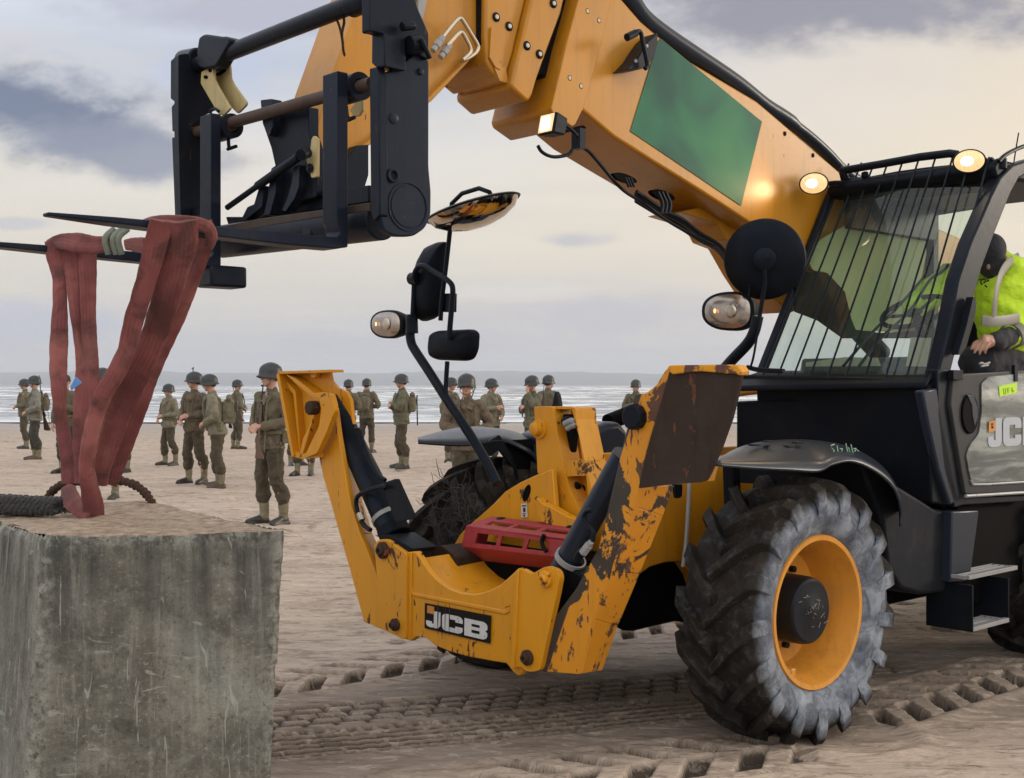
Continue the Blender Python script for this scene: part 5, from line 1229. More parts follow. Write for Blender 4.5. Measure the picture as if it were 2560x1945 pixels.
# coupling head in the middle
mb = MB()
px_(mb, c1, round_poly([(650, 600), (720, 592), (732, 660), (940, 640), (940, 800), (960, 860), (985, 960), (985, 1180), (860, 1210), (780, 1250), (740, 1260), (730, 1180), (740, 1000), (716, 890), (664, 740)], 10), XC + .06, .05)
py_(mb, c1, [(1150, 980), (1230, 872), (1300, 868), (1300, 1050), (1260, 1180), (1150, 1160)], .06, .06)
mb.build('coupling_head', M['black_worn'], cr, bevel=.012)
for pts in ([(715, 1010), (745, 990), (740, 1160), (705, 1290), (670, 1290), (690, 1200)], [(850, 1000), (885, 985), (880, 1120), (855, 1190), (800, 1270), (780, 1262), (815, 1180), (835, 1110)], [(640, 1130), (668, 1110), (660, 1240), (560, 1320), (540, 1300), (610, 1230)], [(650, 600), (720, 592), (724, 760), (700, 820), (664, 745)]):
    mb = MB(); px_(mb, c1, round_poly(pts, 8), XC + .02, .05); mb.build('coupling_rib', M['fork_steel'], cr, bevel=.006)
mb = MB(); px_(mb, c1, round_poly([(955, 835), (968, 812), (990, 830), (988, 1062), (955, 1068), (938, 1010), (925, 960), (945, 930)], 8), XC + .04, .015); mb.build('hook_plate', M['cream'], cr, bevel=.003); mb = MB(); px_(mb, c1, round_poly([(1235, 440), (1262, 436), (1262, 660), (1240, 695), (1210, 700), (1185, 660), (1215, 620)], 8), XC + .10, .012); hk = mb.build('hook_plate', M['cream'], cr, bevel=.003)
mb = MB(); mb.lathe(V(c1((952, 1010)), x=XC + .035), (-1, 0, 0), [(0, .020), (.008, .020), (.012, .012), (.016, .012), (.016, 0)], 8); mb.build('bolt', M['black'], hk)
mb = MB(); A1, B1 = V(c1((452, 1245)), x=XC), V(c1((912, 918)), x=XC); mb.cyl(A1, B1, .013, 14); mb.cyl(A1.lerp(B1, .42), B1.lerp(A1, .06), .019, 14); mb.cyl(V(c1((895, 930)), x=XC - .02), V(c1((930, 915)), x=XC + .02), .024, 12); mb.build('tilt_strut', M['black_worn'], cr)
# forks
def fork(ya, yb, tipx, label, cshank, topz, botz):
    xf = -2.15; th = .045
    mb = MB()
    blade = lambda x: .045 - .033 * max(0, (-2.35 - x) / (-2.35 - tipx)) ** 1.2
    prof = []
    zt = 2.165
    n = 10
    secs = []
    ym = (ya + yb) / 2; hw = abs(yb - ya) / 2
    for i in range(n + 1):
        x = xf + (tipx - xf) * i / n; tk = blade(x); w_ = hw * (1 - .55 * max(0, i / n - .8) / .2) ; top = zt - .004 * i / n
        secs.append([Vector((x, ym - w_, top)), Vector((x, ym + w_, top)), Vector((x, ym + w_, top - tk)), Vector((x, ym - w_, top - tk))])
    heel = [[Vector((xf + .015, ym - hw, zt + .02)), Vector((xf + .015, ym + hw, zt + .02)), Vector((xf + .05, ym + hw, zt - .035)), Vector((xf + .05, ym - hw, zt - .035))],
            [Vector((xf, ym - hw, zt + .06)), Vector((xf, ym + hw, zt + .06)), Vector((xf + .05, ym + hw, zt + .04)), Vector((xf + .05, ym - hw, zt + .04))]]
    sh = [[Vector((xf, ym - hw, topz)), Vector((xf, ym + hw, topz)), Vector((xf + .05, ym + hw, topz)), Vector((xf + .05, ym - hw, topz))]]
    allsec = sh + heel[::-1] + secs
    vs = [v for s_ in allsec for v in s_]; fs = [(0, 1, 2, 3), tuple(4 * (len(allsec) - 1) + q for q in (3, 2, 1, 0))]
    for j in range(len(allsec) - 1):
        for q in range(4): fs.append((4 * j + q, 4 * j + 4 + q, 4 * j + 4 + (q + 1) % 4, 4 * j + (q + 1) % 4))
    mb.add(vs, fs); 
    o_ = mb.build('fork', M['fork_steel'], TH_, bevel=.005); o_['label'] = label
    mb = MB(); mb.lathe((XC, ym - hw - .012, topz - .045), (0, 1, 0), [(0, .03), (0, .055), (2 * hw + .02, .055), (2 * hw + .02, .03)], 24); mb.build('fork_eye', M['fork_steel'], o_)
    return o_
fn = fork(-.435, -.335, -3.25, 'near fork with its tip showing', None, 2.80, 2.16)
ff_ = fork(.55, .65, -3.25, 'far fork', None, 2.80, 2.16)
mb = MB(); mb.box((-2.16, .53, 2.035), (-1.98, .67, 2.13)); mb.build('heel_stop', M['black_worn'], cr, bevel=.012)

# ---- cab
YN, YF = -1.13, -.06
def P2(c, p, y): return V(c(p), y=y)
sBL, sBR, sTR, sTL = P2(c0, (1905, 930), YF), P2(c0, (2350, 940), YN), P2(c0, (2478, 465), YN), P2(c0, (2090, 478), YF)
zt_ = (sTR.z + sTL.z) / 2
cab = MB()
# A pillar, near side
py_(cab, c13, [(95, 1680), (120, 1500), (185, 1240), (250, 900), (330, 660), (400, 500), (460, 360), (520, 240), (600, 160), (720, 120), (900, 80), (900, 170), (740, 190), (640, 250), (590, 340), (545, 450), (470, 640), (400, 830), (350, 1010), (285, 1260), (225, 1400), (200, 1500), (185, 1680)], YN - .02, .08)
# far A pillar
d_ = Vector((0, .05, 0)); cab.prism([sBL, sBL + Vector((.06, 0, 0)), sTL + Vector((.06, 0, .05)), sTL + Vector((0, 0, .05))], d_)
cb = cab.build('cab_frame', M['black'], TH_, bevel=.012, seg=3)
mb = MB()   # roof, header and headlining
x0 = min(sTL.x, sTR.x)
hdr_f = P2(c8, (700, 175), YF); 
rt = max(sTR.z, sTL.z)
mb.prism([Vector((sTR.x + .03, YN, rt + .0)), Vector((sTR.x + .08, YN, rt + .05)), Vector((sTR.x + 1.35, YN, rt + .07)), Vector((sTR.x + 1.45, YN, rt + .0)), Vector((sTR.x + .06, YN, rt - .06))], (0, YF - YN, 0))
mb.build('cab_roof', M['plastic'], TH_, bevel=.02, seg=3)
mb = MB(); mb.box((sTR.x + 1.30, YF - .0, 1.6), (sTR.x + 1.38, YF + .06, rt)); mb.box((sTR.x + 1.30, YN, 1.6), (sTR.x + 1.38, YN + .06, rt)); mb.box((sTR.x + .25, YF - .02, rt - .22), (sTR.x + 1.3, YF + .02, rt)); mb.build('rear_pillar', M['black'], cb, bevel=.01)
# windscreen (curved a little) and side glass
mb = MB(); n = 10; m_ = 8
for j in range(m_ + 1):
    v = j / m_
    for i in range(n + 1):
        u = i / n; p = (sBL * (1 - u) + sBR * u) * (1 - v) + (sTL * (1 - u) + sTR * u) * v
        p = p + Vector((-.05 * math.sin(math.pi * u) + .03, 0, 0)); mb.v.append(tuple(p))
for j in range(m_):
    for i in range(n): q = j * (n + 1) + i; mb.f.append((q, q + 1, q + n + 2, q + n + 1))
mb.build('windscreen', M['screen'], TH_, smooth=60)
mb = MB(); py_(mb, c8, round_poly([(560, 560), (700, 480), (830, 335), (930, 345), (1080, 385), (1120, 410), (1150, 470), (1155, 640), (1110, 850), (1060, 1040), (980, 1075), (760, 1065), (735, 1000), (700, 850), (600, 740), (520, 730), (500, 680)], 20), YF + .01, .006); mb.build('side_window', M['sky_pane'], TH_, smooth=None)  # pane cut to the outline of the bright sky patch
mb = MB()
py_(mb, c8, [(420, 740), (520, 735), (600, 745), (700, 850), (735, 1000), (760, 1062), (900, 1080), (1100, 1068), (1300, 1040), (1300, 1110), (700, 1110), (560, 1010), (430, 960)], YF - .01, .02)
py_(mb, c8, [(700, 260), (1480, 180), (1480, 380), (1170, 430), (1150, 395), (1080, 375), (930, 335), (830, 325), (780, 330), (690, 330)], YF - .01, .02)
mb.build('side_window_frame', M['dark'], TH_)
# lower bulkhead of the cab
mb = MB()
fz = 1.62
sp_ = [Vector((1.02, YN, 1.64)), Vector((1.02, YN, 1.60)), Vector((1.10, YN, 1.36)), Vector((1.20, YN, .99)), Vector((3.2, YN, .99)), Vector((3.2, YN, 1.02)), Vector((1.36, YN, 1.04)), Vector((1.28, YN, 1.66))]
mb.prism([Vector((.96, YN, 1.60)), Vector((1.00, YN, 1.00)), Vector((1.26, YN, .96)), Vector((1.26, YN, 1.64))], (0, YF - YN, 0))
mb.prism([Vector((.98, YN - .005, 1.62)), Vector((1.16, YN - .005, 1.64)), Vector((1.16, YF + .10, 1.66)), Vector((.86, YF + .10, 1.60)), Vector((.80, YF + .10, 1.56)), Vector((.93, YN - .005, 1.58))], (0, 0, .03))
mb.prism([V(c0((1840, 1003)), y=.04), V(c0((1840, 1125)), y=.04), V(c0((1870, 1150)), y=.0), V(c0((2340, 1200)), y=YN), V(c0((2350, 985)), y=YN)], (.16, 0, 0))
mb.build('cab_bulkhead', M['plastic'], TH_, bevel=.015, seg=3)
mb = MB(); py_(mb, c14, [(60, 60), (140, 45), (165, 200), (260, 680), (215, 700), (150, 500), (95, 250)], YN - .03, .05); mb.build('corner_trim', M['fender'], TH_, bevel=.010)
# frame under the door and the rear body
mb = MB(); py_(mb, c14, [(145, -60), (215, -60), (205, 140), (300, 655), (640, 645), (640, 680), (290, 700), (240, 715), (180, 500), (145, 200)], YN - .03, .06)
mb.build('door_sill', M['black'], TH_, bevel=.006)
mb = MB(); mb.box((1.3, YN + .02, .42), (3.4, YN + .10, 1.0)); mb.box((3.0, YN, .9), (4.2, 1.0, 1.5)); mb.box((1.26, YN + .10, .95), (3.1, YF, 1.05)); mb.build('side_body', M['dark'], TH_, bevel=.01)
# door with glass panel
dr = MB(); 
py_(dr, c14, round_poly([(232, -12), (218, 140), (300, 640), (760, 618), (760, -60), (300, -35)], 12), YN - .05, .03)
door = dr.build('door', m_paint('door_frame', (0.040, 0.040, 0.042), 0.2, 0.3, 0.45), TH_, bevel=.008, seg=3)
mb = MB(); tubep(mb, c14, [(300, 650), (420, 643), (560, 634), (700, 626)], .009, y=YN - .055, n=8, smooth=False); tubep(mb, c14, [(330, 560), (340, 585), (420, 584), (640, 570), (740, 566)], .007, y=YN - .055, n=8, smooth=False); mb.build('door_seal', M['steel'], door)
mb = MB(); py_(mb, c14, round_poly([(390, 20), (430, -18), (760, -50), (760, 556), (340, 578), (322, 520), (306, 420), (330, 360), (378, 300), (392, 180)], 14), YN - .058, .006)
gm, t, b, out = mat('door_glass'); tc = t.new('ShaderNodeTexCoord'); n = t.noise(t.mapping(tc.outputs['Object'], (1.2, 1, 9)), 1.3, 5, 0.6, 0.5)
setc(t, b, 'Base Color', t.ramp(n, [(0.34, (0.045, 0.060, 0.062)), (0.5, (0.11, 0.14, 0.14)), (0.64, (0.30, 0.34, 0.33))])); b.inputs['Roughness'].default_value = 0.14; b.inputs['Coat Weight'].default_value = 0.6
dg = mb.build('door_glass', gm, door, smooth=None)
mb = MB(); py_(mb, c14, ell(c14, 330, 190, 46, 112, 28), YN - .062, .02); rh = mb.build('handle_recess', M['dark'], door, bevel=.006)
mb = MB(); py_(mb, c14, [(308, 80), (345, 85), (368, 150), (372, 210), (352, 260), (340, 200), (336, 140)], YN - .066, .006); mb.build('handle', M['fender'], rh, bevel=.004)
mb = MB(); py_(mb, c14, [(488, 36), (588, 14), (588, 72), (492, 92)], YN - .062, .003); tape = mb.build('lime_tape', M['lime_tape'], door, smooth=None)
mb = MB(); q = [[(512, 50), (526, 47), (524, 78)], [(512, 50), (516, 80), (526, 77)], [(536, 46), (538, 74)], [(536, 46), (548, 44)], [(537, 60), (546, 58)], [(560, 42), (562, 68), (572, 62), (558, 54)]]
for s_ in q: mb.tube([V(c14(p), y=YN - .0635) for p in s_], .0018, 5)
mb.build('handwriting', m_simple('pale_ink', (0.22, 0.42, 0.02), 0.7), tape, smooth=None)
a_ = V(c14((424, 378)), y=YN - .060); b_ = V(c14((424, 214)), y=YN - .060); e_ = V(c14((506, 378)), y=YN - .06)
Hh = (b_ - a_); wid = V(c14((504, 374)), y=YN - .06) - a_
lettering(a_, Vector((wid.x, 0, 0)) * (2.74 / .70), Vector((0, 0, Hh.z)), .003, 'JCB', 'logo', dg, M['grey_mark'], Vector((0, -1, 0)))
mb = MB(); py_(mb, c14, [(432, 232), (468, 224), (468, 285), (430, 294)], YN - .066, .002); em = mb.build('emblem', M['orange_mark'], dg, smooth=None)
mb = MB(); py_(mb, c14, [(442, 244), (458, 240), (456, 252), (448, 256), (458, 262), (456, 272), (444, 268), (448, 258)], YN - .0675, .001); mb.build('emblem_mark', M['rust'], em, smooth=None)
# door hinge latch on top edge
mb = MB(); mb.box(tuple(V(c13((205, 1500)), y=YN - .05) - Vector((.02, .02, .04))), tuple(V(c13((250, 1500)), y=YN - .05) + Vector((.01, .01, .01)))); mb.build('latch', M['plastic'], door, bevel=.003); mb = MB()
tubep(mb, c13, [(385, 1445), (400, 1440), (420, 1448), (450, 1438)], .006, y=YN - .05); tubep(mb, c13, [(395, 1462), (440, 1455)], .006, y=YN - .05); mb.build('latch_wire', M['steel'], door); mb = MB()
mb.box(tuple(V(c13((612, 1490)), y=YN - .055) - Vector((.02, .01, .06))), tuple(V(c13((612, 1490)), y=YN - .055) + Vector((.02, .01, .03)))); mb.build('latch', M['plastic'], door, bevel=.003)
# wing guard / vertical grab on the pillar
mb = MB(); py_(mb, c13, round_poly([(345, 1010), (365, 1030), (362, 1120), (300, 1340), (262, 1390), (245, 1385), (300, 1200)], 8), YN - .07, .04); mb.build('pillar_mirror', M['plastic'], TH_, bevel=.008)
# step box and mud guard behind the wheel
mb = MB(); py_(mb, c14, [(-300, 430), (-130, 560), (130, 720), (240, 745), (230, 1100), (180, 1190), (60, 1205), (-60, 1170), (-130, 1060), (-160, 800)], YN + .02, .55); mb.build('side_tank', m_paint('muddy_plastic', (0.008, 0.009, 0.012), 0.0, 0.5, 0.6, coat=0), TH_, bevel=.02, seg=3)
mb = MB(); py_(mb, c14, [(228, 735), (372, 728), (376, 745), (330, 1085), (300, 1128), (215, 1135)], YN - .03, .5); mb.build('step_housing', M['fender'], TH_, bevel=.015, seg=3)
st = MB(); z1 = V(c14((450, 1060)), y=-1.22).z
sx0, sx1 = V(c14((322, 1090)), y=-1.26).x, V(c14((592, 1080)), y=-1.26).x
def tread(name, x0, x1, z, y_out):
    mb = MB(); mb.box((x0, y_out, z - .018), (x1, y_out + .02, z + .004)); mb.box((x0, y_out + .02, z - .018), (x0 + .012, y_out + .16, z)); mb.box((x1 - .012, y_out + .02, z - .018), (x1, y_out + .16, z))
    for k in range(4): mb.box((x0 + .012, y_out + .035 + k * .034, z - .012), (x1 - .012, y_out + .047 + k * .034, z))
    for k in range(16): xx = x0 + .02 + (x1 - x0 - .04) * k / 16; mb.box((xx, y_out + .001, z + .004), (xx + .006, y_out + .018, z + .010))
    return mb.build(name, M['steel'], TH_, bevel=.002)
s1_ = tread('step', sx0, sx1, z1, -1.26)
z2 = V(c14((440, 1365)), y=-1.26).z; sx2, sx3 = V(c14((345, 1380)), y=-1.26).x, V(c14((545, 1340)), y=-1.26).x
s2_ = tread('step', sx2, sx3, z2, -1.26)
mb = MB(); mb.box((sx2 - .012, -1.26, z2 - .02), (sx2, -1.0, V(c14((345, 1150)), y=-1.26).z)); mb.box((sx3, -1.255, z2 - .02), (sx3 + .012, -1.02, V(c14((550, 1110)), y=-1.26).z)); mb.box((sx2, -1.02, z2 + .05), (sx3, -1.0, V(c14((550, 1140)), y=-1.02).z)); mb.build('step_frame', M['black'], TH_, bevel=.003)
# guard over the windscreen
def sp(u, v, off=.05):
    p = (sBL * (1 - u) + sBR * u) * (1 - v) + (sTL * (1 - u) + sTR * u) * v
    return p + Vector((-.05 * math.sin(math.pi * max(0, min(1, u))) + .03 - off, 0, 0))
g = MB()
nb = 10
for j in range(nb):
    u = .03 + .103 * j
    g.cyl(sp(u, -.02), sp(u, 1.16), .0058, 8)
gd = g.build('windscreen_guard', M['black'], TH_)
mb = MB(); mb.tube([sp(u / 12, -.03, .055) + Vector((0, 0, -.005)) for u in range(-1, 13)], [(.022, .012)] * 14, 8, up=(0, 0, 1)); mb.build('guard_rail', M['plastic'], gd)
mb = MB(); tl0, tr0 = P2(c8, (690, 170), YF), P2(c8, (1290, 78), -.95)
a1, a2 = sp(0.0, 1.17, .05), sp(.80, 1.17, .05)
tp = [P2(c8, (680, 170), -.10), P2(c8, (900, 130), -.38), P2(c8, (1120, 92), -.68), P2(c8, (1290, 75), -.90), P2(c8, (1340, 82), -.97)]
tp = [Vector((sTL.x - .06 + .0 * i, p.y, p.z)) for i, p in enumerate(tp)]
XG = sTL.x - .06
tp = [V(c8(p), x=XG) for p in [(680, 172), (900, 135), (1120, 95), (1285, 75), (1330, 82)]]
mb.tube(tp, .024, 10)
bt = [V(c8(p), x=XG + .03) for p in [(700, 232), (840, 222), (1000, 192), (1150, 172), (1290, 158), (1400, 175)]]
mb.tube(bt, .020, 10); mb.cyl(V(c8((690, 175)), x=XG), V(c8((705, 235)), x=XG + .03), .028, 10); mb.cyl(V(c8((810, 185)), x=XG), V(c8((815, 225)), x=XG + .03), .022, 10)
mb.build('visor_rail', M['black'], gd, bevel=.002)
mb = MB(); px_(mb, c8, [(660, 240), (760, 232), (1300, 165), (1530, 150), (1540, 260), (1480, 290), (1150, 320), (850, 330), (640, 330)], XG + .07, .04); mb.build('roof_header', m_paint('header_plastic', (0.030, 0.024, 0.022), 0, .3, .5), TH_, bevel=.012)
# roof lights
def sq(mb, o_): mb.v = [(v[0], v[1], o_.z + (v[2] - o_.z) * .74) for v in mb.v]
def round_light(c, p, rx, x, par):
    o_ = V(c(p), x=x) if x > -50 else V(c(p), y=-.14); w_ = ppm(OY + o_.x * SA + o_.y * CA) * rx
    mb = MB(); d = Vector((-.93, -.42, -.12)).normalized()
    mb.lathe(o_, d, [(-.07, 0), (-.065, w_ * .5), (-.03, w_ * .95), (0, w_ * 1.03), (.006, w_), (0.002, w_ * .93)], 28); sq(mb, o_); h_ = mb.build('work_light', M['plastic'], par, smooth=50)
    mb = MB(); mb.lathe(o_, d, [(.0, w_ * .93), (.012, w_ * .6), (.015, 0)], 28); sq(mb, o_); le = mb.build('lens', M['lamp_on'], h_, smooth=60)
    mb = MB(); mb.lathe(o_ + Vector((0, .12 * w_, 0)), d, [(.012, w_ * .46), (.019, w_ * .36), (.024, w_ * .16), (.025, 0)], 24); sq(mb, o_); mb.build('bulb', M['bulb'], le, smooth=60)
    pl = bpy.data.lights.new('work_light_beam', 'SPOT'); pl.energy = 12; pl.color = (1.0, .68, .36); pl.spot_size = R(150); pl.spot_blend = 1.0; pl.shadow_soft_size = .05
    po = bpy.data.objects.new('work_light_beam', pl); COL.objects.link(po); po.parent = h_; po.location = o_ + d * .05; po.rotation_euler = d.to_track_quat('-Z', 'Y').to_euler()
    for ch in (h_,):
        pass
    return o_, h_
l1, h1 = round_light(c8, (525, 243), 36, -99, TH_)
l2, h2 = round_light(c8, (1395, 118), 39, XG - .08, TH_)
mb = MB(); tubep(mb, c8, [(300, 358), (400, 330), (470, 312)], .006, x=XG - .1); tubep(mb, c8, [(560, 250), (640, 240), (690, 240)], .014, x=XG - .05); tubep(mb, c8, [(405, 480), (430, 420), (480, 400)], .008, x=XG); mb.build('lamp_arm', M['black'], TH_)
mb = MB(); tubep(mb, c8, [(1480, 110), (1500, 130), (1530, 105)], .016, x=XG); mb.cyl(V(c8((1575, 160)), x=XG + .05), V(c8((1575, 105)), x=XG + .05), .030, 14); tubep(mb, c8, [(1560, 120), (1590, 90), (1640, 60), (1720, 30), (1850, 10)], .012, y=YN - .02); tubep(mb, c8, [(1640, 160), (1652, 80), (1665, 0), (1672, -40)], .004, y=YN); mb.build('aerial_and_grab_rail', M['black'], TH_)
# wiper, wheel, seat, dash inside
mb = MB(); tubep(mb, c8, [(690, 1265), (850, 1080), (1000, 930), (1130, 780), (1190, 700)], .008, y=-.62 + .0); tubep(mb, c8, [(780, 1265), (900, 1110), (1060, 960), (1170, 790), (1240, 740), (1280, 700)], .009, y=-.66); mb.build('wiper_arm', M['black'], TH_)
sw_c = Vector((1.72, -.60, 1.78)); sw_c = V(c8((1090, 960)), y=-.62)
mb = MB(); ax_ = Vector((-.5, 0, .86)).normalized(); u_ = Vector((0, 1, 0)); v_ = ax_.cross(u_)
mb.tube([sw_c + u_ * (.19 * math.cos(a)) + v_ * (.19 * math.sin(a)) for a in [2 * math.pi * k / 36 for k in range(37)]], .014, 10)
for a in (0.3, 2.4, 4.5): mb.cyl(sw_c - ax_ * .02, sw_c + u_ * (.19 * math.cos(a)) + v_ * (.19 * math.sin(a)), .010, 8)
mb.cyl(sw_c - ax_ * .5, sw_c, .025, 12); mb.blob(sw_c, (.045, .045, .02)); mb.build('steering_wheel', M['plastic'], TH_)
mb = MB(); mb.prism([Vector((1.25, YN + .15, 1.60)), Vector((1.30, YN + .15, 1.76)), Vector((1.46, YN + .15, 1.72)), Vector((1.50, YN + .15, 1.4)), Vector((1.3, YN + .15, 1.3))], (0, .85, 0)); mb.build('dashboard', m_paint('dash_blue', (0.06, 0.075, 0.11), 0, .2, .6), TH_, bevel=.02, seg=3)
mb = MB(); px_(mb, c8, [(1068, 1105), (1182, 1108), (1152, 1268), (1040, 1266)], 1.24, .004); px_(mb, c8, [(480, 1245), (700, 1215), (880, 1220), (900, 1265), (480, 1268)], 1.22, .004); mb.build('paper_notice', M['sticker'], TH_, smooth=None)
mb = MB(); mb.box((2.35, YN + .30, 1.20), (2.85, YF - .25, 1.42)); mb.prism([Vector((2.72, YN + .30, 1.40)), Vector((2.86, YN + .30, 1.40)), Vector((3.0, YN + .30, 2.05)), Vector((2.9, YN + .30, 2.07))], (0, .52, 0)); mb.build('seat', M['plastic'], TH_, bevel=.04, seg=3)

# ---- near mirror, headlights and arms
XM = .15
mc = V(c0((1912, 648)), x=XM); camv = Vector((-OX * CA - OY * SA, OX * SA - OY * CA, CH)); dv = (camv - mc).normalized()
mb = MB(); rM = .198
mb.lathe(mc, dv, [(-.028, rM * .2), (-.028, rM * .97), (-.018, rM), (-.004, rM), (.006, rM * .96), (.030, rM * .6), (.038, rM * .2), (.038, 0)], 56); mir = mb.build('round_mirror', M['plastic'], TH_, smooth=50); mir['label'] = 'round convex mirror seen from its black back'
mb = MB(); mb.lathe(mc + dv * .03, dv, [(0, .055), (.03, .055), (.036, .045), (.036, 0)], 24); 
for sx_ in (-.02, .02): mb.lathe(mc + dv * .062 + Vector((0, sx_, 0)), dv, [(0, .006), (.008, .006), (.008, 0)], 8)
mb.tube([mc + dv * .05, mc + dv * .05 + Vector((0, .0, -.12)), V(c0((1893, 830)), x=XM)], .011, 10); mb.build('mirror_mount', M['black'], mir)
mb = MB(); tubep(mb, c0, [(1875, 665), (1872, 740)], .004, x=XM - .05); tubep(mb, c0, [(1895, 790), (1885, 830), (1868, 860), (1830, 900), (1800, 935)], .028, x=XM, n=12)
tubep(mb, c0, [(1905, 760), (1886, 880), (1876, 920)], .006, x=XM - .02); tubep(mb, c0, [(1868, 918), (1900, 925), (1960, 928)], .012, x=XM); mb.build('lamp_post', M['black'], TH_)
def headlight(c, cx_, cy_, rx, ry, x, label):
    mb = MB(); base = [(cx_ + rx * s * (abs(math.cos(a)) ** .8) * 1.0 * math.copysign(1, math.cos(a)) * (1 if math.cos(a) > 0 else 1), cy_ + ry * s * (abs(math.sin(a)) ** .8) * math.copysign(1, math.sin(a)) * (1 + .12 * math.cos(a))) for s in (1,) for a in [2 * math.pi * k / 32 for k in range(32)]]
    q = [V(c(p), x=x) for p in base]; ctr = sum(q, Vector()) / len(q)
    back = [ctr + (p - ctr) * .8 + Vector((.10, 0, 0)) for p in q]; mid = [ctr + (p - ctr) * 1.06 + Vector((.02, 0, 0)) for p in q]
    fr1 = [ctr + (p - ctr) * 1.06 for p in q]; fr2 = [ctr + (p - ctr) * .93 + Vector((-.006, 0, 0)) for p in q]
    n = 32; rings = [back, mid, fr1, fr2]; vs = [p for r_ in rings for p in r_]; fs = [tuple(range(n))]
    for i in range(3):
        for k in range(n): fs.append((i * n + k, i * n + (k + 1) % n, (i + 1) * n + (k + 1) % n, (i + 1) * n + k))
    mb.add(vs, fs); h = mb.build('headlight', M['plastic'], TH_, smooth=40); h['label'] = label
    mb = MB(); l0 = [ctr + (p - ctr) * .93 + Vector((-.004, 0, 0)) for p in q]; rings = [l0] + [[ctr + (p - ctr) * s + Vector((-.004 - d, 0, 0)) for p in q] for s, d in ((.8, .010), (.5, .018), (.2, .021))]
    vs = [p for r_ in rings for p in r_]; fs = [tuple(range(3 * n, 4 * n))]
    for i in range(3):
        for k in range(n): fs.append((i * n + k, i * n + (k + 1) % n, (i + 1) * n + (k + 1) % n, (i + 1) * n + k))
    mb.add(vs, fs); mb.build('lens', M['reflector'], h, smooth=60)
    mb = MB(); mb.blob(ctr + Vector((-.026, 0, 0)) + (q[0] - ctr) * .25, (.008, .035, .035), n=16, m=8); mb.build('bulb_cup', M['chrome'], h)
    mb = MB(); mb.blob(ctr + Vector((-.035, 0, 0)) + (q[0] - ctr) * (-.35), (.004, .008, .012), n=10, m=6); mb.build('bulb_glow', m_simple('warm_bulb', (1, .6, .3), .4, 0, (1.0, .45, .15), 1.6), h)
    return h
headlight(c0, 1820, 778, 62, 46, XM, 'oval headlight on the near side')
# far side post with mirrors and headlight
XL = -.65
mb = MB()
tubep(mb, c6, [(1090, 2310), (1000, 2130), (860, 1900), (720, 1690), (580, 1470), (475, 1310), (445, 1250), (436, 1170), (448, 1040)], .026, x=XL, n=12, k=4)
mb.cyl(V(c6((448, 1060)), x=XL), V(c6((452, 1180)), x=XL), .034, 12)
tubep(mb, c6, [(455, 1040), (462, 900), (466, 780)], .014, x=XL, n=10)
tubep(mb, c6, [(462, 770), (478, 710), (510, 675), (550, 676), (600, 708), (660, 745), (715, 780), (750, 820), (756, 880), (748, 980), (736, 1120), (728, 1230)], .015, x=XL - .03, n=10, k=4)
tubep(mb, c6, [(742, 340), (725, 500), (705, 680), (690, 800), (672, 950), (664, 1085)], .013, x=XL - .02, n=10)
tubep(mb, c6, [(715, 1390), (708, 1500), (704, 1610), (715, 1690)], .013, x=XL, n=10)
mb.prism([V(c6(p), x=XL - .01) for p in [(675, 880), (755, 880), (752, 1020), (668, 1020)]], (.03, 0, 0)); mb.cyl(V(c6((445, 770)), x=XL), V(c6((500, 770)), x=XL), .035, 12)
post = mb.build('mirror_post', M['black'], TH_, bevel=.002); post['label'] = 'bent black post carrying mirrors and a headlight'
def dome_mirror(c, outline, x, th, name, label):
    q = [V(c(p), x=x) for p in outline]; ctr = sum(q, Vector()) / len(q); n = len(q)
    rings = [[p + Vector((.02, 0, 0)) for p in q], q, [ctr + (p - ctr) * .95 + Vector((-.02, 0, 0)) for p in q], [ctr + (p - ctr) * .8 + Vector((-th * .7, 0, 0)) for p in q], [ctr + (p - ctr) * .45 + Vector((-th, 0, 0)) for p in q]]
    vs = [p for r_ in rings for p in r_]; fs = [tuple(range(n)), tuple(range(4 * n, 5 * n))]
    for i in range(4):
        for k in range(n): fs.append((i * n + k, i * n + (k + 1) % n, (i + 1) * n + (k + 1) % n, (i + 1) * n + k))
    mb = MB(); mb.add(vs, fs); o_ = mb.build(name, M['plastic'], TH_, smooth=50); o_['label'] = label; return o_
dome_mirror(c6, round_poly([(700, 492), (640, 496), (560, 530), (520, 600), (495, 680), (475, 800), (468, 960), (476, 1060), (530, 1092), (600, 1070), (640, 1040), (665, 900), (690, 700)], 16), XL + .06, .06, 'rear_view_mirror', 'tall mirror housing')
dome_mirror(c6, round_poly([(590, 1190), (640, 1160), (900, 1148), (938, 1180), (930, 1300), (900, 1370), (850, 1388), (640, 1380), (588, 1350), (578, 1290)], 26), XL + .03, .05, 'rear_view_mirror', 'wide oblong mirror housing')
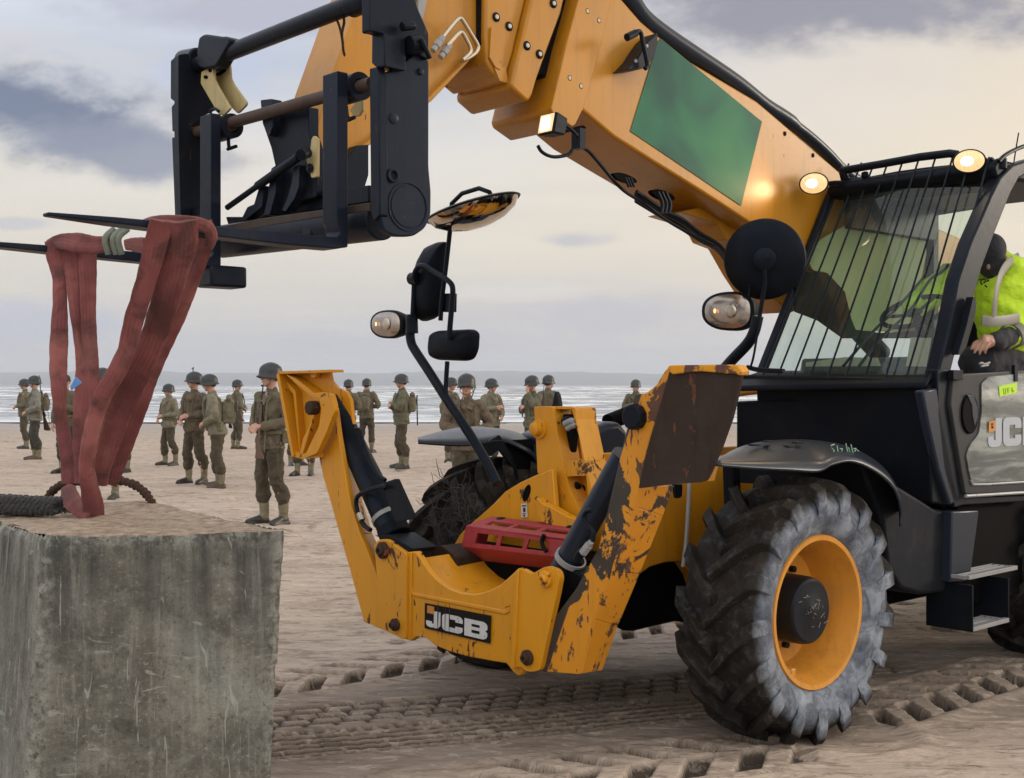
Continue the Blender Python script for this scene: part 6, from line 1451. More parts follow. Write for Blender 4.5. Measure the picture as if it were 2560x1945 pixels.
# tilted convex mirror on top
o_ = V(c6((905, 235)), x=XL - .02); dn = None
pr = V(c6((1145, 165)), x=XL - .02) - V(c6((678, 300)), x=XL - .02); Rm = pr.length / 2; u = pr.normalized(); vv = Vector((1, 0, 0)).cross(u); camv0 = Vector((-OX * CA - OY * SA, OX * SA - OY * CA, CH)); vw = (o_ - camv0).normalized(); ax_ = vw.cross(u).normalized()
if ax_.z < 0: ax_ = -ax_
ax_ = (ax_ + vw * .16).normalized()
mb = MB(); mb.lathe(o_, -ax_, [(-.004, 0), (-.004, Rm * .98), (.004, Rm * 1.03), (.012, Rm)], 48, ref=u); mb.tube([o_ + u * (-Rm * .72) + ax_ * .0, o_ + u * (-Rm * .6) + ax_ * .05, o_ - u * Rm * .2 + ax_ * .085, o_ + u * Rm * .35 + ax_ * .085, o_ + u * Rm * .62 + ax_ * .05, o_ + u * (Rm * .66)], .012, 10); sm = mb.build('ground_view_mirror', M['black'], TH_, smooth=50); sm['label'] = 'tilted convex mirror on the tall rod'
mb = MB(); mb.lathe(o_, -ax_, [(.008, Rm * .98), (.050, Rm * .86), (.085, Rm * .60), (.105, Rm * .30), (.110, 0)], 48, ref=u); mb.build('mirror_glass', M['mirror'], sm, smooth=80)
headlight(c6, 258, 1112, 115, 100, XL, 'oval headlight on the far side')

# ---- red slotted panel lying in the tray
XR = -.86
rp_ = MB()
def redpanel():
    # front face with windows, top face with slots; built as bars
    f = lambda p, x: V(c5(p), x=x)
    fx = XR
    tl, tr, br_, bl_ = [f(p, fx) for p in [(62, 1225), (905, 1335), (850, 1490), (22, 1400)]]
    def F(u, v, d=0): p = (bl_ * (1 - u) + br_ * u) * (1 - v) + (tl * (1 - u) + tr * u) * v; return p + Vector((d, 0, 0))
    def cell(u0, u1, v0, v1): rp_.loft([F(u0, v0), F(u1, v0), F(u1, v1), F(u0, v1)], [F(u0, v0, .012), F(u1, v0, .012), F(u1, v1, .012), F(u0, v1, .012)])
    us = [0, .12, .34, .38, .61, .65, .88, 1]; 
    cell(0, 1, 0, .22); cell(0, 1, .72, 1)
    for a, b in [(0, .12), (.34, .38), (.61, .65), (.84, 1)]: cell(a, b, .22, .72)
    # top
    d = Vector((.17, 0, .035)); t0, t1 = tl + Vector((0, 0, 0)), tr
    def T(u, v): return t0 * (1 - u) + t1 * u + d * v
    def tcell(u0, u1, v0, v1): z = Vector((0, 0, -.012)); s_ = [T(u0, v0), T(u1, v0), T(u1, v1), T(u0, v1)]; rp_.loft(s_, [p + z for p in s_])
    tcell(0, 1, 0, .30); tcell(0, 1, .62, 1)
    for a, b in [(0, .10), (.34, .38), (.62, .66), (.92, 1)]: tcell(a, b, .30, .62)
    # lower sloping skirt
    s_ = [bl_, br_, br_ + Vector((.10, .02, -.07)), bl_ + Vector((.10, -.02, -.07))]; rp_.loft(s_, [p + Vector((.008, 0, -.008)) for p in s_])
    # ends
    for e0, e1 in ((bl_, tl), (br_, tr)): rp_.loft([e0, e1, e1 + d, e0 + Vector((.15, 0, -.02))], [p + Vector((0, .01, 0)) for p in (e0, e1, e1 + d, e0 + Vector((.15, 0, -.02)))])
redpanel()
rpo = rp_.build('slotted_panel', M['red_plastic'], None, bevel=.004, merge=False); rpo.matrix_world = ZV
tag(rpo, 'red plastic slotted panel lying in the front tray of the telehandler', 'plastic panel')
mb = MB()
for p in [(350, 1180), (945, 1248)]: mb = MB(); mb.blob(V(c5(p), x=XR + .16), (.03, .04, .018), n=12, m=6); mb.build('rubber_buffer', M['plastic'], rpo)
mb = MB()
tubep(mb, c5, [(705, 1300), (690, 1350), (698, 1400), (725, 1440)], .010, x=XR - .012)
sb = mb.build('rubber_strap', M['plastic'], rpo)

# dry twigs caught between the far front tyre and the lamp post
rt_ = random.Random(21); mb = MB(); cen_ = V(c3((900, 800)), x=-.55)
for k in range(75):
    p = V(c3((830 + rt_.uniform(0, 230), 640 + rt_.uniform(0, 300))), x=-.60 - rt_.uniform(0, .06))
    if (p - cen_).length > .30: p = cen_ + (p - cen_) * .6
    pts = [p]; d = Vector((rt_.uniform(-.4, .4), rt_.uniform(-1, 1), rt_.uniform(-1, 1))).normalized()
    for j in range(4):
        d = (d + Vector((rt_.uniform(-.5, .5), rt_.uniform(-.7, .7), rt_.uniform(-.7, .7)))).normalized(); pts.append(pts[-1] + d * rt_.uniform(.02, .05))
    mb.tube(pts, [.0028, .0026, .0022, .0018, .001], 4)
tw_o = mb.build('dry_twigs', m_simple('grey_twig', (0.050, 0.046, 0.044), .9), None, smooth=None, merge=False); tw_o.matrix_world = ZV; tag(tw_o, kind='stuff')

mb = MB(); py_(mb, c8, [(100, 1352), (150, 1335), (260, 1322), (260, 1420), (90, 1440)], .30, .2); mb.build('boom_pivot_housing', M['yellow'], TH_, bevel=.02)

# ------------------------------------------------------------------ people
tex_f = bpy.data.textures.new('cloth_folds', 'CLOUDS'); tex_f.noise_scale = 0.085; tex_f.noise_depth = 2
tex_s = bpy.data.textures.new('cloth_sag', 'CLOUDS'); tex_s.noise_scale = 0.22; tex_s.noise_depth = 1
def soft(mb, name, m, parent, voxel, disp=0.0, disp2=0.0, loc=True):
    me = bpy.data.meshes.new(name); me.from_pydata(mb.v, [], mb.f)
    bm = bmesh.new(); bm.from_mesh(me); bmesh.ops.recalc_face_normals(bm, faces=bm.faces); bm.to_mesh(me); bm.free()
    me.materials.append(m)
    o = bpy.data.objects.new(name, me); COL.objects.link(o); o.parent = parent
    r = o.modifiers.new('r', 'REMESH'); r.mode = 'VOXEL'; r.voxel_size = voxel; r.use_smooth_shade = True
    s = o.modifiers.new('s', 'SMOOTH'); s.factor = 0.5; s.iterations = 3
    for tx, st in ((tex_f, disp), (tex_s, disp2)):
        if st: d = o.modifiers.new('d', 'DISPLACE'); d.texture = tx; d.strength = st; d.texture_coords = 'GLOBAL' if loc else 'LOCAL'; d.mid_level = 0.5
    return o
def limb(mb, pts, rs, n=12, cap=1.0):
    """capsule chain; ends rounded; rs scalar or (up, side)"""
    P = smoothpath(pts, 3); m = len(P); Rr = []
    for i in range(m):
        t_ = i / 3; a = min(int(t_), len(rs) - 2); f = t_ - a
        ra, rb = rs[a], rs[a + 1]
        ra = ra if isinstance(ra, tuple) else (ra, ra); rb = rb if isinstance(rb, tuple) else (rb, rb)
        Rr.append((ra[0] * (1 - f) + rb[0] * f, ra[1] * (1 - f) + rb[1] * f))
    P = [Vector(p) for p in P]
    d0 = (P[0] - P[1]).normalized(); d1 = (P[-1] - P[-2]).normalized()
    A = [(P[0] + d0 * min(Rr[0]) * cap * math.sin(a), (Rr[0][0] * math.cos(a), Rr[0][1] * math.cos(a))) for a in (1.45, .9, .45)]
    B = [(P[-1] + d1 * min(Rr[-1]) * math.sin(a), (Rr[-1][0] * math.cos(a), Rr[-1][1] * math.cos(a))) for a in (.45, .9, 1.45)]
    Q = A + list(zip(P, Rr)) + B
    mb.tube([q[0] for q in Q], [q[1] for q in Q], n, up=(0, -1, 0.001))
def hand(mb, wrist, d, palm_n, s=1.0, curl=0.9):
    """d: direction of the hand, palm_n: towards the palm side"""
    d = Vector(d).normalized(); n = Vector(palm_n); n = (n - d * n.dot(d)).normalized(); b = d.cross(n)
    w_ = Vector(wrist)
    limb(mb, [w_ - d * .03 * s, w_ + d * .03 * s, w_ + d * .085 * s], [(.026 * s, .024 * s), (.020 * s, .036 * s), (.016 * s, .040 * s)])
    for k, (off, L) in enumerate([(-.032, .070), (-.011, .082), (.011, .078), (.031, .062)]):
        p = w_ + d * .088 * s + b * off * s; pts = [p]; ang = 0
        for j in range(3):
            ang += curl * (.55 + .12 * k) * .6; dd = d * math.cos(ang) + n * math.sin(ang); p = p + dd * L * s / 3; pts.append(p)
        limb(mb, pts, [.0098 * s, .0090 * s, .0084 * s, .0074 * s], 8)
    p = w_ + d * .03 * s - b * .030 * s
    limb(mb, [p, p - b * .028 * s + d * .022 * s + n * .012 * s, p - b * .026 * s + d * .058 * s + n * .026 * s], [.013 * s, .011 * s, .008 * s], 8)
def head(mb, c, yaw, pitch, s=1.0):
    Rm = Matrix.Rotation(yaw, 3, 'Z') @ Matrix.Rotation(pitch, 3, 'X')
    T = lambda v: Vector(c) + Rm @ (Vector(v) * s)
    mb.blob(T((0, .012, .02)), (.074 * s, .094 * s, .105 * s), Rm, 20, 14)
    mb.blob(T((0, -.030, -.050)), (.056 * s, .062 * s, .066 * s), Rm, 18, 12)      # jaw
    mb.blob(T((0, -.062, -.088)), (.026 * s, .024 * s, .020 * s), Rm, 12, 8)        # chin
    mb.blob(T((0, -.072, .018)), (.050 * s, .022 * s, .014 * s), Rm, 12, 8)         # brow
    limb(mb, [T((0, -.080, .012)), T((0, -.096, -.012)), T((0, -.106, -.030))], [.010 * s, .012 * s, .015 * s], 8)
    mb.blob(T((0, -.086, -.060)), (.022 * s, .012 * s, .010 * s), Rm, 10, 6)        # lips
    for sx in (-1, 1):
        mb.blob(T((sx * .040, -.062, -.025)), (.022 * s, .022 * s, .022 * s), Rm, 10, 8)
        mb.blob(T((sx * .076, .012, -.012)), (.009 * s, .018 * s, .030 * s), Rm, 10, 8)
    return T, Rm
ARM = {'clasp': [(.285, .02, 1.15), (.065, -.205, 1.10)], 'cross': [(.255, -.09, 1.16), (-.06, -.235, 1.20)], 'down': [(.27, .04, 1.15), (.27, -.05, .90)],
       'strap': [(.29, -.05, 1.16), (.15, -.185, 1.33)], 'waist': [(.30, .03, 1.15), (.13, -.185, 1.04)], 'face': [(.26, -.16, 1.26), (.10, -.17, 1.50)], 'chest': [(.28, -.04, 1.16), (.04, -.22, 1.22)]}
def person(cx, feet, H, heading, armR, armL, label, group='soldiers standing on the beach', jacket='jacket', trouser='trouser', boot='boot', lean=0.0, yaw=0.0, pitch=0.0, stance=0.0, fine=False, hat='helmet', D=None, seed=0, pack=None, shift=0.0):
    D = D or CH * F / (feet - HZ); X = (cx - CX) / F * D
    root = empty('person', (X, D, ground(X, D) - .004), R(heading)); tag(root, label, 'person', group)
    k = H / 1.80; root.scale = (k, k, k); rs = random.Random(seed + 11)
    vx = .0095 if fine else .014
    L = lambda v: Vector((v[0], v[1] - lean * max(0, v[2] - .9), v[2]))
    # joints
    sg = rs.uniform(-.02, .02)
    feetp = [(-.115 - .02 * stance, -.02 - .06 * stance, 0), (.125 + .03 * stance, .03 + .05 * stance, 0)]
    hips = L((sg, 0, .95))
    leg, gt, bt = MB(), MB(), MB()
    limb(leg, [L((sg, .0, .90)), L((sg, .0, .99)), L((sg, 0, 1.06))], [(.135, .165), (.125, .160), (.115, .145)])
    for i, (fx, fy, _) in enumerate(feetp):
        s = -1 if i == 0 else 1
        kn = (fx * .88 + .0, fy * .5 - .035 - .03 * (i == 0) * stance, .50); an = (fx, fy + .03, .12)
        limb(leg, [(s * .085 + sg, .0, .90), (s * .092 + sg * .5, -.012, .72), kn, (fx * .97, fy + .012, .36), (fx, fy + .02, .285)], [(.105, .098), (.095, .090), .078, .080, .078])
        limb(leg, [(fx * .98, fy + .015, .33), (fx, fy + .02, .275)], [.088, .076])
        limb(gt, [(fx * .98, fy + .015, .34), (fx, fy + .028, .22), an, (fx, fy + .02, .075)], [.066, .060, .052, .056])
        tx = s * .035
        limb(bt, [(fx, fy + .055, .048), (fx + tx * .3, fy - .02, .055), (fx + tx, fy - .115, .040), (fx + tx * 1.3, fy - .175, .034)], [(.048, .040), (.052, .042), (.036, .046), (.028, .036)])
        bt.prism([(fx - .042, fy + .10, -.002), (fx + .042, fy + .10, -.002), (fx + tx * 1.3 + .044, fy - .19, -.002), (fx + tx * 1.3 - .044, fy - .19, -.002)], (0, 0, .028))
    tr = soft(leg, 'trousers', M[trouser], root, vx, .045, .03)
    soft(gt, 'gaiters', M['gaiter'], root, vx, .022)
    soft(bt, 'boots', M[boot], root, vx * .8)
    jk = MB()
    limb(jk, [L((sg, .0, .85)), L((sg, .0, .95)), L((sg * .5, 0, 1.06)), L((0, -.005, 1.20)), L((0, .0, 1.33)), L((0, .008, 1.42))], [(.152, .186), (.146, .178), (.125, .158), (.135, .172), (.130, .185), (.095, .150)], 20, .12)
    limb(jk, [L((0, .01, 1.42)), L((0, .004, 1.50))], [(.085, .100), (.068, .074)], 14, .3)
    for s in (-1, 1): jk.obox(L((s * .045, -.135, 1.40)), (.035, 0, -.02), (0, .012, 0), (s * .012, .02, .045))
    jk.obox(L((0, -.146, 1.12)), (.022, 0, 0), (0, .012, 0), (0, -.0, .22))
    body = MB()
    for s, nm in ((-1, armR), (1, armL)):
        e, w_ = ARM[nm]; sh = L((s * .165, .01, 1.415)); e = L((s * e[0], e[1], e[2])); w_ = L((s * w_[0], w_[1] + (.03 if (nm == 'cross' and s > 0) else 0), w_[2] + (.035 if (nm == 'cross' and s > 0) else 0)))
        limb(jk, [sh, sh.lerp(e, .5) + Vector((s * .012, 0, 0)), e, e.lerp(w_, .5), e.lerp(w_, .86)], [.082, .070, .064, .058, .052])
        d = (w_ - e).normalized(); pn = Vector((-s * 1.0, .15, -.2)) if nm in ('down',) else Vector((0, .8, -.3)) if nm != 'face' else Vector((0, .9, .2))
        limb(body, [e.lerp(w_, .6), w_], [.032, .026]); hand(body, w_, d, pn, 1.0, 1.0)
    limb(jk, [L((-.13, .0, 1.43)), L((.13, .0, 1.43))], [(.072, .055), (.072, .055)])
    # skirt of the jacket and pockets
    for s in (-1, 1): jk.blob(L((s * .085, -.118, .93)), (.055, .026, .060)); jk.blob(L((s * .085, -.118, 1.22)), (.045, .022, .05))
    jo = soft(jk, 'jacket', M[jacket], root, vx, .040, .035)
    limb(body, [L((0, .005, 1.44)), L((0, .0, 1.53)), L((0, -.005, 1.60))], [.055, .054, .055])
    # inner torso keeps the body one figure under the clothes
    limb(body, [L((0, 0, .95)), L((0, 0, 1.2)), L((0, 0, 1.42)), L((0, .0, 1.5))], [.08, .09, .08, .05])
    for s, nm in ((-1, armR), (1, armL)):
        e, w_ = ARM[nm]; e = L((s * e[0], e[1], e[2])); w_ = L((s * w_[0], w_[1] + (.03 if (nm == 'cross' and s > 0) else 0), w_[2] + (.035 if (nm == 'cross' and s > 0) else 0)))
        limb(body, [L((0, .0, 1.40)), L((s * .165, .01, 1.41)), e, e.lerp(w_, .7)], [.045, .045, .036, .032])
    for i, (fx, fy, _) in enumerate(feetp):
        s = -1 if i == 0 else 1; limb(body, [(sg, 0, .97), (s * .085, 0, .9), (fx * .88, fy * .5 - .03, .5), (fx, fy + .03, .12)], [.07, .07, .045, .035])
    hc = L((0, -.012, 1.655))
    T, Rm = head(body, hc, yaw, pitch)
    bo = soft(body, 'body', M['skin'], root, .0068 if fine else .0095)
    # eyes and brows
    eb = MB()
    for sx in (-1, 1): eb.blob(T((sx * .030, -.0845, -.002)), (.012, .006, .0065), Rm, 10, 6)
    eb.build('eyes', M['hair'], root, smooth=60)
    eb = MB(); eb.blob(T((0, -.0975, -.060)), (.019, .003, .0035), Rm, 10, 6); eb.build('mouth', M['boot_brown'], root, smooth=60)
    hr = MB(); hr.blob(T((0, .028, .012)), (.080, .090, .080), Rm, 18, 12); hr.build('hair', M['hair'], root, smooth=60)
    hm = MB()
    if hat == 'helmet':
        n = 32; vs = []; rows = [(.0, .128, .0), (.28, .126, .0), (.55, .112, 0), (.80, .078, 0), (.95, .036, 0), (1.0, .001, 0)]
        for zz, r_, _ in [(-.055, .142, 0), (-.040, .131, 0)] + [(z_ * .115, r_, 0) for z_, r_, q in rows]:
            for j in range(n):
                a = 2 * math.pi * j / n; fr_ = max(0, -math.sin(a)); bk = max(0, math.sin(a))
                rr_ = r_ + (.024 * fr_ ** 3 + .008 * bk if zz < -.05 else .006 * fr_ ** 2 if zz < -.03 else 0)
                zq = zz + (.012 * fr_ ** 2 if zz < -.03 else 0) - (.018 * abs(math.cos(a)) ** 2 if zz < -.03 else 0)
                vs.append(T((rr_ * .86 * math.cos(a), rr_ * 1.02 * math.sin(a) + .004, zq + .045)))
        m = 8; fs = [(i * n + j, i * n + (j + 1) % n, (i + 1) * n + (j + 1) % n, (i + 1) * n + j) for i in range(m - 1) for j in range(n)]
        hm.add(vs, fs); ho_ = hm.build('helmet', M['helmet'], root, smooth=60, solid=.006)
        cs = MB(); cs.tube([T((sx * .080 * (1 if i not in (3,) else 0), -.015 - .012 * i, .02 - .045 * i)) for sx, i in ((-1, 0), (-1, 1), (-1, 2))] + [T((-.03, -.055, -.108)), T((.03, -.055, -.108))] + [T((.080, -.039, -.07)), T((.080, -.027, -.025)), T((.080, -.015, .02))], .0055, 6); cs.build('chin_strap', M['webbing'], ho_)
    else:
        hm.blob(T((0, .014, .050)), (.086, .106, .080), Rm, 20, 12); hm.blob(T((0, -.002, .012)), (.084, .100, .026), Rm, 20, 10); hm.build('knitted_cap', M['navy'], root, smooth=60)
    # webbing
    wb = MB(); ring_ = [L((.170 * math.cos(a), .142 * math.sin(a), 1.035)) for a in [2 * math.pi * j / 24 for j in range(25)]]
    wb.tube(ring_, [(.024, .010)] * 25, 8, up=(0, 0, 1)); 
    for s in (-1, 1): wb.tube([L((s * .10, -.150, 1.05)), L((s * .105, -.168, 1.22)), L((s * .10, -.140, 1.38)), L((s * .085, -.02, 1.475)), L((s * .09, .10, 1.42)), L((s * .08, .150, 1.2)), L((s * .05, .150, 1.05))], [(.006, .017)] * 7, 8)
    w_o = wb.build('web_belt', M['webbing'], root)
    pb = MB(); pb.obox(L((.17, .06, .98)), (.02, .035, 0), (-.035, .02, 0), (0, 0, .07)); pb.build('belt_pouch', M['webbing'], w_o, bevel=.012)
    root['_k'] = k
    return root, D
def rifle(pa, pb, D, label, roll=0.0, cpx=None, dD=0.0):
    """pa butt, pb muzzle: photo points; a real 1.1 m rifle"""
    A = W(pa, D=D); Bp = W(pb, D=D + dD); d = (Bp - A).normalized(); L = max((Bp - A).length, .4)
    root = empty('rifle', A); tag(root, label, 'rifle', 'soldiers\' rifles')
    sc_ = L / 1.10; u = Vector((0, 1, 0)); u = (u - d * u.dot(d)).normalized(); s = d.cross(u)
    u2 = s * math.cos(roll) + u * math.sin(roll); s2 = d.cross(u2)
    P = lambda a, h, w_=0: d * a * sc_ + u2 * h * sc_ + s2 * w_ * sc_
    mb = MB(); mb.prism([P(0, -.055, -.018), P(.02, .02, -.018), P(.30, .018, -.018), P(.36, .025, -.018), P(.80, .022, -.018), P(.80, -.014, -.018), P(.38, -.022, -.018), P(.30, -.045, -.018), P(.27, -.025, -.018), P(.0, -.115, -.018)], s2 * .036 * sc_); mb.build('stock', M['wood'], root, bevel=.008)
    mb = MB(); mb.cyl(P(.36, .026), P(1.10, .014), .009 * sc_, 10); mb.cyl(P(.38, .028), P(.58, .028), .018 * sc_, 10); mb.prism([P(1.04, .018, -.003), P(1.07, .05, -.003), P(1.08, .05, -.003), P(1.08, .018, -.003)], s2 * .006); mb.build('barrel', M['gunmetal'], root)
    mb = MB(); mb.tube([P(.10, -.10), P(.35, -.09), P(.6, -.06), P(.75, -.02)], [(.003, .014)] * 4, 6); mb.build('sling_strap', M['webbing'], root)
    return root
def pack(prs, D, label, off=(0, .22, 1.22), size=(.15, .09, .2), tool=False):
    k = prs['_k']; root = empty('backpack'); M4 = Matrix.Translation(prs.location) @ Matrix.Rotation(prs.rotation_euler.z, 4, 'Z') @ Matrix.Scale(k, 4)
    root.matrix_world = M4 @ Matrix.Translation(off); tag(root, label, 'backpack', 'soldiers\' packs')
    mb = MB(); mb.blob((0, 0, 0), (size[0] * 1.0, size[1] * 1.1, size[2]), n=20, m=12); mb.obox((0, 0, -.01), (size[0] * .8, 0, 0), (0, size[1] * .8, 0), (0, 0, size[2] * .82))
    soft(mb, 'bag', M['webbing'], root, .014, .02, .02, )
    mb = MB(); mb.tube([(-size[0] * .9, 0, size[2] * .8), (0, .0, size[2] * 1.08), (size[0] * .9, 0, size[2] * .8)], .045, 12); soft(mb, 'bedroll', M['jacket'], root, .014, .01)
    mb = MB()
    for s in (-1, 1): mb.tube([(s * size[0] * .5, -size[1], size[2] * .7), (s * size[0] * .5, size[1] * 1.05, size[2] * .4), (s * size[0] * .5, size[1] * 1.08, -size[2] * .7)], [(.004, .014)] * 3, 6)
    mb.build('pack_strap', M['webbing'], root)
    if tool:
        mb = MB(); mb.cyl((.0, size[1] + .03, -.42), (0, size[1] + .02, .02), .014, 10); mb.prism([(-.07, size[1] + .01, .0), (.07, size[1] + .01, .0), (.075, size[1] + .015, .16), (-.075, size[1] + .015, .16)], (0, .012, 0)); mb.build('spade', M['boot'], root, bevel=.004)
    return root
S = c11
def px11(x, y): return c11((x, y))
def px12(x, y): return c12((x, y))
P = {}
P[1], D1 = person(*[px11(185, 0)[0], px11(0, 722)[1]], 1.76, -75, 'clasp', 'clasp', 'helmeted soldier furthest left, in profile behind the one with a slung rifle', seed=1, boot='boot', jacket='jacket_olive')
P[2], D2 = person(px11(262, 0)[0], px11(0, 812)[1], 1.78, -62, 'strap', 'waist', 'soldier in pale grey jacket near the left edge, rifle slung on his back', seed=2, jacket='jacket_grey', trouser='trouser_dark', boot='boot_brown', yaw=-.2)
rifle(px11(338, 590), px11(300, 175), D2 + .25, 'rifle slung behind the soldier in pale grey jacket near the left edge')
pack(P[2], D2, 'pack on the back of the soldier in pale grey jacket at far left', size=(.11, .07, .17))
P[3], D3 = person(px11(500, 0)[0], px11(0, 895)[1], 1.84, -20, 'down', 'chest', 'man in dark blue knitted cap behind the left strands of the red sling', seed=3, hat='cap', jacket='jacket', trouser='trouser_dark', lean=.05, pitch=.25)
P[4], D4 = person(px11(770, 0)[0], px11(0, 1092)[1], 1.86, -15, 'clasp', 'clasp', 'tall helmeted soldier right behind the fork of the red sling strands', seed=4, stance=.4, jacket='jacket_brown')
P[5], D5 = person(px11(905, 0)[0], px11(0, 890)[1], 1.76, -60, 'clasp', 'waist', 'soldier almost wholly hidden by the thick right strand of the red sling', seed=5, stance=.5)
P[6], D6 = person(px11(1262, 0)[0], px11(0, 845)[1], 1.62, -42, 'waist', 'clasp', 'short soldier with hands at his belt, just right of the red sling', seed=6, jacket='jacket_pale', stance=.4, yaw=.0)
P[7], D7 = person(px11(1455, 0)[0], px11(0, 985)[1], 1.80, -30, 'waist', 'clasp', 'tall soldier with rifle muzzle above his helmet, next to a bending comrade', seed=7, stance=.3, yaw=-.75, jacket='jacket_brown')
rifle(px11(1415, 520), px11(1450, 112), D7 + .28, 'rifle on the back of the tall soldier, muzzle showing above his helmet')
P[8], D8 = person(px11(1628, 0)[0], px11(0, 998)[1], 1.80, -82, 'waist', 'waist', 'soldier in pale jacket leaning forward under a full pack', seed=8, jacket='jacket_pale', boot='boot_brown', lean=.16, stance=.2, pitch=.1)
pack(P[8], D8, 'bulky pack on the leaning soldier in pale jacket', off=(0, .17, 1.22), size=(.14, .11, .21), tool=True)
rifle(px11(1712, 570), px11(1722, 312), D8 + .3, 'short rifle hanging behind the leaning soldier\'s pack')
P[9], D9 = person(px11(1770, 0)[0], px11(0, 728)[1], 1.72, 120, 'clasp', 'waist', 'distant soldier facing the sea with a rifle slung diagonally on his back', seed=9, jacket='jacket_olive')
rifle(px11(1800, 525), px11(1744, 252), D9 - .25, 'rifle slung diagonally across the distant soldier facing the sea')
P[10], D10 = person(c0((678, 0))[0], 1308, 1.86, -38, 'clasp', 'clasp', 'nearest soldier, beside the left stabiliser leg, hands clasped over his rifle', seed=10, fine=True, yaw=-.30, stance=.15)
rifle(px11(1915, 805), px11(1975, 235), D10 - .34, 'rifle held butt down by the nearest soldier', roll=.2, dD=.30)
G2 = [(11, px12(180, 0)[0], px12(0, 712)[1], 1.78, -10, 'clasp', 'clasp', 'soldier showing only boots and gaiters under the yellow left foot pad', {}),
      (12, px12(140, 0)[0], px12(0, 655)[1], 1.76, 30, 'clasp', 'clasp', 'soldier hidden behind the yellow left foot pad, dark shoes showing furthest back', {}),
      (13, px12(440, 0)[0], px12(0, 590)[1], 1.74, 170, 'clasp', 'waist', 'soldier facing away, half hidden by the left stabiliser leg and its black ram', {}),
      (14, px12(545, 0)[0], px12(0, 578)[1], 1.76, 175, 'clasp', 'clasp', 'soldier seen from behind with a pack, just right of the left stabiliser leg', {'stance': .3}),
      (15, px12(748, 0)[0], px12(0, 672)[1], 1.80, -78, 'cross', 'cross', 'soldier with crossed arms in profile, spade on his pack', {'stance': .1, 'jacket': 'jacket_olive'}),
      (16, px12(1120, 0)[0], 1290, 1.75, 6, 'clasp', 'clasp', 'soldier facing the camera behind the bent mirror post', {'fine': True, 'yaw': -.12, 'jacket': 'jacket_brown'}),
      (17, px12(1030, 0)[0], px12(0, 628)[1], 1.78, 60, 'down', 'waist', 'soldier with a slung rifle half behind the bent mirror post', {}),
      (18, px12(1262, 0)[0], px12(0, 660)[1], 1.74, 40, 'chest', 'waist', 'bulky soldier looking right, cut off by the far black fender', {'yaw': .5, 'jacket': 'jacket_pale'}),
      (19, px12(1500, 0)[0], px12(0, 700)[1], 1.78, -55, 'chest', 'face', 'soldier with a hand at his face just left of the yellow tower', {'yaw': -.2, 'pitch': .2, 'jacket': 'jacket_olive'}),
      (20, px12(1590, 0)[0], px12(0, 655)[1], 1.78, 140, 'clasp', 'clasp', 'soldier behind the yellow tower, only helmet, shoulder and rifle showing', {}),
      (21, px12(2095, 0)[0], px12(0, 610)[1], 1.72, -25, 'chest', 'clasp', 'lone soldier at the right, beside the scuffed foot pad of the chipped stabiliser leg', {})]
for i, x, f_, H, hd, a, b_, lab, kw in G2: P[i], dd = person(x, f_, H, hd, a, b_, lab, seed=i, **kw); P[i]['_d'] = dd
pack(P[14], 0, 'pack on the soldier seen from behind near the left stabiliser leg', size=(.13, .08, .19))
pack(P[13], 0, 'pack on the soldier half hidden by the left stabiliser leg', size=(.12, .08, .18))
pack(P[15], 0, 'pack with spade on the soldier with crossed arms', off=(0, .20, 1.24), size=(.11, .07, .17), tool=True)
rifle(px12(1005, 450), px12(1040, 162), P[17]['_d'] + .25, 'rifle slung on the soldier half behind the bent mirror post')
rifle(px12(1070, 520), px12(1178, 192), P[16]['_d'] + .3, 'rifle whose muzzle shows over the shoulder of the soldier facing the camera')
rifle(px12(1552, 420), px12(1572, 168), P[20]['_d'] - .25, 'rifle standing up in front of the soldier behind the yellow tower')
for o in list(P.values()):
    for kk in ('_k', '_d'):
        if kk in o: del o[kk]

# ---- driver, in the machine's frame, leaning to the open door
DR = empty('person', (0, 0, 0)); DR.matrix_world = ZV; tag(DR, 'machine driver in lime hi-vis jacket with grey tape at the open cab side', 'person')
yd = -.86
q = lambda x, y, yy=yd: V(c13((x, y)), y=yy)
jk = MB()
ch, pv, nk = q(610, 960), q(600, 1330, yd + .02), q(515, 800)
limb(jk, [pv + Vector((.03, 0, -.02)), pv + Vector((.02, 0, .03)), q(560, 1150), q(565, 980), q(560, 860), q(520, 790, yd + .02)], [(.15, .20), (.15, .22), (.17, .23), (.18, .22), (.14, .17), (.07, .08)], 20, .2)
sh = q(640, 900, yd - .08); el = q(735, 1180, yd - .14); wr1 = q(585, 1270, yd - .12); wr2 = q(520, 1290, yd - .12); hd_ = q(390, 1310, yd - .12)
limb(jk, [q(560, 860, yd), sh, sh.lerp(el, .5), el, q(650, 1235, yd - .13), wr1], [.09, .095, .085, .080, .075, .070])
sh2 = q(400, 880, yd + .30); limb(jk, [q(540, 860, yd + .1), sh2, q(200, 900, yd + .34), q(60, 1000, yd + .34), q(-40, 1090, yd + .32)], [.09, .10, .10, .085, .07])
dj = soft(jk, 'jacket', M['hivis'], DR, .012, .045, .03); 
mb = MB(); limb(mb, [wr1 + (el - wr1) * .05, wr2, wr2.lerp(hd_, .35)], [.062, .058, .048]); limb(mb, [pv + Vector((.03, 0, -.04)), pv + Vector((-.1, 0, -.10)), pv + Vector((-.42, 0, -.10))], [.15, .14, .11]); soft(mb, 'trousers', M['navy'], DR, .012, .03)
mb = MB(); mb.v = []
def band(pts, r, wdt, name='reflective_band'):
    b = MB(); 
    return b
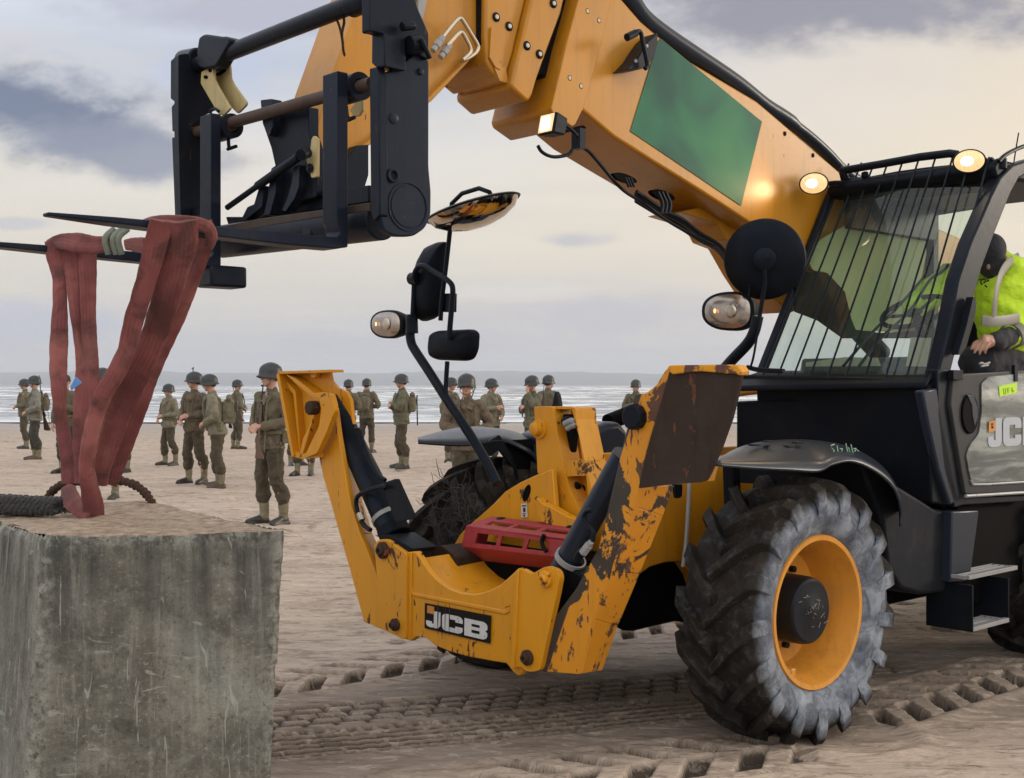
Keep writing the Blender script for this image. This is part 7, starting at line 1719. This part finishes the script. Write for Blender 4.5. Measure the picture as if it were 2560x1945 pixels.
# tape round the chest, over the shoulder and on the sleeve
def tape(c_pts, off, wd, name='reflective_tape'):
    b = MB(); P_ = smoothpath([q(x, y, yy) for x, y, yy in c_pts], 5); b.tube(P_, [(wd, .004)] * len(P_), 12, up=(0, 0, 1)) if off else b.tube(P_, [(.004, wd)] * len(P_), 12, up=(0, 1, 0))
    return b.build(name, M['reflect'], dj, smooth=60)
tape([(400, 1165, yd - .155), (470, 1172, yd - .18), (560, 1165, yd - .185), (640, 1150, yd - .16)], True, .030)
tape([(480, 1150, yd - .18), (490, 1010, yd - .19), (520, 880, yd - .175), (570, 800, yd - .11), (640, 755, yd - .01)], False, .028)
mb = MB(); a_, b_ = sh.lerp(el, .72), sh.lerp(el, .98); dd = (b_ - a_).normalized(); mb.lathe(a_, dd, [(0, .080), (0, .094), (.06, .090), (.06, .080)], 28); mb.build('sleeve_tape', M['reflect'], dj)
mb = MB(); dd = (wr1 - el).normalized(); mb.lathe(wr1 - dd * .055, dd, [(0, .060), (0, .080), (.055, .076), (.055, .060)], 28); mb.build('cuff_tape', M['reflect'], dj)
mb = MB()
for st_ in ([(385, 905), (398, 900), (392, 920), (400, 935)], [(404, 900), (425, 905)], [(412, 925), (420, 915), (436, 912)], [(420, 940), (432, 950)], [(440, 905), (444, 912)]): mb.tube([q(x, y, yd - .20) for x, y in st_], .004, 5)
mb.build('printed_mark', M['black_mark'], dj)
body = MB(); hcn = q(462, 742, yd + .03)
limb(body, [q(530, 830, yd + .02), q(500, 770, yd + .02), hcn], [.06, .058, .055]); T, Rm = head(body, hcn, R(-75), .55)
limb(body, [q(530, 830, yd + .02), q(560, 860, yd), sh, el, wr2, wr2.lerp(hd_, .6)], [.05, .05, .05, .045, .035, .028]); limb(body, [q(560, 860, yd), q(585, 1150), pv], [.08, .09, .09])
hd = (hd_ - wr2).normalized(); hand(body, wr2.lerp(hd_, .42), Vector((hd.x, hd.y, hd.z)), Vector((0, .2, -1)), 1.12, .9)
soft(body, 'body', M['skin'], DR, .0065)
mb = MB(); mb.blob(T((0, .0, .035)), (.088, .112, .095), Rm, 22, 14); mb.blob(T((0, -.02, -.05)), (.082, .098, .085), Rm, 20, 12); soft(mb, 'knitted_cap', M['navy'], DR, .01)
bpy.context.view_layer.update()

# ------------------------------------------------------------------ sea air
mb = MB(); mb.box((-6400, -90, -4), (6400, 9500, 130)); hz = None
m = bpy.data.materials.new('sea_haze'); m.use_nodes = True; nt = m.node_tree; nt.nodes.clear()
ho = nt.nodes.new('ShaderNodeOutputMaterial'); hv = nt.nodes.new('ShaderNodeVolumePrincipled')
hv.inputs['Color'].default_value = (0.80, 0.84, 0.92, 1); hv.inputs['Density'].default_value = 0.00018; hv.inputs['Anisotropy'].default_value = 0.2
nt.links.new(hv.outputs[0], ho.inputs['Volume'])
hz = mb.build('haze', m, smooth=None); tag(hz, kind='stuff')
